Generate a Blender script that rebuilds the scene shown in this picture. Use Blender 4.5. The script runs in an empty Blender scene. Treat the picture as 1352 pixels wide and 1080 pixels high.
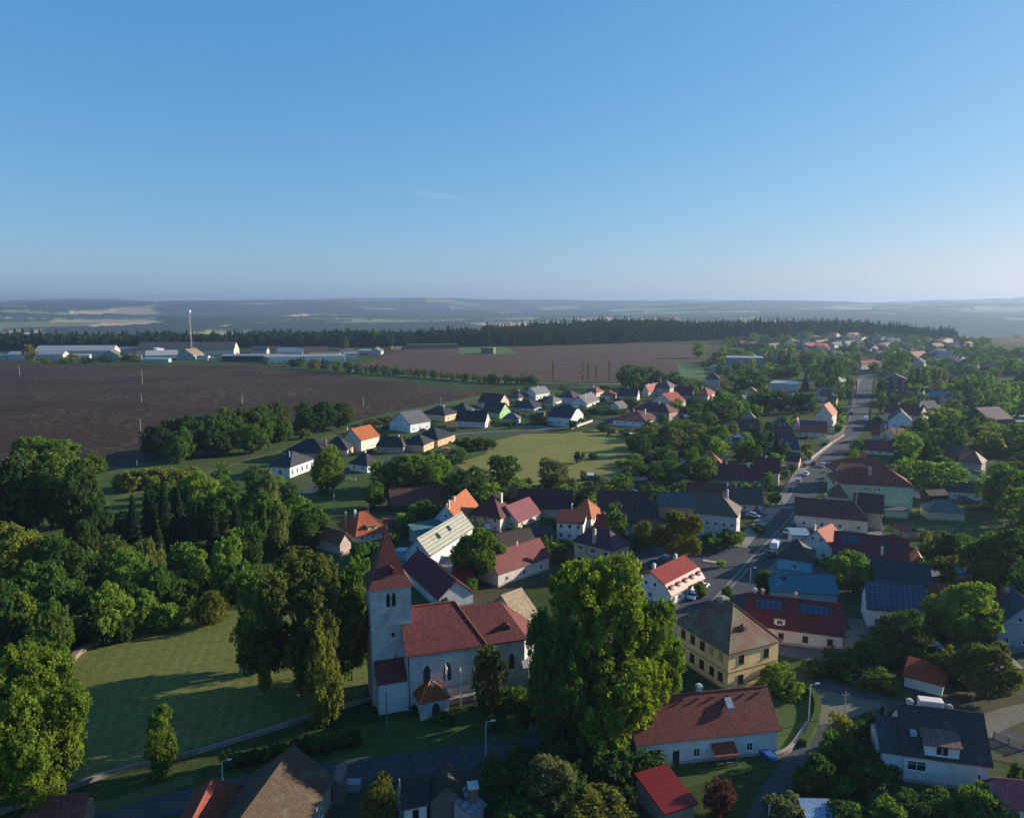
import bpy, bmesh, math, random
import numpy as np
from mathutils import Vector, Matrix
R = math.radians
rnd = random.Random(7)
C = bpy.context.scene.collection
# ---------------------------------------------------------------- camera model (used to read ground positions)
F = 998.; CAMH = 65.; HZ = 400.
PITCH = math.atan((540-HZ)/F); CP, SP = math.cos(PITCH), math.sin(PITCH)
def G(px, py, z=0):
    u = (px-676)/F; v = (540-py)/F; dy = CP+v*SP; dz = -SP+v*CP; t = (z-CAMH)/dz
    return Vector((u*t, dy*t))
def row(x, y, z):
    zz = z-CAMH; return 540-F*(y*SP+zz*CP)/(y*CP-zz*SP)
TILE = dict(o=(0,0,1), a1=(0,380,3.976), a2=(340,380,3.976), a3=(680,380,3.976), a4=(1020,380,4.072),
    b1=(0,600,3.976), b2=(340,600,3.976), b3=(680,600,3.976), b4=(1020,600,4.072),
    c1=(0,830,3.976), c2=(340,830,3.976), c3=(680,830,3.976), c4=(1020,830,4.072),
    d=(900,600,5.4), e=(1020,480,5.4), f=(820,740,5.4), g=(1000,880,5.4), h=(1150,640,5.4),
    i=(480,500,6.75), j=(640,490,6.75), k=(800,460,6.75), l=(980,430,6.75), m=(1152,430,6.75),
    t1=(470,690,4), t2=(340,520,6.75), t3=(500,640,6.75), t4=(660,640,6.75), t5=(240,970,5.2), t6=(500,970,5.2))
def Q(t, p):
    x0, y0, s = TILE[t]; return (x0+p[0]/s, y0+p[1]/s)
def lerp(a, b, t): return a+(b-a)*t
# terrain height: flat plateau, valley beyond, far hills
_DX = [0, 1490, 1700, 2200, 3000, 4500, 7000, 9500, 11500, 15000]
_DZ = [0, 0, -8, -70, -96, -58, -16, 40, 60, 20]
def vnoise(x, y, s):
    x = np.asarray(x, float)/s; y = np.asarray(y, float)/s
    xi = np.floor(x).astype(np.int64); yi = np.floor(y).astype(np.int64); fx = x-xi; fy = y-yi
    fx = fx*fx*(3-2*fx); fy = fy*fy*(3-2*fy)
    def hsh(a, b):
        n = (a*374761393+b*668265263) & 0xffffffff
        n = ((n ^ (n >> 13))*1274126177) & 0xffffffff
        return ((n ^ (n >> 16)) & 0xffff)/65535.
    a = hsh(xi, yi); b = hsh(xi+1, yi); c = hsh(xi, yi+1); d = hsh(xi+1, yi+1)
    return (a*(1-fx)+b*fx)*(1-fy)+(c*(1-fx)+d*fx)*fy
def hz(x, y):
    d = np.hypot(x, y); z = np.interp(d, _DX, _DZ)
    far = np.clip((d-2600)/2500, 0, 1)
    far2 = np.clip((d-6000)/4000, 0, 1)
    n = (vnoise(x+9e3, y+3e3, 2300)-.5)*(80+70*far2)+(vnoise(x+5e3, y+1e3, 950)-.5)*(44+30*far2)+(vnoise(x, y, 380)-.5)*10
    z = z+far*n
    rise = np.clip((d-1230)/350, 0, 1)*np.clip((1900-d)/350, 0, 1)*np.clip((x+150)/350, 0, 1)*np.clip((820-x)/220, 0, 1)
    return z+rise*8
# ---------------------------------------------------------------- materials
_M = {}; GK = .66
def newmat(key):
    m = bpy.data.materials.new(key); m.use_nodes = True; nt = m.node_tree
    b = nt.nodes['Principled BSDF']; b.inputs['Roughness'].default_value = .85
    b.inputs['Specular IOR Level'].default_value = .25
    return m, nt, b
def nd(nt, t, **kw):
    n = nt.nodes.new(t)
    for k, v in kw.items():
        if k in ('operation','blend_type','data_type','wave_type','bands_direction','feature','noise_dimensions','attribute_name','attribute_type','wave_profile'): setattr(n, k, v)
        else: n.inputs[k].default_value = v
    return n
def mixc(nt, fac, a, b, mode='MIX'):
    m = nt.nodes.new('ShaderNodeMix'); m.data_type = 'RGBA'; m.blend_type = mode
    for s, v in ((m.inputs[0], fac), (m.inputs[6], a), (m.inputs[7], b)):
        if hasattr(v, 'links'): nt.links.new(v, s)
        else: s.default_value = v if not isinstance(v, tuple) else (*v[:3], 1)
    return m.outputs[2]
def ramp(nt, src, lo, hi):
    r = nt.nodes.new('ShaderNodeMapRange'); r.inputs[1].default_value = lo; r.inputs[2].default_value = hi
    nt.links.new(src, r.inputs[0]); return r.outputs[0]
def mulc(c, k): return tuple(min(1, x*k) for x in c[:3])
def objco(nt):
    return nt.nodes.new('ShaderNodeTexCoord').outputs['Object']
def noise(nt, co, scale, detail=4, rough=.6):
    n = nd(nt, 'ShaderNodeTexNoise', Scale=scale, Detail=detail, Roughness=rough)
    nt.links.new(co, n.inputs['Vector']); return n.outputs['Fac']
def bump(nt, b, h, st, dist=.05):
    n = nt.nodes.new('ShaderNodeBump'); n.inputs['Strength'].default_value = st; n.inputs['Distance'].default_value = dist
    nt.links.new(h, n.inputs['Height']); nt.links.new(n.outputs[0], b.inputs['Normal'])
def m_wall(c, dirt=.35):
    key = 'plaster_%.2f_%.2f_%.2f_%.2f' % (*c, dirt)
    if key in _M: return _M[key]
    c = mulc(c, .97); m, nt, b = newmat(key); co = objco(nt)
    n1 = noise(nt, co, .55, 6, .7); n2 = noise(nt, co, 4, 4)
    col = mixc(nt, ramp(nt, n1, .35, .75), c, tuple(x*(1-dirt) for x in (c[0], c[1]*.97, c[2]*.92)))
    col = mixc(nt, ramp(nt, n2, .55, .8), col, tuple(x*(1-dirt*.7) for x in c))
    nt.links.new(col, b.inputs['Base Color']); bump(nt, b, n2, .3, .03); _M[key] = m; return m
def m_plain(c, rough=.6, metal=0, name='paint', var=.15):
    key = '%s_%.3f_%.3f_%.3f_%.2f' % (name, *c, rough)
    if key in _M: return _M[key]
    m, nt, b = newmat(key); co = objco(nt); n = noise(nt, co, 3, 4)
    nt.links.new(mixc(nt, n, mulc(c, 1+var), mulc(c, 1-var)), b.inputs['Base Color'])
    b.inputs['Roughness'].default_value = rough; b.inputs['Metallic'].default_value = metal; _M[key] = m; return m
def m_roof(c, kind='tile', moss=.25, lich=(.12,.12,.07)):
    key = 'roof_%s_%.3f_%.3f_%.3f_%.2f' % (kind, *c, moss)
    if key in _M: return _M[key]
    g_ = sum(c)/3; c = tuple(max(.004, g_+(x-g_)*1.3)*.9 for x in c); lich = mulc(lich, .8); m, nt, b = newmat(key)
    uv = nt.nodes.new('ShaderNodeUVMap').outputs[0]; co = objco(nt)
    n1 = noise(nt, co, .35, 5, .7); n2 = noise(nt, co, 2.2, 5, .7); n3 = noise(nt, uv, 7, 2)
    mpv = nt.nodes.new('ShaderNodeMapping'); mpv.inputs['Scale'].default_value = (1.6, .22, 1); nt.links.new(uv, mpv.inputs[0]); n4 = noise(nt, mpv.outputs[0], 1.1, 5, .75)
    base = mixc(nt, ramp(nt, n2, .3, .7), mulc(c, 1.3), mulc(c, .66)); base = mixc(nt, ramp(nt, n4, .42, .72), base, tuple(.55*x+.012 for x in c))
    if kind == 'tile':
        br = nd(nt, 'ShaderNodeTexBrick', Scale=1., **{'Mortar Size': .03, 'Brick Width': .26, 'Row Height': .34})
        br.inputs['Color1'].default_value = (1.25,1.25,1.25,1); br.inputs['Color2'].default_value = (.72,.72,.72,1); br.inputs['Mortar'].default_value = (.32,.32,.32,1)
        nt.links.new(uv, br.inputs['Vector'])
        base = mixc(nt, .85, base, br.outputs['Color'], 'MULTIPLY'); hgt = br.outputs['Color']; st = .55
    elif kind == 'sheet':
        w = nd(nt, 'ShaderNodeTexWave', Scale=1.0, Distortion=0.); w.bands_direction = 'X'; nt.links.new(uv, w.inputs['Vector'])
        base = mixc(nt, .35, base, mixc(nt, w.outputs['Fac'], (.4,.4,.4), (1.1,1.1,1.1)), 'MULTIPLY'); hgt = w.outputs['Fac']; st = .4
    elif kind == 'corr':
        w = nd(nt, 'ShaderNodeTexWave', Scale=.32, Distortion=.3); w.bands_direction = 'Y'; nt.links.new(uv, w.inputs['Vector'])
        base = mixc(nt, .6, base, mixc(nt, ramp(nt, w.outputs['Fac'], .1, .5), (.35,.35,.33), (1.1,1.1,1.1)), 'MULTIPLY'); hgt = w.outputs['Fac']; st = .4
    else:
        br = nd(nt, 'ShaderNodeTexBrick', Scale=1., **{'Mortar Size': .015, 'Brick Width': .4, 'Row Height': .4})
        br.inputs['Color1'].default_value = (1.1,1.1,1.1,1); br.inputs['Color2'].default_value = (.82,.82,.82,1); br.inputs['Mortar'].default_value = (.5,.5,.5,1)
        nt.links.new(uv, br.inputs['Vector']); base = mixc(nt, .8, base, br.outputs['Color'], 'MULTIPLY'); hgt = br.outputs['Color']; st = .3
    if moss > 0:
        base = mixc(nt, ramp(nt, n1, .72-moss*.5, .86-moss*.35), base, lich)
        base = mixc(nt, ramp(nt, n3, .72-moss*.2, .8), base, mulc(lich, 1.6))
    nt.links.new(base, b.inputs['Base Color']); b.inputs['Roughness'].default_value = .7 if kind != 'sheet' else .45
    bump(nt, b, hgt, st, .04); _M[key] = m; return m
def m_ground(key, c1, c2, c3=None, s=(.02,.25,2.), stripe=None, bst=.4, coat=None):
    if key in _M: return _M[key]
    c1 = mulc(c1, GK); c2 = mulc(c2, GK); c3 = mulc(c3, GK) if c3 else None; m, nt, b = newmat(key); co = objco(nt)
    n1 = noise(nt, co, s[0], 6, .65); n2 = noise(nt, co, s[1], 6, .7); n3 = noise(nt, co, s[2], 3, .7)
    col = mixc(nt, ramp(nt, n1, .35, .65), c1, c2)
    col = mixc(nt, ramp(nt, n2, .35, .7), col, c3 or mulc(c1, .7))
    col = mixc(nt, ramp(nt, n3, .45, .8), col, mulc(c2, 1.25))
    if stripe:
        ang, sc, amt, sc2 = stripe
        mp = nt.nodes.new('ShaderNodeMapping'); mp.inputs['Rotation'].default_value = (0, 0, R(ang)); nt.links.new(co, mp.inputs[0])
        w = nd(nt, 'ShaderNodeTexWave', Scale=sc, Distortion=5., Detail=3.); w.inputs['Detail Scale'].default_value = .3
        nt.links.new(mp.outputs[0], w.inputs['Vector'])
        wn = noise(nt, co, .035, 3, .6); wm = nd(nt, 'ShaderNodeMath', operation='MULTIPLY'); nt.links.new(ramp(nt, w.outputs['Fac'], .2, .9), wm.inputs[0]); nt.links.new(ramp(nt, wn, .38, .62), wm.inputs[1])
        col = mixc(nt, wm.outputs[0], col, mixc(nt, amt, col, (.02,.015,.01) if not sc2 else sc2))
    if coat:
        cc_, cs_, cth, cw = coat; mp2 = nt.nodes.new('ShaderNodeMapping'); mp2.inputs['Scale'].default_value = (.35, 1, 1); nt.links.new(co, mp2.inputs[0])
        nf = noise(nt, mp2.outputs[0], cs_, 3, .8); nl = noise(nt, co, .012, 4, .6); ma = nd(nt, 'ShaderNodeMath', operation='MULTIPLY'); nt.links.new(ramp(nt, nf, cth, cth+.12), ma.inputs[0]); nt.links.new(ramp(nt, nl, .35, .62), ma.inputs[1])
        mb_ = nd(nt, 'ShaderNodeMath', operation='MULTIPLY'); nt.links.new(ma.outputs[0], mb_.inputs[0]); mb_.inputs[1].default_value = cw; col = mixc(nt, mb_.outputs[0], col, cc_)
    nt.links.new(col, b.inputs['Base Color']); b.inputs['Roughness'].default_value = .95; b.inputs['Specular IOR Level'].default_value = .1
    bump(nt, b, n3, bst, .15); _M[key] = m; return m
def m_leaf(c, key=None, trans=.45):
    key = key or 'leaf_%.3f_%.3f_%.3f' % c
    if key in _M: return _M[key]
    m = bpy.data.materials.new(key); m.use_nodes = True; nt = m.node_tree; nt.nodes.clear()
    out = nt.nodes.new('ShaderNodeOutputMaterial')
    at = nd(nt, 'ShaderNodeAttribute', attribute_name='tint'); oi = nt.nodes.new('ShaderNodeObjectInfo')
    col = mixc(nt, at.outputs['Fac'], mulc(c, .42), (c[0]*1.7, c[1]*1.5, c[2]*1.2))
    col = mixc(nt, ramp(nt, oi.outputs['Random'], 0, 1), mixc(nt, .35, col, (c[0]*.55, c[1]*.75, c[2]*.9)), mixc(nt, .3, col, (c[0]*1.7, c[1]*1.3, c[2]*.8)))
    d = nt.nodes.new('ShaderNodeBsdfDiffuse'); t = nt.nodes.new('ShaderNodeBsdfTranslucent'); mx = nt.nodes.new('ShaderNodeMixShader')
    nt.links.new(col, d.inputs[0]); nt.links.new(mixc(nt, .7, col, (1.3,1.55,.5), 'MULTIPLY'), t.inputs[0]); mx.inputs[0].default_value = trans
    nt.links.new(d.outputs[0], mx.inputs[1]); nt.links.new(t.outputs[0], mx.inputs[2]); nt.links.new(mx.outputs[0], out.inputs[0])
    _M[key] = m; return m
def m_glass():
    if 'window_glass' in _M: return _M['window_glass']
    m, nt, b = newmat('window_glass'); b.inputs['Base Color'].default_value = (.012,.015,.02,1); b.inputs['Roughness'].default_value = .06
    b.inputs['Specular IOR Level'].default_value = .6; _M['window_glass'] = m; return m
def m_solar():
    if 'solar_cells' in _M: return _M['solar_cells']
    m, nt, b = newmat('solar_cells'); uv = nt.nodes.new('ShaderNodeUVMap').outputs[0]
    br = nd(nt, 'ShaderNodeTexBrick', Scale=1., **{'Mortar Size': .035, 'Brick Width': 1.0, 'Row Height': 1.65, 'Mortar Smooth': 0.}); br.offset = 0
    br.inputs['Color1'].default_value = (.012,.03,.07,1); br.inputs['Color2'].default_value = (.014,.036,.085,1); br.inputs['Mortar'].default_value = (.12,.16,.2,1)
    nt.links.new(uv, br.inputs['Vector']); nt.links.new(br.outputs['Color'], b.inputs['Base Color']); b.inputs['Roughness'].default_value = .25
    b.inputs['Specular IOR Level'].default_value = .5; _M['solar_cells'] = m; return m
# ---------------------------------------------------------------- mesh helpers
class MB:
    def __init__(s): s.v = []; s.f = []; s.m = []
    def add(s, vs, fs, mi=0):
        o = len(s.v); s.v += [tuple(p) for p in vs]; s.f += [tuple(i+o for i in f) for f in fs]; s.m += [mi]*len(fs)
    def box(s, x0, y0, z0, x1, y1, z1, mi=0):
        s.add([(x0,y0,z0),(x1,y0,z0),(x1,y1,z0),(x0,y1,z0),(x0,y0,z1),(x1,y0,z1),(x1,y1,z1),(x0,y1,z1)],
              [(0,3,2,1),(4,5,6,7),(0,1,5,4),(1,2,6,5),(2,3,7,6),(3,0,4,7)], mi)
    def prism(s, poly, z0, z1, mi=0):       # poly xy, vertical extrusion
        n = len(poly); s.add([(p[0],p[1],z0) for p in poly]+[(p[0],p[1],z1) for p in poly],
            [tuple(range(n-1,-1,-1)), tuple(range(n,2*n))]+[(i,(i+1)%n,n+(i+1)%n,n+i) for i in range(n)], mi)
    def tube(s, a, b, r0, r1=None, n=7, mi=0):
        a = Vector(a); b = Vector(b); r1 = r0 if r1 is None else r1; d = (b-a).normalized()
        u = d.orthogonal().normalized(); w = d.cross(u); vs = []
        for c, r in ((a, r0), (b, r1)):
            for k in range(n):
                t = 2*math.pi*k/n; vs.append(c+u*(r*math.cos(t))+w*(r*math.sin(t)))
        s.add(vs, [(k,(k+1)%n,n+(k+1)%n,n+k) for k in range(n)]+[tuple(range(n-1,-1,-1)), tuple(range(n,2*n))], mi)
    def mesh(s, name, mats, smooth=False, fix=True):
        me = bpy.data.meshes.new(name); me.from_pydata(s.v, [], s.f)
        for m in (mats if isinstance(mats, (list, tuple)) else [mats]): me.materials.append(m)
        for p, mi in zip(me.polygons, s.m): p.material_index = mi
        if fix:
            bm = bmesh.new(); bm.from_mesh(me); bmesh.ops.recalc_face_normals(bm, faces=bm.faces); bm.to_mesh(me); bm.free()
        uvl = me.uv_layers.new(name='UVMap'); Z = Vector((0,0,1))
        for p in me.polygons:
            n = p.normal; u = Z.cross(n)
            u = u.normalized() if u.length > 1e-4 else Vector((1,0,0)); w = n.cross(u)
            for li in p.loop_indices:
                co = me.vertices[me.loops[li].vertex_index].co; uvl.data[li].uv = (co.dot(u), co.dot(w))
        if smooth: me.polygons.foreach_set('use_smooth', [True]*len(me.polygons))
        return me
    def obj(s, name, mats, parent=None, **kw):
        return link(name, s.mesh(name, mats, **kw), parent)
def link(name, me, parent=None, loc=None, rz=0):
    o = bpy.data.objects.new(name, me); C.objects.link(o)
    if parent: o.parent = parent
    if loc is not None: o.location = loc
    if rz: o.rotation_euler.z = rz
    return o
def pieces(): pass
def tag(o, label=None, cat=None, group=None, kind=None):
    if label: o['label'] = label
    if cat: o['category'] = cat
    if group: o['group'] = group
    if kind: o['kind'] = kind
    return o
def empty(name, x, y, rz=0, z=0):
    o = bpy.data.objects.new(name, None); C.objects.link(o); o.location = (x, y, z); o.rotation_euler.z = rz; o.empty_display_size = .5; return o
FOOT = []       # building footprints (centre, radius) for keeping random planting clear
LAND = []       # (x, y, phrase)
# ---------------------------------------------------------------- windows
_W = {}
def winmesh(w, h, far, fc):
    k = (round(w,1), round(h,1), far, fc)
    if k not in _W:
        f = MB(); t = .09 if not far else .12; d0, d1 = -.05, .07
        for x0, z0, x1, z1 in ((-w/2,0,w/2,t), (-w/2,h-t,w/2,h), (-w/2,t,-w/2+t,h-t), (w/2-t,t,w/2,h-t)): f.box(x0, -d1, z0, x1, -d0, z1)
        if w > .8: f.box(-.035, -d1+.02, t, .035, -d0, h-t)
        if h > 1.3: f.box(-w/2+t, -d1+.03, h*.66, w/2-t, -d0, h*.66+.06)
        f.box(-w/2-.08, -d1-.1, -.08, w/2+.08, -d0, -.003)
        p = MB(); p.box(-w/2+t, -.03, t, w/2-t, -d0, h-t)
        fm = m_plain(fc, .5, name='window_frame')
        if far:
            f.add(p.v, p.f, 1); _W[k] = (f.mesh('window', [fm, m_glass()]), None)
        else: _W[k] = (f.mesh('window', fm), p.mesh('pane', m_glass()))
    return _W[k]
WHITE = (.75,.75,.74); WOOD = (.12,.07,.04)
def window(par, x, y, z, rot, w, h, far=False, fc=WHITE):
    a, b = winmesh(w, h, far, fc); o = link('window', a, par, (x, y, z), rot)
    if b: link('pane', b, o)
    return o
def roofmesh(S, T, h, r, iL=0, iR=0, jL=0, jR=0, prof=None, perp=False, shed=False, flat=False, th=.2):
    P = []
    if shed: P = [[(0,0,h),(S,0,h),(S,T,h+r),(0,T,h+r)]]
    elif flat: P = [[(0,0,h),(S,0,h),(S,T,h),(0,T,h)]]
    elif prof:
        pts = [(a*T, h+b*r) for a, b in prof]; pts += [(T-a, z) for a, z in reversed(pts[:-1])]
        for (t0, z0), (t1, z1) in zip(pts, pts[1:]): P.append([(0,t0,z0),(S,t0,z0),(S,t1,z1),(0,t1,z1)])
    else:
        H = T/2; A = [(0,0,h),(S,0,h)]; B = [(0,T,h),(S,T,h)]
        zr = h+r; ra = (iL,H,zr); rb = (S-iR,H,zr)
        fr = [A[0], A[1]]; bk = [B[1], B[0]]
        def end(i, j, x, rp):
            if i <= 0: return [], [], None
            if j <= 0: return [], [], [(x,T,h),(x,0,h),rp]
            zj = zr-r*j; tj = H*(1-j); return [(x,tj,zj)], [(x,T-tj,zj)], [(x,T-tj,zj),(x,tj,zj),rp]
        fR, bR, eR = end(iR, jR, S, rb); fL, bL, eL = end(iL, jL, 0, ra)
        P.append(fr+fR+[rb, ra]+fL); P.append(bk+bL+[ra, rb]+bR)
        for e in (eL, eR):
            if e: P.append(e)
    if perp: P = [[(p[1], p[0], p[2]) for p in q] for q in P]
    mb = MB(); idx = {}; edges = {}
    def vid(p, low):
        k = (round(p[0],4), round(p[1],4), round(p[2]-(th if low else 0),4))
        if k not in idx: idx[k] = len(mb.v); mb.v.append(k)
        return idx[k]
    for q in P:
        qq = [p for i, p in enumerate(q) if (Vector(p)-Vector(q[i-1])).length > 1e-3]
        mb.f.append(tuple(vid(p, 0) for p in qq)); mb.m.append(0); mb.f.append(tuple(vid(p, 1) for p in reversed(qq))); mb.m.append(0)
        for i in range(len(qq)):
            k = frozenset((qq[i-1], qq[i])); edges.setdefault(k, []).append((qq[i-1], qq[i]))
    for k, e in edges.items():
        if len(e) == 1:
            a, b = e[0]; mb.f.append((vid(b,0), vid(a,0), vid(a,1), vid(b,1))); mb.m.append(0)
    return mb
RED=(.34,.07,.04); MAR=(.13,.032,.034); ORA=(.46,.17,.09); DRK=(.035,.038,.046); BRN=(.11,.06,.045); GRY=(.16,.15,.14); TEAL=(.06,.13,.16); TAN=(.42,.33,.22)
WH=(.72,.72,.7); CR=(.68,.58,.42); YE=(.8,.56,.2); GW=(.55,.54,.5); BRW=(.2,.13,.09); GRN=(.42,.58,.34); PNK=(.68,.5,.4)
NB = 0
def bld(label, t, A, B, h, dep, rise, roof='g', wall=WH, rf=RED, kind='tile', moss=.2, name='house', cat='house', lm=None, group=None,
        win=None, ch=(), ov=.35, ins=None, prof=None, jerk=0, lich=None, iL=None, iR=None, far=None, wf=WHITE, door=None, dirt=.3, wh=1.25, ww=1.0, sky=(), sol=(), perp=False, base=True, rows=None, z0=0):
    """A, B: the two ends of the front eave in picture pixels of tile t; h: eave height or base pixel under B; dep: metres or far eave corner"""
    a = Q(t, A); b = Q(t, B)
    if isinstance(h, tuple):
        hp = Q(t, h[:2]); g = G(*hp); lo, hi = 0., 40.
        ref = a if len(h) > 2 else b
        for _ in range(40):
            mid = (lo+hi)/2
            if row(g.x, g.y, mid) > ref[1]: lo = mid
            else: hi = mid
        h = max(2., lo)
    hh = h+z0; a = G(*a, hh); b = G(*b, hh); d = b-a; L = d.length; u = d/L; n = Vector((-u.y, u.x))
    if isinstance(dep, tuple):
        cp = Q(t, dep); c = G(*cp, hh); right = cp[0] > (Q(t, A)[0]+Q(t, B)[0])/2; s_ = c-(b if right else a); t1 = math.atan2(u.y, u.x); t2 = math.atan2(s_.y, s_.x)-math.pi/2
        w1, w2 = L*L, s_.length_squared
        if abs(t1-t2) < 1.2:
            th_ = (t1*w1+t2*w2)/(w1+w2); u = Vector((math.cos(th_), math.sin(th_))); n = Vector((-u.y, u.x))
            if right: L = max(4., (b-a).dot(u)) if abs(u.x) < .3 else max(4., (b.x-a.x)/u.x); a = b-u*L
            else: L = max(4., (b.x-a.x)/u.x if abs(u.x) > .3 else (b-a).dot(u)); b = a+u*L
            D = max(4., s_.dot(n)); d = b-a
        else: D = max(4, (c-a).dot(n), (c-b).dot(n))
        if D > 26: D = 26
    else: D = dep
    rz = math.atan2(u.y, u.x); root = empty(name, a.x, a.y, rz, z0)
    tag(root, label, cat, group)
    dist = (a.length+b.length)/2; far = dist > 300 if far is None else far
    cen = a+d/2+n*D/2; FOOT.append((cen.x, cen.y, a.x, a.y, u.x, u.y, L, D))
    if lm: LAND.append((cen.x, cen.y, lm))
    if roof in ('h', 'p', 'hx') and dist > 230: rise *= .86
    if roof == 'x': perp = True; iL = iL or 0; iR = iR or 0
    if roof == 'hx': perp = True; roof = 'h'
    S, T = (D, L) if perp else (L, D)
    if roof == 'h':
        k = T/2 if ins is None else ins
        k = min(k, S/2-.15); iL = k if iL is None else iL; iR = k if iR is None else iR
    elif roof == 'p': iL = iR = S/2-.05
    iL = iL or 0; iR = iR or 0
    if jerk: iL = iL or T*.22; iR = iR or T*.22
    rm = roofmesh(S, T, h, rise, iL, iR, jerk, jerk, prof, perp, roof == 's', roof == 'f', .22 if not far else .3)
    hip = iL > 0 and not jerk
    ro = rm.obj('roof', m_roof(rf, kind, moss, *([lich] if lich else [])), root)
    # walls
    mb = MB(); sl = rise/(T/2) if roof not in ('s', 'f') else rise/T
    if prof: sl = (prof[1][1]*rise)/(prof[1][0]*T)
    e = -.05 if base is True else 0
    if roof == 's':
        w = ov; pr = [(w, e), (T-w, e), (T-w, h+sl*(T-w)-.2), (w, h+sl*w-.2)]
        if perp: pr = [(y, z) for y, z in pr]
        vs = [(w,)+p for p in pr]+[(S-w,)+p for p in pr]; mb.add(vs, [(0,1,2,3),(7,6,5,4),(0,4,5,1),(1,5,6,2),(2,6,7,3),(3,7,4,0)])
    else:
        hw = h+(sl*ov if roof != 'f' else 0)-.18
        mb.box(ov, ov, e, L-ov, D-ov, hw)
        if roof != 'f':
            def gable(s0, s1, j):
                if prof:
                    pts = [(pa*T, h+pb*rise-.2) for pa, pb in prof]; pts = [(ov, hw)]+[p for p in pts[1:]]; pts += [(T-p[0], p[1]) for p in reversed(pts[:-1])]
                elif j: 
                    zj = h+rise*(1-j)-.2; tj = T/2*(1-j); pts = [(ov,hw),(tj,zj),(T-tj,zj),(T-ov,hw)]
                else: pts = [(ov,hw),(T/2,h+rise-.2),(T-ov,hw)]
                k = len(pts); vs = [(s0, p[0], p[1]) for p in pts]+[(s1, p[0], p[1]) for p in pts]
                if perp: vs = [(v[1], v[0], v[2]) for v in vs]
                mb.add(vs, [tuple(range(k)), tuple(range(2*k-1,k-1,-1))]+[(i,(i+1)%k,k+(i+1)%k,k+i) for i in range(k)])
            if iL == 0 or jerk: gable(ov, ov+.3, jerk)
            if iR == 0 or jerk: gable(S-ov-.3, S-ov, jerk)
    mb.obj('wall', m_wall(wall, dirt), root)
    if base is True and dist < 260 and h > 2.4:
        p = MB(); w = ov-.04; p.box(w, w, -.05, L-w, D-w, .5); p.obj('plinth', m_wall(mulc(wall, .55), .3), root)
    def zroof(x, y):
        s, tt = (y, x) if perp else (x, y)
        if roof == 's': return h+rise*tt/T
        if roof == 'f': return h
        q = min(tt, T-tt)/(T/2)
        if prof:
            q = q/2; return h+rise*np.interp(q, [p[0] for p in prof], [p[1] for p in prof])
        z = q
        if iL > 0 and not jerk: z = min(z, s/iL)
        if iR > 0 and not jerk: z = min(z, (S-s)/iR)
        return h+rise*max(0, z)
    if dist < 330 and roof not in ('f', 's'):       # ridge tiles and gutter
        p = MB(); a0 = (iL, T/2, h+rise+.02); b0 = (S-iR, T/2, h+rise+.02)
        sw = (lambda q: (q[1], q[0], q[2])) if perp else (lambda q: q)
        segs = [(a0, b0)]
        if iL > 0 and not jerk: segs += [((0,0,h+.02), a0), ((0,T,h+.02), a0)]
        if iR > 0 and not jerk: segs += [((S,0,h+.02), b0), ((S,T,h+.02), b0)]
        for q0, q1 in segs:
            if (Vector(q0)-Vector(q1)).length > .3: p.tube(sw(q0), sw(q1), .11, n=6)
        p.obj('ridge_cap', m_plain(mulc(rf, .85), .8, name='ridge'), ro)
        p = MB()
        for sd in ((-.07,) if dist > 200 else (-.07, T+.07)): p.tube(sw((.05, sd, h-.1)), sw((S-.05, sd, h-.1)), .075, n=6)
        p.obj('gutter', m_plain((.12,.09,.08), .5, name='gutter'), ro)
    for cc in ch:                                     # chimneys: (u, v, size, height, colour)
        x, y = cc[0]*L, cc[1]*D; s = cc[2]/2; zt = h+rise+cc[3]; zb = zroof(x, y)-.5
        p = MB(); p.box(x-s, y-s, zb, x+s, y+s, zt); p.box(x-s-.07, y-s-.07, zt-.25, x+s+.07, y+s+.07, zt-.1)
        p.box(x-s*.6, y-s*.6, zt, x+s*.6, y+s*.6, zt+.15)
        p.obj('chimney', m_wall(cc[4] if len(cc) > 4 else (.45,.32,.25), .3), ro)
    def onroof(nm, u0, v0, w, l, mat, lift=.07):      # panel lying on the front slope; v0 = fraction of depth of its lower edge
        x0 = u0*L; y0 = v0*D
        if perp: return
        z1 = zroof(x0, y0); z2 = zroof(x0, y0+.3); ang = math.atan2(z2-z1, .3); p = MB()
        p.box(0, 0, 0, w, l, .08); o = p.obj(nm, mat, ro); o.location = (x0, y0-math.sin(ang)*lift, z1+lift*math.cos(ang)); o.rotation_euler.x = ang
        return o
    for s_ in sky: onroof('skylight', s_[0], s_[1], s_[2] if len(s_) > 2 else .8, s_[3] if len(s_) > 3 else 1.2, m_glass()) and None
    for s_ in sol: onroof('solar_panel', s_[0], s_[1], s_[2], s_[3], m_solar())
    # windows
    if win is None: win = {'F': max(1, int(L/3.3)), 'R': max(1, int(D/3.6)), 'L': max(1, int(D/3.6))}
    rows = rows or max(1, int((h+.2)/2.6)); fh = h/rows
    for face, cnt in win.items():
        if not cnt: continue
        ln = L if face in 'FB' else D
        for rr in range(rows):
            for k in range(cnt):
                s = ov+(ln-2*ov)*(k+.5)/cnt; z = rr*fh+min(.95, fh*.32)
                hgt = min(wh, fh*.5)
                if door is not None and face == 'F' and rr == 0 and k == door: continue
                if face == 'F': window(root, s, ov, z, 0, ww, hgt, far, wf)
                if face == 'B': window(root, s, D-ov, z, math.pi, ww, hgt, far, wf)
                if face == 'R': window(root, L-ov, s, z, math.pi/2, ww, hgt, far, wf)
                if face == 'L': window(root, ov, s, z, -math.pi/2, ww, hgt, far, wf)
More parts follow.
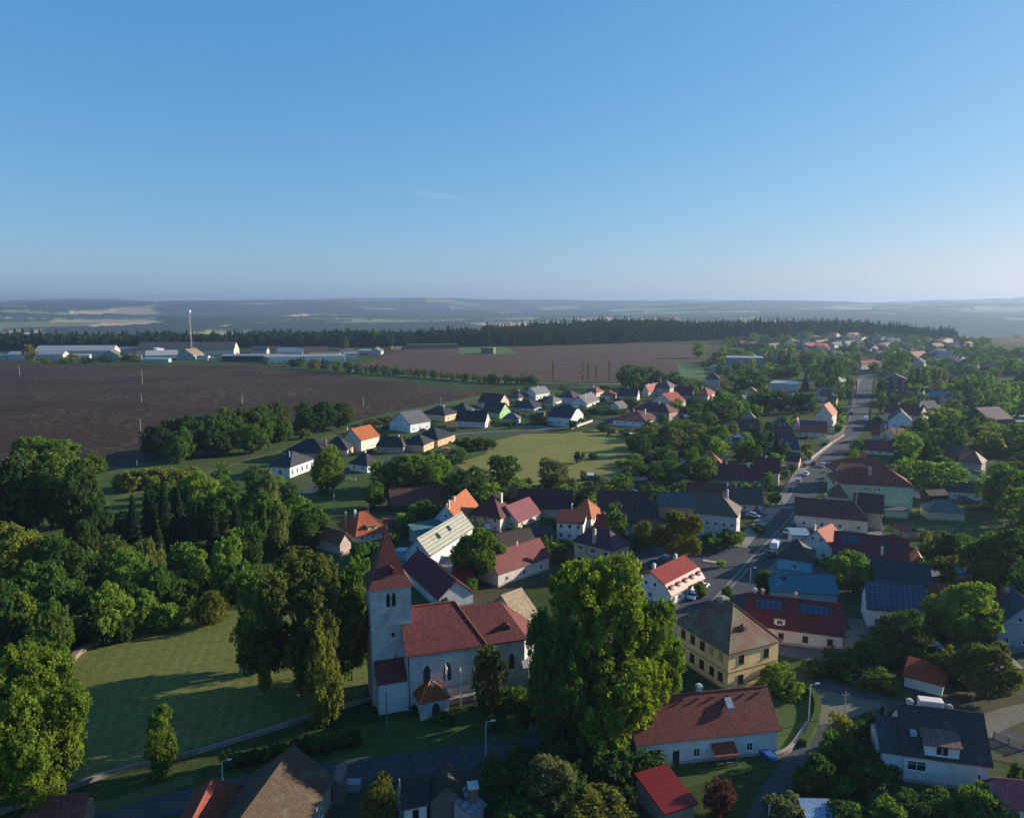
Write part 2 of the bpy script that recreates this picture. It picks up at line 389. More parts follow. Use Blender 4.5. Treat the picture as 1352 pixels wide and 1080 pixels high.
    if rise > 2.4 and roof in ('g', 'x') and not (jerk and 0) and win:
        z = h+rise*.22; w2 = .8
        for face in win:
            if perp and face == 'F' and win['F']: [window(root, L/2+q, ov, z, 0, w2, 1., far, wf) for q in ((-1.1, 1.1) if L > 8 else (0,))]
            if not perp and face == 'R' and win['R']: [window(root, L-ov, D/2+q, z, math.pi/2, w2, 1., far, wf) for q in ((-1.1, 1.1) if D > 8 else (0,))]
            if not perp and face == 'L' and win['L']: [window(root, ov, D/2+q, z, -math.pi/2, w2, 1., far, wf) for q in ((-1.1, 1.1) if D > 8 else (0,))]
    if door is not None:
        s = ov+(L-2*ov)*(door+.5)/win['F']; p = MB(); p.box(s-.5, ov-.06, .02, s+.5, ov+.05, 2.1); o = p.obj('door', m_plain((.1,.055,.03), .6, name='door'), root)
        p = MB(); p.box(s+.33, ov-.12, 1.0, s+.38, ov-.05, 1.12); p.obj('handle', m_plain((.5,.5,.5), .3, 1, 'handle'), o)
    if t in ('i', 'j', 't2', 'k') and cat != 'garage': root.scale = (1.1, 1.1, 1.06)
    root['dims'] = (L, D, h); return root, L, D, h, zroof
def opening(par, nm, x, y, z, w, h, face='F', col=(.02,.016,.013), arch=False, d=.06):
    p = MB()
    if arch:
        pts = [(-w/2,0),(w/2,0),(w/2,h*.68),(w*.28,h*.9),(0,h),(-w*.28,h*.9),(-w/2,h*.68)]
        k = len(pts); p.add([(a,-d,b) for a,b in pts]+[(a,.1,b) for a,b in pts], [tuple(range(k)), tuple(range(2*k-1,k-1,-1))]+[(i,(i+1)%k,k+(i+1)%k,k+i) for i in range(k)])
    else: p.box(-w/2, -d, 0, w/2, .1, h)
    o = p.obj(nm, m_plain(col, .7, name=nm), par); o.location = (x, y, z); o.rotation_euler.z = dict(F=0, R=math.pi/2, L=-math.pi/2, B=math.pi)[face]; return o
# ================================================================ CHURCH
def church():
    h = 9.6; a = G(535.7, 866.5, h); b = G(640.5, 851, h); d = b-a; L = d.length; u = d/L; n = Vector((-u.y, u.x)); rz = math.atan2(u.y, u.x)
    root = empty('church', a.x, a.y, rz)
    tag(root, 'old white village church with slender square tower and red tiled roofs', 'church'); LAND.append((a.x+6, a.y+5, 'white church'))
    st = m_wall((.60,.60,.57), .42); rf = m_roof((.185,.06,.055), 'tile', .2, (.13,.09,.08)); FOOT.append((0,0,a.x,a.y,u.x,u.y,24,13))
    D = 12.
    r = roofmesh(L+.3, D, h, 5.6, 0, 3.9, th=.25).obj('roof', rf, root)
    p = MB(); p.tube((0,6,h+5.63), (L+.3-3.9,6,h+5.63), .14, n=6); p.tube((L+.3-3.9,6,h+5.63), (L+.3,0,h+.03), .14, n=6); p.obj('ridge_cap', m_plain((.25,.07,.05), .8, name='ridge'), r)
    p = MB(); p.tube((0,-.08,h-.12), (L+.3,-.08,h-.12), .09, n=6); p.tube((.5,.25,h-.2), (.5,.25,.1), .07, n=6); p.obj('gutter', m_plain((.1,.04,.03), .5, name='gutter'), r)
    p = MB(); p.box(.35, .35, -.05, L-.1, D-.35, h+.1); p.obj('nave_wall', st, root)
    p = MB(); p.box(.3, .3, -.05, L-.05, D-.3, .9); p.obj('plinth', m_wall((.36,.34,.31), .5), root)
    for fx in (.355, .61): opening(root, 'window', L*fx-1.2, .35, 4.3, 1.25, 3.1, 'F', (.03,.035,.04), True)
    # chancel with lower ridge and a three sided end
    L2 = 8.8; y0, y1 = 1.0, 10.4; hh = 9.3; ym = (y0+y1)/2; X = L-.1; zr = hh+4.9
    foot = [(X,y0),(X+L2-1.5,y0),(X+L2+1.3,y0+3.0),(X+L2+1.3,y1-3.0),(X+L2-1.5,y1),(X,y1)]
    p = MB(); p.prism(foot, -.05, hh); w = p.obj('chancel_wall', st, root)
    ex = lambda q, k=.4: (q[0]+(k if q[0] > X+2 else 0), q[1]+(k if q[1] > ym else -k))
    f = [ex(q) for q in foot]; p = MB(); rg0 = (X-2.6, ym, zr); rg1 = (X+L2-4.2, ym, zr); e = [(q[0], q[1], hh-.05) for q in f]
    e[0] = (X-.3, e[0][1], hh-.05); e[5] = (X-.3, e[5][1], hh-.05)
    def th(poly):
        k = len(poly); p.add(list(poly)+[(q[0],q[1],q[2]-.22) for q in poly], [tuple(range(k)), tuple(range(2*k-1,k-1,-1))]+[(i,(i+1)%k,k+(i+1)%k,k+i) for i in range(k)])
    th([e[0],e[1],rg1,rg0]); th([e[1],e[2],rg1]); th([e[2],e[3],rg1]); th([e[3],e[4],rg1]); th([e[4],e[5],rg0,rg1])
    cr = p.obj('chancel_roof', rf, root)
    p = MB(); p.box(X+4.2, y0+1.0, hh+1.0, X+5.0, y0+2.4, hh+2.0); p.add([(X+4.1,y0+.9,hh+2.0),(X+5.1,y0+.9,hh+2.0),(X+5.1,y0+2.9,hh+2.0),(X+4.1,y0+2.9,hh+2.0),(X+4.6,y0+.9,hh+2.4),(X+4.6,y0+2.9,hh+2.4)], [(0,1,4),(1,2,5,4),(2,3,5),(3,0,4,5),(0,3,2,1)])
    p.obj('roof_hatch', m_plain((.15,.04,.03), .8), cr)
    opening(root, 'window', X+5.0, y0, 4.2, .95, 2.8, 'F', (.03,.035,.04), True); opening(root, 'window', X+.9, y0, 5.0, .8, 2.0, 'F', (.03,.035,.04), True)
    p = MB()
    for xx, yy in ((X+L2-1.6, y0-.5), (X+L2-.4, y0+.3)): p.box(xx-.45, yy-.5, 0, xx+.45, yy+.6, 4.4); p.add([(xx-.45,yy-.5,4.4),(xx+.45,yy-.5,4.4),(xx+.45,yy+.6,4.4),(xx-.45,yy+.6,4.4),(xx-.45,yy+.6,5.4),(xx+.45,yy+.6,5.4)], [(0,1,5,4),(1,2,5),(0,4,3),(2,3,4,5)])
    p.obj('buttress', m_wall((.5,.48,.44), .4), root)
    # tower (its own slightly turned square)
    th_ = 20.; ta = G(488.4, 777, th_); tb = G(541, 768, th_); dd = tb-ta; s = dd.length*.985; ta = ta+dd*.006; tu = Vector((math.cos(R(19)), math.sin(R(19)))); tn = Vector((-tu.y, tu.x))
    def loc(x, y): q = ta+tu*x+tn*y-a; return (q.dot(u), q.dot(n))
    TD = 5.6
    p = MB(); cs = [loc(0,0), loc(s,0), loc(s,TD), loc(0,TD)]; p.prism(cs, -.05, th_+.1); tw = p.obj('tower', m_wall((.58,.575,.54), .5), root)
    p = MB()      # sprocketed spire: flared foot then steep pyramid
    z0, z1, z2 = th_-.25, th_+1.5, th_+8.9; o1, i1 = .45, .75
    def ring(k, z): return [loc(-k,-k)+(z,), loc(s+k,-k)+(z,), loc(s+k,TD+k)+(z,), loc(-k,TD+k)+(z,)]
    r0, r1 = ring(o1, z0), ring(-i1, z1); tip = loc(s/2, TD/2)+(z2,); p.add(r0+r1+[tip], [(0,1,5,4),(1,2,6,5),(2,3,7,6),(3,0,4,7),(4,5,8),(5,6,8),(6,7,8),(7,4,8),(3,2,1,0)])
    sp = p.obj('spire', m_roof((.17,.062,.058), 'tile', .25, (.16,.12,.1)), root)
    p = MB(); p.tube(tip, (tip[0],tip[1],tip[2]+1.1), .09, .03); p.tube((tip[0],tip[1],tip[2]-.1),(tip[0],tip[1],tip[2]+.15), .2, .12); p.obj('finial', m_plain((.08,.06,.05), .5, name='iron'), sp)
    dm = empty('spire_dormer', *loc(s*.52, .75), z=z1+.1); dm.parent = root; dm.rotation_euler.z = R(19)-rz
    p = MB(); p.box(-.45, -.25, .05, .45, 1.2, 1.05); p.obj('cheek', m_plain((.2,.06,.05), .8), dm)
    p = MB(); p.add([(-.65,-.4,1.0),(.65,-.4,1.0),(.65,1.3,1.0),(-.65,1.3,1.0),(0,-.4,1.65),(0,1.3,1.65)], [(0,1,4),(1,2,5,4),(2,3,5),(3,0,4,5),(0,3,2,1)]); p.obj('hood', m_roof((.2,.06,.05), 'tile', 0), dm)
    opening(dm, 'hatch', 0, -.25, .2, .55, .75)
    def topen(nm, x, z, w, hh2, arch=False, col=(.02,.018,.016)):
        o = opening(root, nm, *loc(x, 0), z, w, hh2, 'F', col, arch); o.rotation_euler.z = R(19)-rz
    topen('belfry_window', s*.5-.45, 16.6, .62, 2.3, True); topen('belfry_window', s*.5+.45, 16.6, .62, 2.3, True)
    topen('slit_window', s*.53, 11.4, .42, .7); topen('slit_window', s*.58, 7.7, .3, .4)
    p = MB(); p.prism([loc(-.05,-.06), loc(s+.05,-.06), loc(s+.05,.1), loc(-.05,.1)], 13.4, 13.55); p.obj('string_course', m_wall((.5,.5,.47), .4), root)
    # lean-to annex in front of the tower
    ah = 5.4; p = MB(); x0 = .5; x1 = s-.35; dp = 3.0
    lo2 = lambda x, y, z: loc(x, y)+(z,)
    p.add([lo2(x0,-dp,-.05), lo2(x1,-dp,-.05), lo2(x1,-.02,-.05), lo2(x0,-.02,-.05), lo2(x0,-dp,ah-.05), lo2(x1,-dp,ah-.05), lo2(x1,-.02,ah+2.0), lo2(x0,-.02,ah+2.0)],
          [(0,3,2,1),(4,5,6,7),(0,1,5,4),(1,2,6,5),(2,3,7,6),(3,0,4,7)]); p.obj('annex_wall', m_wall((.62,.63,.62), .3), root)
    p = MB(); q = [lo2(x0-.3,-dp-.3,ah-.1), lo2(x1+.2,-dp-.3,ah-.1), lo2(x1+.2,-.03,ah+2.35), lo2(x0-.3,-.03,ah+2.35)]
    p.add([(v[0],v[1],v[2]+.02) for v in q]+[(v[0],v[1],v[2]-.18) for v in q], [(0,1,2,3),(7,6,5,4)]+[(i,(i+1)%4,4+(i+1)%4,4+i) for i in range(4)]); p.obj('annex_roof', rf, root)
    # porch with pyramid roof
    pa = G(553.5, 929, 3.1); pb = G(596, 919.5, 3.1); du = (pb-pa); Lp = du.length; pu = du/Lp; pr = math.atan2(pu.y, pu.x)-rz; Dp = 4.6
    q = pa-a; po = empty('porch', q.dot(u), q.dot(n), pr); po.parent = root
    roofmesh(Lp, Dp, 3.1, 2.3, Lp/2-.05, Lp/2-.05, th=.18).obj('porch_roof', m_roof((.42,.12,.06), 'tile', 0), po)
    p = MB(); p.box(.3, .3, -.05, Lp-.3, Dp+2, 3.2); p.obj('porch_wall', m_wall((.6,.6,.57), .55), po)
    opening(po, 'porch_door', Lp*.53, .3, .15, 1.3, 2.3, 'F', (.03,.022,.02), True)
    p = MB()
    for cx in (0, Lp):
        p.tube((cx, 0, 3.13), (Lp/2, Dp/2, 5.43), .1, n=6)
    p.obj('hip_cap', m_plain((.5,.2,.1), .8, name='ridge'), po)
    # scaffold against the nave
    g = root.matrix_basis; sc = empty('scaffold', *(a+u*3.9-n*1.5), rz); tag(sc, 'timber and tube scaffold leaning along the church nave wall', 'scaffold')
    p = MB()
    for xx in (0, 2.4, 4.8, 7.2):
        for yy in (0, .9): p.tube((xx, yy, 0), (xx, yy, 6.6 if xx != 2.4 else 7.6), .09, n=6)
    p.obj('upright', m_plain((.75,.68,.58), .6, name='pole'), sc)
    p = MB()
    for z in (1.9, 3.9):
        for yy in (-.05, .4): p.box(-.3, yy, z, 7.5, yy+.4, z+.06)
    p.obj('deck_board', m_plain((.4,.33,.24), .8, name='board'), sc)
    p = MB()
    for z in (2.9, 4.9): p.tube((-.2, -.05, z), (7.4, -.05, z), .05, n=6)
    p.tube((0,-.05,0),(2.4,-.05,3.9), .05, n=6); p.obj('guard_rail', m_plain((.5,.46,.4), .6, name='pole'), sc)
church()
# ================================================================ HOUSES near
r, L, D, h, zr = bld('long white cottage with red tiled roof and dark open barn door', 'o', (839,984), (1032,963.6), (1030,996), 9.2, 4.4, 'g', WH, (.24,.07,.055), 'tile', 0.1, 'cottage', 'house', 'long white cottage', win={'F':0,'R':1,'L':0}, ch=((.52,.55,.75,.9,(.6,.58,.55)),), far=False)
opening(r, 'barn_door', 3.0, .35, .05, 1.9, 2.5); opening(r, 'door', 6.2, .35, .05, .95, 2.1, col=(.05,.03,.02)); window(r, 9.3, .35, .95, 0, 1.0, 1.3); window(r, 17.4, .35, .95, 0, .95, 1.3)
p = MB(); x0, x1 = 11.4, 14.9; p.add([(x0,-1.5,1.7),(x1,-1.5,1.7),(x1,.3,2.75),(x0,.3,2.75)]+[(x0,-1.5,1.55),(x1,-1.5,1.55),(x1,.3,2.6),(x0,.3,2.6)], [(0,1,2,3),(7,6,5,4),(0,4,5,1),(1,5,6,2),(2,6,7,3),(3,7,4,0)]); p.obj('porch_roof', m_roof((.32,.09,.06), 'tile', 0), r)
p = MB(); [p.box(x, -1.4, 0, x+.14, -1.26, 1.6) for x in (11.6, 13.1, 14.6)]; p.box(11.5, -1.45, .5, 14.8, -1.3, .62); p.obj('porch_post', m_plain((.25,.18,.12), name='wood'), r)
p = MB(); x = .69*L; y = .32*D; z = zr(x, y); p.add([(x-.5,y-.7,z-.35),(x+.5,y-.7,z-.35),(x+.5,y+.7,z+.75),(x-.5,y+.7,z+.75),(x-.5,y-.7,z+.05),(x+.5,y-.7,z+.05),(x+.5,y+.6,z+1.0),(x-.5,y+.6,z+1.0)], [(0,1,2,3),(4,5,6,7),(0,1,5,4),(1,2,6,5),(2,3,7,6),(3,0,4,7)]); p.obj('roof_window', m_plain((.3,.34,.38), .3, name='pane'), r)
for k in range(9):
    x = 1.2+k*(L-2.2)/8.3; y = D*.42; z = zr(x, y); p = MB(); p.add([(x-.12,y-.2,z),(x+.12,y-.2,z),(x+.12,y+.2,z+.1),(x-.12,y+.2,z+.1),(x,y-.2,z+.24),(x,y+.2,z+.24)], [(0,1,4),(1,2,5,4),(2,3,5),(3,0,4,5)])
    p.obj('snow_guard', m_plain((.2,.05,.04), .8, name='guard'), r)
# yellow corner house
r, L, D, h, zr = bld('large yellow two storey house with mossy hipped roof and wide chimney', 'f', (362,400), (768,668), (765,948), (1108,552), 5.6, 'h', (.97,.68,.31), (.2,.09,.06), 'tile', .62, 'house', 'house', 'yellow house', lich=(.17,.175,.10), win={'F':0,'R':2,'L':1}, ch=((.42,.5,1.5,.3,(.36,.35,.26)),), wf=(.1,.07,.05), wh=1.6, ww=1.15, far=False, rows=2)
for fx, zz, wd_ in ((.16,1,1.2),(.34,1,1.2),(.34,0,1.2),(.52,1,1.2),(.52,0,1.2),(.7,0,1.1),(.85,0,1.1),(.16,0,1.2)): window(r, L*fx, .35, 1.2+zz*h*.5, 0, wd_, 1.6, False, (.1,.07,.05))
for fx in (.68,.85):
    p = MB(); p.box(L*fx-.5, .29, h*.5+1.2, L*fx+.5, .33, h*.5+2.8); p.obj('boarded_window', m_wall((.5,.33,.2), .2), r)
p = MB(); p.box(.29, .29, h*.5-.14, L-.29, D-.29, h*.5+.05); p.box(.29, .29, 1.0, L-.29, D-.29, 1.1); p.obj('string_course', m_wall((.45,.3,.14), .3), r)
p = MB(); x = L-2.6; y = D*.45; z = zr(x, y); p.box(x-.3, y-.35, z-.2, x+.5, y+.35, z+.55); p.add([(x-.35,y-.4,z+.55),(x+.6,y-.4,z+.5),(x+.6,y+.4,z+.5),(x-.35,y+.4,z+.55),(x-.2,y,z+.9)], [(0,1,4),(1,2,4),(2,3,4),(3,0,4),(0,3,2,1)]); p.obj('roof_hatch', m_plain((.15,.1,.08), .8), r)
# white house with row of dormers
r, L, D, h, zr = bld('white house with bright red mansard roof and row of white dormers', 'b3', (822,745), (974,612), (825,806,1), (655,650), 4.2, 'g', WH, (.25,.045,.035), 'sheet', 0, 'house', 'house', 'white house with dormers', win={'F':6,'R':2,'L':1}, prof=[(0,0),(.16,.52),(.5,1)], ch=((.25,.62,.6,.5,WH),(.85,.6,.6,.5,WH)), far=False, wh=1.7)
for k in range(5):
    x = 1.5+k*(L-3)/4; dm = empty('dormer', x, D*.06, z=h+.35); dm.parent = r
    p = MB(); p.box(-.55, 0, 0, .55, D*.16, 1.25); p.obj('dormer_wall', m_wall(WH, .1), dm)
    p = MB(); p.box(-.7, -.15, 1.25, .7, D*.18, 1.38); p.obj('dormer_roof', m_plain((.4,.1,.07), .5), dm); window(dm, 0, 0, .2, 0, .7, .9, True)
# maroon mansard house with solar panels
r, L, D, h, zr = bld('white house with maroon mansard roof carrying two solar arrays', 'o', (982,824), (1116,841), (1113,862), 9.5, 4.6, 'g', (.8,.74,.7), (.12,.026,.024), 'sheet', .08, 'house', 'house', 'maroon mansard house', win={'F':4,'R':2,'L':0}, prof=[(0,0),(.17,.5),(.5,1)], ch=((.1,.62,.6,.7,WH),(.18,.62,.6,.7,(.6,.4,.3)),(.52,.62,.6,.7,(.6,.4,.3))), sol=((.13,.24,4.6,2.0),(.55,.24,5.2,2.0)), far=False, wf=(.2,.1,.06))
dm = empty('dormer', L*.36, D*.05, z=h+.3); dm.parent = r; p = MB(); p.box(-1, 0, 0, 1, D*.16, 1.5); p.obj('dormer_wall', m_wall(WH, .1), dm); p = MB(); p.box(-1.2, -.2, 1.5, 1.2, D*.2, 1.62); p.obj('dormer_roof', m_plain((.2,.04,.04), .5), dm); window(dm, 0, 0, .35, 0, 1.1, .95)
# bottom right house
r, L, D, h, zr = bld('white two storey house with dark mottled roof and pinkish dormer', 'c4', (700,678), (1190,742), (1160,892), 9.8, 4.8, 'g', (.78,.78,.78), (.055,.05,.055), 'tile', .34, 'house', 'house', 'white house with pinkish dormer', win={'F':0,'R':2,'L':0}, ch=((.16,.53,.7,.7,(.6,.5,.42)),(.62,.53,.7,.5,(.4,.36,.3))), far=False)
window(r, 1.9, .35, h-2.2, 0, 2.4, 1.4); window(r, L-1.5, .35, h-2.4, 0, .45, .9)
dm = empty('dormer', L*.44, D*.03, z=h+.2); dm.parent = r; p = MB(); p.box(-2.1, .0, -1.0, 2.1, D*.4, 1.7); p.obj('dormer_wall', m_wall((.7,.7,.7), .15), dm)
p = MB(); p.add([(-2.4,-.4,1.65),(2.4,-.4,1.65),(2.4,D*.36,2.75),(-2.4,D*.36,2.75),(-2.4,-.4,1.8),(2.4,-.4,1.8),(2.4,D*.36,2.9),(-2.4,D*.36,2.9)], [(3,2,1,0),(4,5,6,7),(0,1,5,4),(1,2,6,5),(2,3,7,6),(3,0,4,7)]); p.obj('dormer_roof', m_roof((.22,.13,.12), 'tile', 0), dm); window(dm, 0, 0, .25, 0, 1.6, 1.3)
p = MB(); x = .15*L; y = .22*D; z = zr(x, y); p.box(x-.4, y-.4, z-.2, x+.4, y+.5, z+.4); p.obj('roof_window', m_plain((.3,.38,.45), .3, name='pane'), r)
p = MB(); p.box(L*.3, D*.6, h+3.2, L*.58, D*.75, h+5.2); p.obj('rear_dormer', m_wall((.7,.6,.58), .1), r)
p = MB(); p.box(-2.3, 1.0, -.05, .35, D-1.5, h-.3); p.obj('wing_wall', m_wall((.7,.7,.7), .2), r)
p = roofmesh(3.1, D-1.6, h-.3, 3.2, th=.2); p.v = [(v[0]-2.7, v[1]+.7, v[2]) for v in p.v]; p.obj('wing_roof', m_roof((.05,.06,.07), 'slate', .1), r)
bld('big barn with rusty brown lichen spotted roof at bottom', 't5', (700,860), (1045,285), 4.0, 10.5, 4.0, 'g', (.3,.27,.22), (.085,.055,.035), 'tile', .4, 'barn', 'barn', 'big brown barn', win={'F':2,'R':0,'L':0})
bld('narrow house with reddish tiled hip roof left of barn', 't5', (250,760), (428,345), 3.4, 6.0, 2.9, 'g', (.35,.3,.26), (.26,.08,.055), 'tile', .15, 'house', 'house', 'reddish house by barn', win={'F':2,'R':0,'L':0}, iR=3.0)
bld('low shed with reddish roof at bottom left corner', 'c1', (110,1040), (430,1010), 2.4, 5, 2.0, 'g', (.25,.2,.16), (.2,.07,.06), 'tile', .3, 'shed', 'shed', win={'F':0})
r, L, D, h, zr = bld('dark old farmhouse with steep gable seen from above', 't6', (335,470), (606,457), 3.0, 5.5, 2.5, 'x', (.16,.13,.11), (.05,.042,.035), 'tile', .35, 'farmhouse', 'house', 'dark old farmhouse', win={})
bld('white wing with black roof joined to dark farmhouse', 't6', (160,512), (352,470), 2.8, 5.5, 2.0, 'g', WH, (.04,.035,.032), 'tile', .1, 'farmhouse_wing', 'house', win={'F':1,'R':0,'L':0}, ww=.8, wf=(.1,.08,.07))
bld('square brick stack with pale block cap beside farmhouse', 't6', (618,372), (690,362), 5.0, 1.6, .3, 'f', (.2,.13,.1), (.5,.52,.52), 'slate', 0, 'brick_stack', 'chimney stack', win={}, ov=.15, base=False)
bld('small shed with pale ribbed roof beside farmhouse', 't6', (640,560), (745,475), 2.6, 3.6, 1.0, 's', (.4,.4,.42), (.22,.24,.27), 'corr', 0, 'shed', 'shed', win={})
bld('open shelter with plain bright red metal roof below cottage', 'c3', (782,972), (957,897), 2.8, (640,800), 1.3, 's', (.25,.2,.16), (.17,.022,.022), 'sheet', .05, 'shelter', 'shed', 'red metal shelter', win={})
bld('small white garage with orange red tiled roof by pool dome', 'c4', (697,248), (926,308), (922,372), 5.2, 1.5, 's', WH, (.42,.10,.06), 'tile', 0, 'garage', 'garage', 'small white garage', win={}, base=False)
bld('garden shed with pale blue flat roof at bottom edge', 'c4', (185,1030), (362,1034), 2.3, 3.6, .5, 's', (.4,.42,.45), (.25,.34,.45), 'sheet', 0, 'shed', 'shed', win={})
bld('low building with dusty pink roof at bottom right corner', 'c4', (1225,960), (1420,980), 2.8, 5.5, 2.2, 'g', (.6,.5,.42), (.36,.10,.11), 'sheet', .1, 'garage', 'garage', win={'F':1})
bld('long red roofed house behind big walnut tree at right', 'h', (420,905), (1160,985), 4.5, 9, 4.2, 'g', (.6,.55,.48), (.2,.06,.05), 'tile', .1, 'house', 'house', 'long red house at right edge', ch=((.8,.5,.6,.6),))
bld('dark blue gable house at right edge with arched door', 'h', (895,1010), (1330,1050), (1100,1200), 9, 5.2, 'x', (.3,.38,.44), (.04,.055,.075), 'slate', 0, 'house', 'house', 'dark blue gable house')
# ---- right of the road, middle
r, L, D, h, zr = bld('white house whose whole front roof is black solar panels', 'b4', (506,828), (838,862), (515,930,1), 8.5, 4.4, 'g', (.7,.68,.66), (.04,.05,.07), 'slate', 0, 'house', 'house', 'house with black solar roof', win={'F':3,'R':1,'L':1})
p = MB(); sl = math.hypot(D/2, 4.4); p.box(0, 0, 0, L-.6, sl-.5, .08); q = p.obj('solar_panel', m_solar(), r); q.location = (.3, .2, h+.28); q.rotation_euler.x = math.atan2(4.4, D/2)
bld('barn with plain navy blue sheet roof behind solar house', 'b4', (548,700), (868,728), 4.2, 9, 4.2, 'g', (.3,.3,.33), (.02,.035,.055), 'sheet', 0, 'barn', 'barn', 'navy roofed barn', win={})
bld('long maroon roofed house with single solar panel and skylights', 'b4', (322,530), (735,582), 4.6, 9.2, 4.4, 'g', (.68,.58,.52), (.16,.035,.042), 'sheet', .03, 'house', 'house', 'long maroon house', sol=((.1,.26,4.2,2.2),), sky=((.62,.25,2.4,1.1),(.84,.3,1,1)), ch=((.65,.12,.5,-1.6,WH),), win={'F':4,'R':2,'L':1})
bld('lean to shed with orange patched roof beside maroon house', 'b4', (738,590), (830,600), 3.0, 6, 2.6, 'x', (.2,.1,.07), (.3,.12,.08), 'sheet', .3, 'shed', 'shed', win={})
bld('turquoise bungalow with dark hipped roof', 'b4', (34,568), (222,580), (252,650), (268,522), 3.8, 'h', (.12,.5,.68), (.055,.05,.045), 'slate', .1, 'bungalow', 'house', 'turquoise bungalow', win={'F':1,'R':0,'L':1})
bld('long low building with teal sheet roof beside turquoise bungalow', 'b4', (-10,735), (362,752), 3.2, 9, 2.6, 'g', (.2,.4,.5), (.05,.17,.22), 'sheet', .1, 'outbuilding', 'outbuilding', 'teal roofed building', sky=((.2,.3,1,1.4),), win={})
bld('small white gable house with orange roof slope near street', 'b4', (146,462), (322,505), 4.0, 8.5, 3.8, 'x', (.72,.7,.66), (.42,.13,.08), 'tile', .05, 'house', 'house', 'orange roofed gable house', ch=((.3,.3,.5,.4,WH),))
bld('flat annex with pale blue metal roof near street', 'b4', (100,432), (205,436), 3.4, 5, .6, 's', WH, (.3,.38,.45), 'sheet', 0, 'annex', 'outbuilding', win={})
bld('flat pale blue roofed annex behind orange gable house', 'b4', (285,440), (370,450), 3.8, 6, .6, 's', (.6,.55,.5), (.28,.34,.42), 'sheet', 0, 'annex', 'outbuilding', win={})
r, L, D, h, zr = bld('large cream house with broad brown hipped roof by street', 'b4', (122,327), (522,358), (510,430), (548,322), 5.0, 'h', (.74,.64,.52), (.12,.075,.065), 'tile', .08, 'house', 'house', 'cream brown roofed house', iL=0, win={'F':4,'R':1,'L':2}, rows=1, ch=((.35,.5,.6,.3,(.3,.2,.15)),))
bld('brown roofed rear wing with tall tan end wall', 'b4', (430,300), (598,318), 5.2, 9, 4.4, 'g', (.55,.42,.3), (.085,.055,.05), 'tile', .08, 'house', 'house', 'brown rear wing', win={'R':1}, ch=((.1,.2,.5,.8),))
bld('small brown pyramid roofed tower beside cream house', 'b4', (302,225), (412,232), 6.0, 5.5, 4.4, 'p', (.6,.5,.4), (.2,.11,.085), 'tile', 0, 'stair_tower', 'tower', win={}, ch=((.4,.5,.7,.1),))
r, L, D, h, zr = bld('tall pale green school with red hipped roof', 'e', (430,850), (1017,882), (1015,1076), 13, 4.8, 'h', (.46,.58,.40), (.27,.085,.065), 'tile', .05, 'school', 'school', 'green school', win={'F':0,'R':1,'L':0}, rows=2, ch=((.48,.3,.8,.5,(.55,.35,.25)),))
for x in (.21,.27,.35,.41,.53,.57): window(r, L*x, .35, h-2.1, 0, .9, 1.3, True)
for x in (.53,.57): window(r, L*x, .35, h-5.0, 0, .9, 1.1, True)
for k in range(6): window(r, L*(.67+.05*k), .35, h*.42, 0, .45, .5, True)
bld('low flat roofed green annex in front of school', 'h', (95,180), (275,186), (272,245), 3, .4, 's', (.46,.58,.40), (.12,.12,.14), 'slate', 0, 'annex', 'outbuilding', win={})
bld('red roofed house with orange cross gable behind school', 'e', (445,770), (885,775), 6.0, 11, 4.4, 'h', (.6,.5,.4), (.27,.075,.055), 'tile', .03, 'house', 'house', 'red house behind school', win={'F':5})
bld('small orange tiled gable wing facing camera behind school', 'e', (615,725), (705,730), 6.6, 7, 4.6, 'x', (.6,.3,.2), (.48,.15,.08), 'tile', 0, 'gable_wing', 'house', win={'F':1})
bld('low white house with brown red roof behind orange gable', 'e', (662,612), (868,626), (866,655), 9, 3.8, 'g', (.72,.72,.7), (.24,.08,.06), 'tile', .08, 'house', 'house', 'low white house', win={'F':3,'R':1})
bld('tiny cottage with orange tiled roof and two chimneys', 'e', (765,488), (885,532), 3.2, 7, 3.4, 'x', (.7,.64,.55), (.46,.17,.10), 'tile', .1, 'cottage', 'house', 'tiny orange cottage', ch=((.05,.3,.5,.5,(.6,.4,.3)),(.8,.2,.5,.9,(.6,.4,.3))))
bld('white gable house with dark roof and three front windows', 'e', (826,402), (998,412), (996,468), 13, 5.2, 'x', (.72,.74,.78), (.05,.055,.065), 'slate', 0, 'house', 'house', 'white gable house', win={'F':2,'R':2}, ch=((.5,.3,.6,.3,WH),))
bld('large maroon roofed farmhouse behind white gable house', 'e', (790,345), (1045,372), 5.0, 14, 5, 'g', (.55,.48,.42), (.18,.055,.05), 'tile', .05, 'farmhouse', 'house', 'maroon farmhouse', ch=((.3,.4,.8,.6),(.9,.4,.6,1,WH)), win={'F':3})
bld('brown timber front house with wide pinkish gable roof', 'e', (793,112), (968,118), (960,235), 16, 3.6, 'x', (.12,.08,.08), (.26,.15,.14), 'tile', .1, 'house', 'house', 'brown timber house', win={'F':3}, ch=((.5,.2,.8,.3,WH),))
bld('dark roofed house beyond brown timber house garden', 'm', (430,690), (600,700), 4, 12, 3.6, 'g', (.5,.45,.4), (.13,.08,.08), 'tile', .1, win={'F':2})
bld('weathered grey barn with wide dark plank gable', 'm', (776,788), (1046,838), 4.2, 15, 5.2, 'x', (.06,.065,.075), (.26,.19,.17), 'tile', .2, 'barn', 'barn', 'weathered grey barn', win={})
bld('blue grey gable barn behind round green tree', 'm', (592,652), (756,640), 4.0, 12, 4.0, 'x', (.1,.12,.14), (.16,.19,.22), 'slate', .1, 'barn', 'barn', 'blue grey barn', win={})
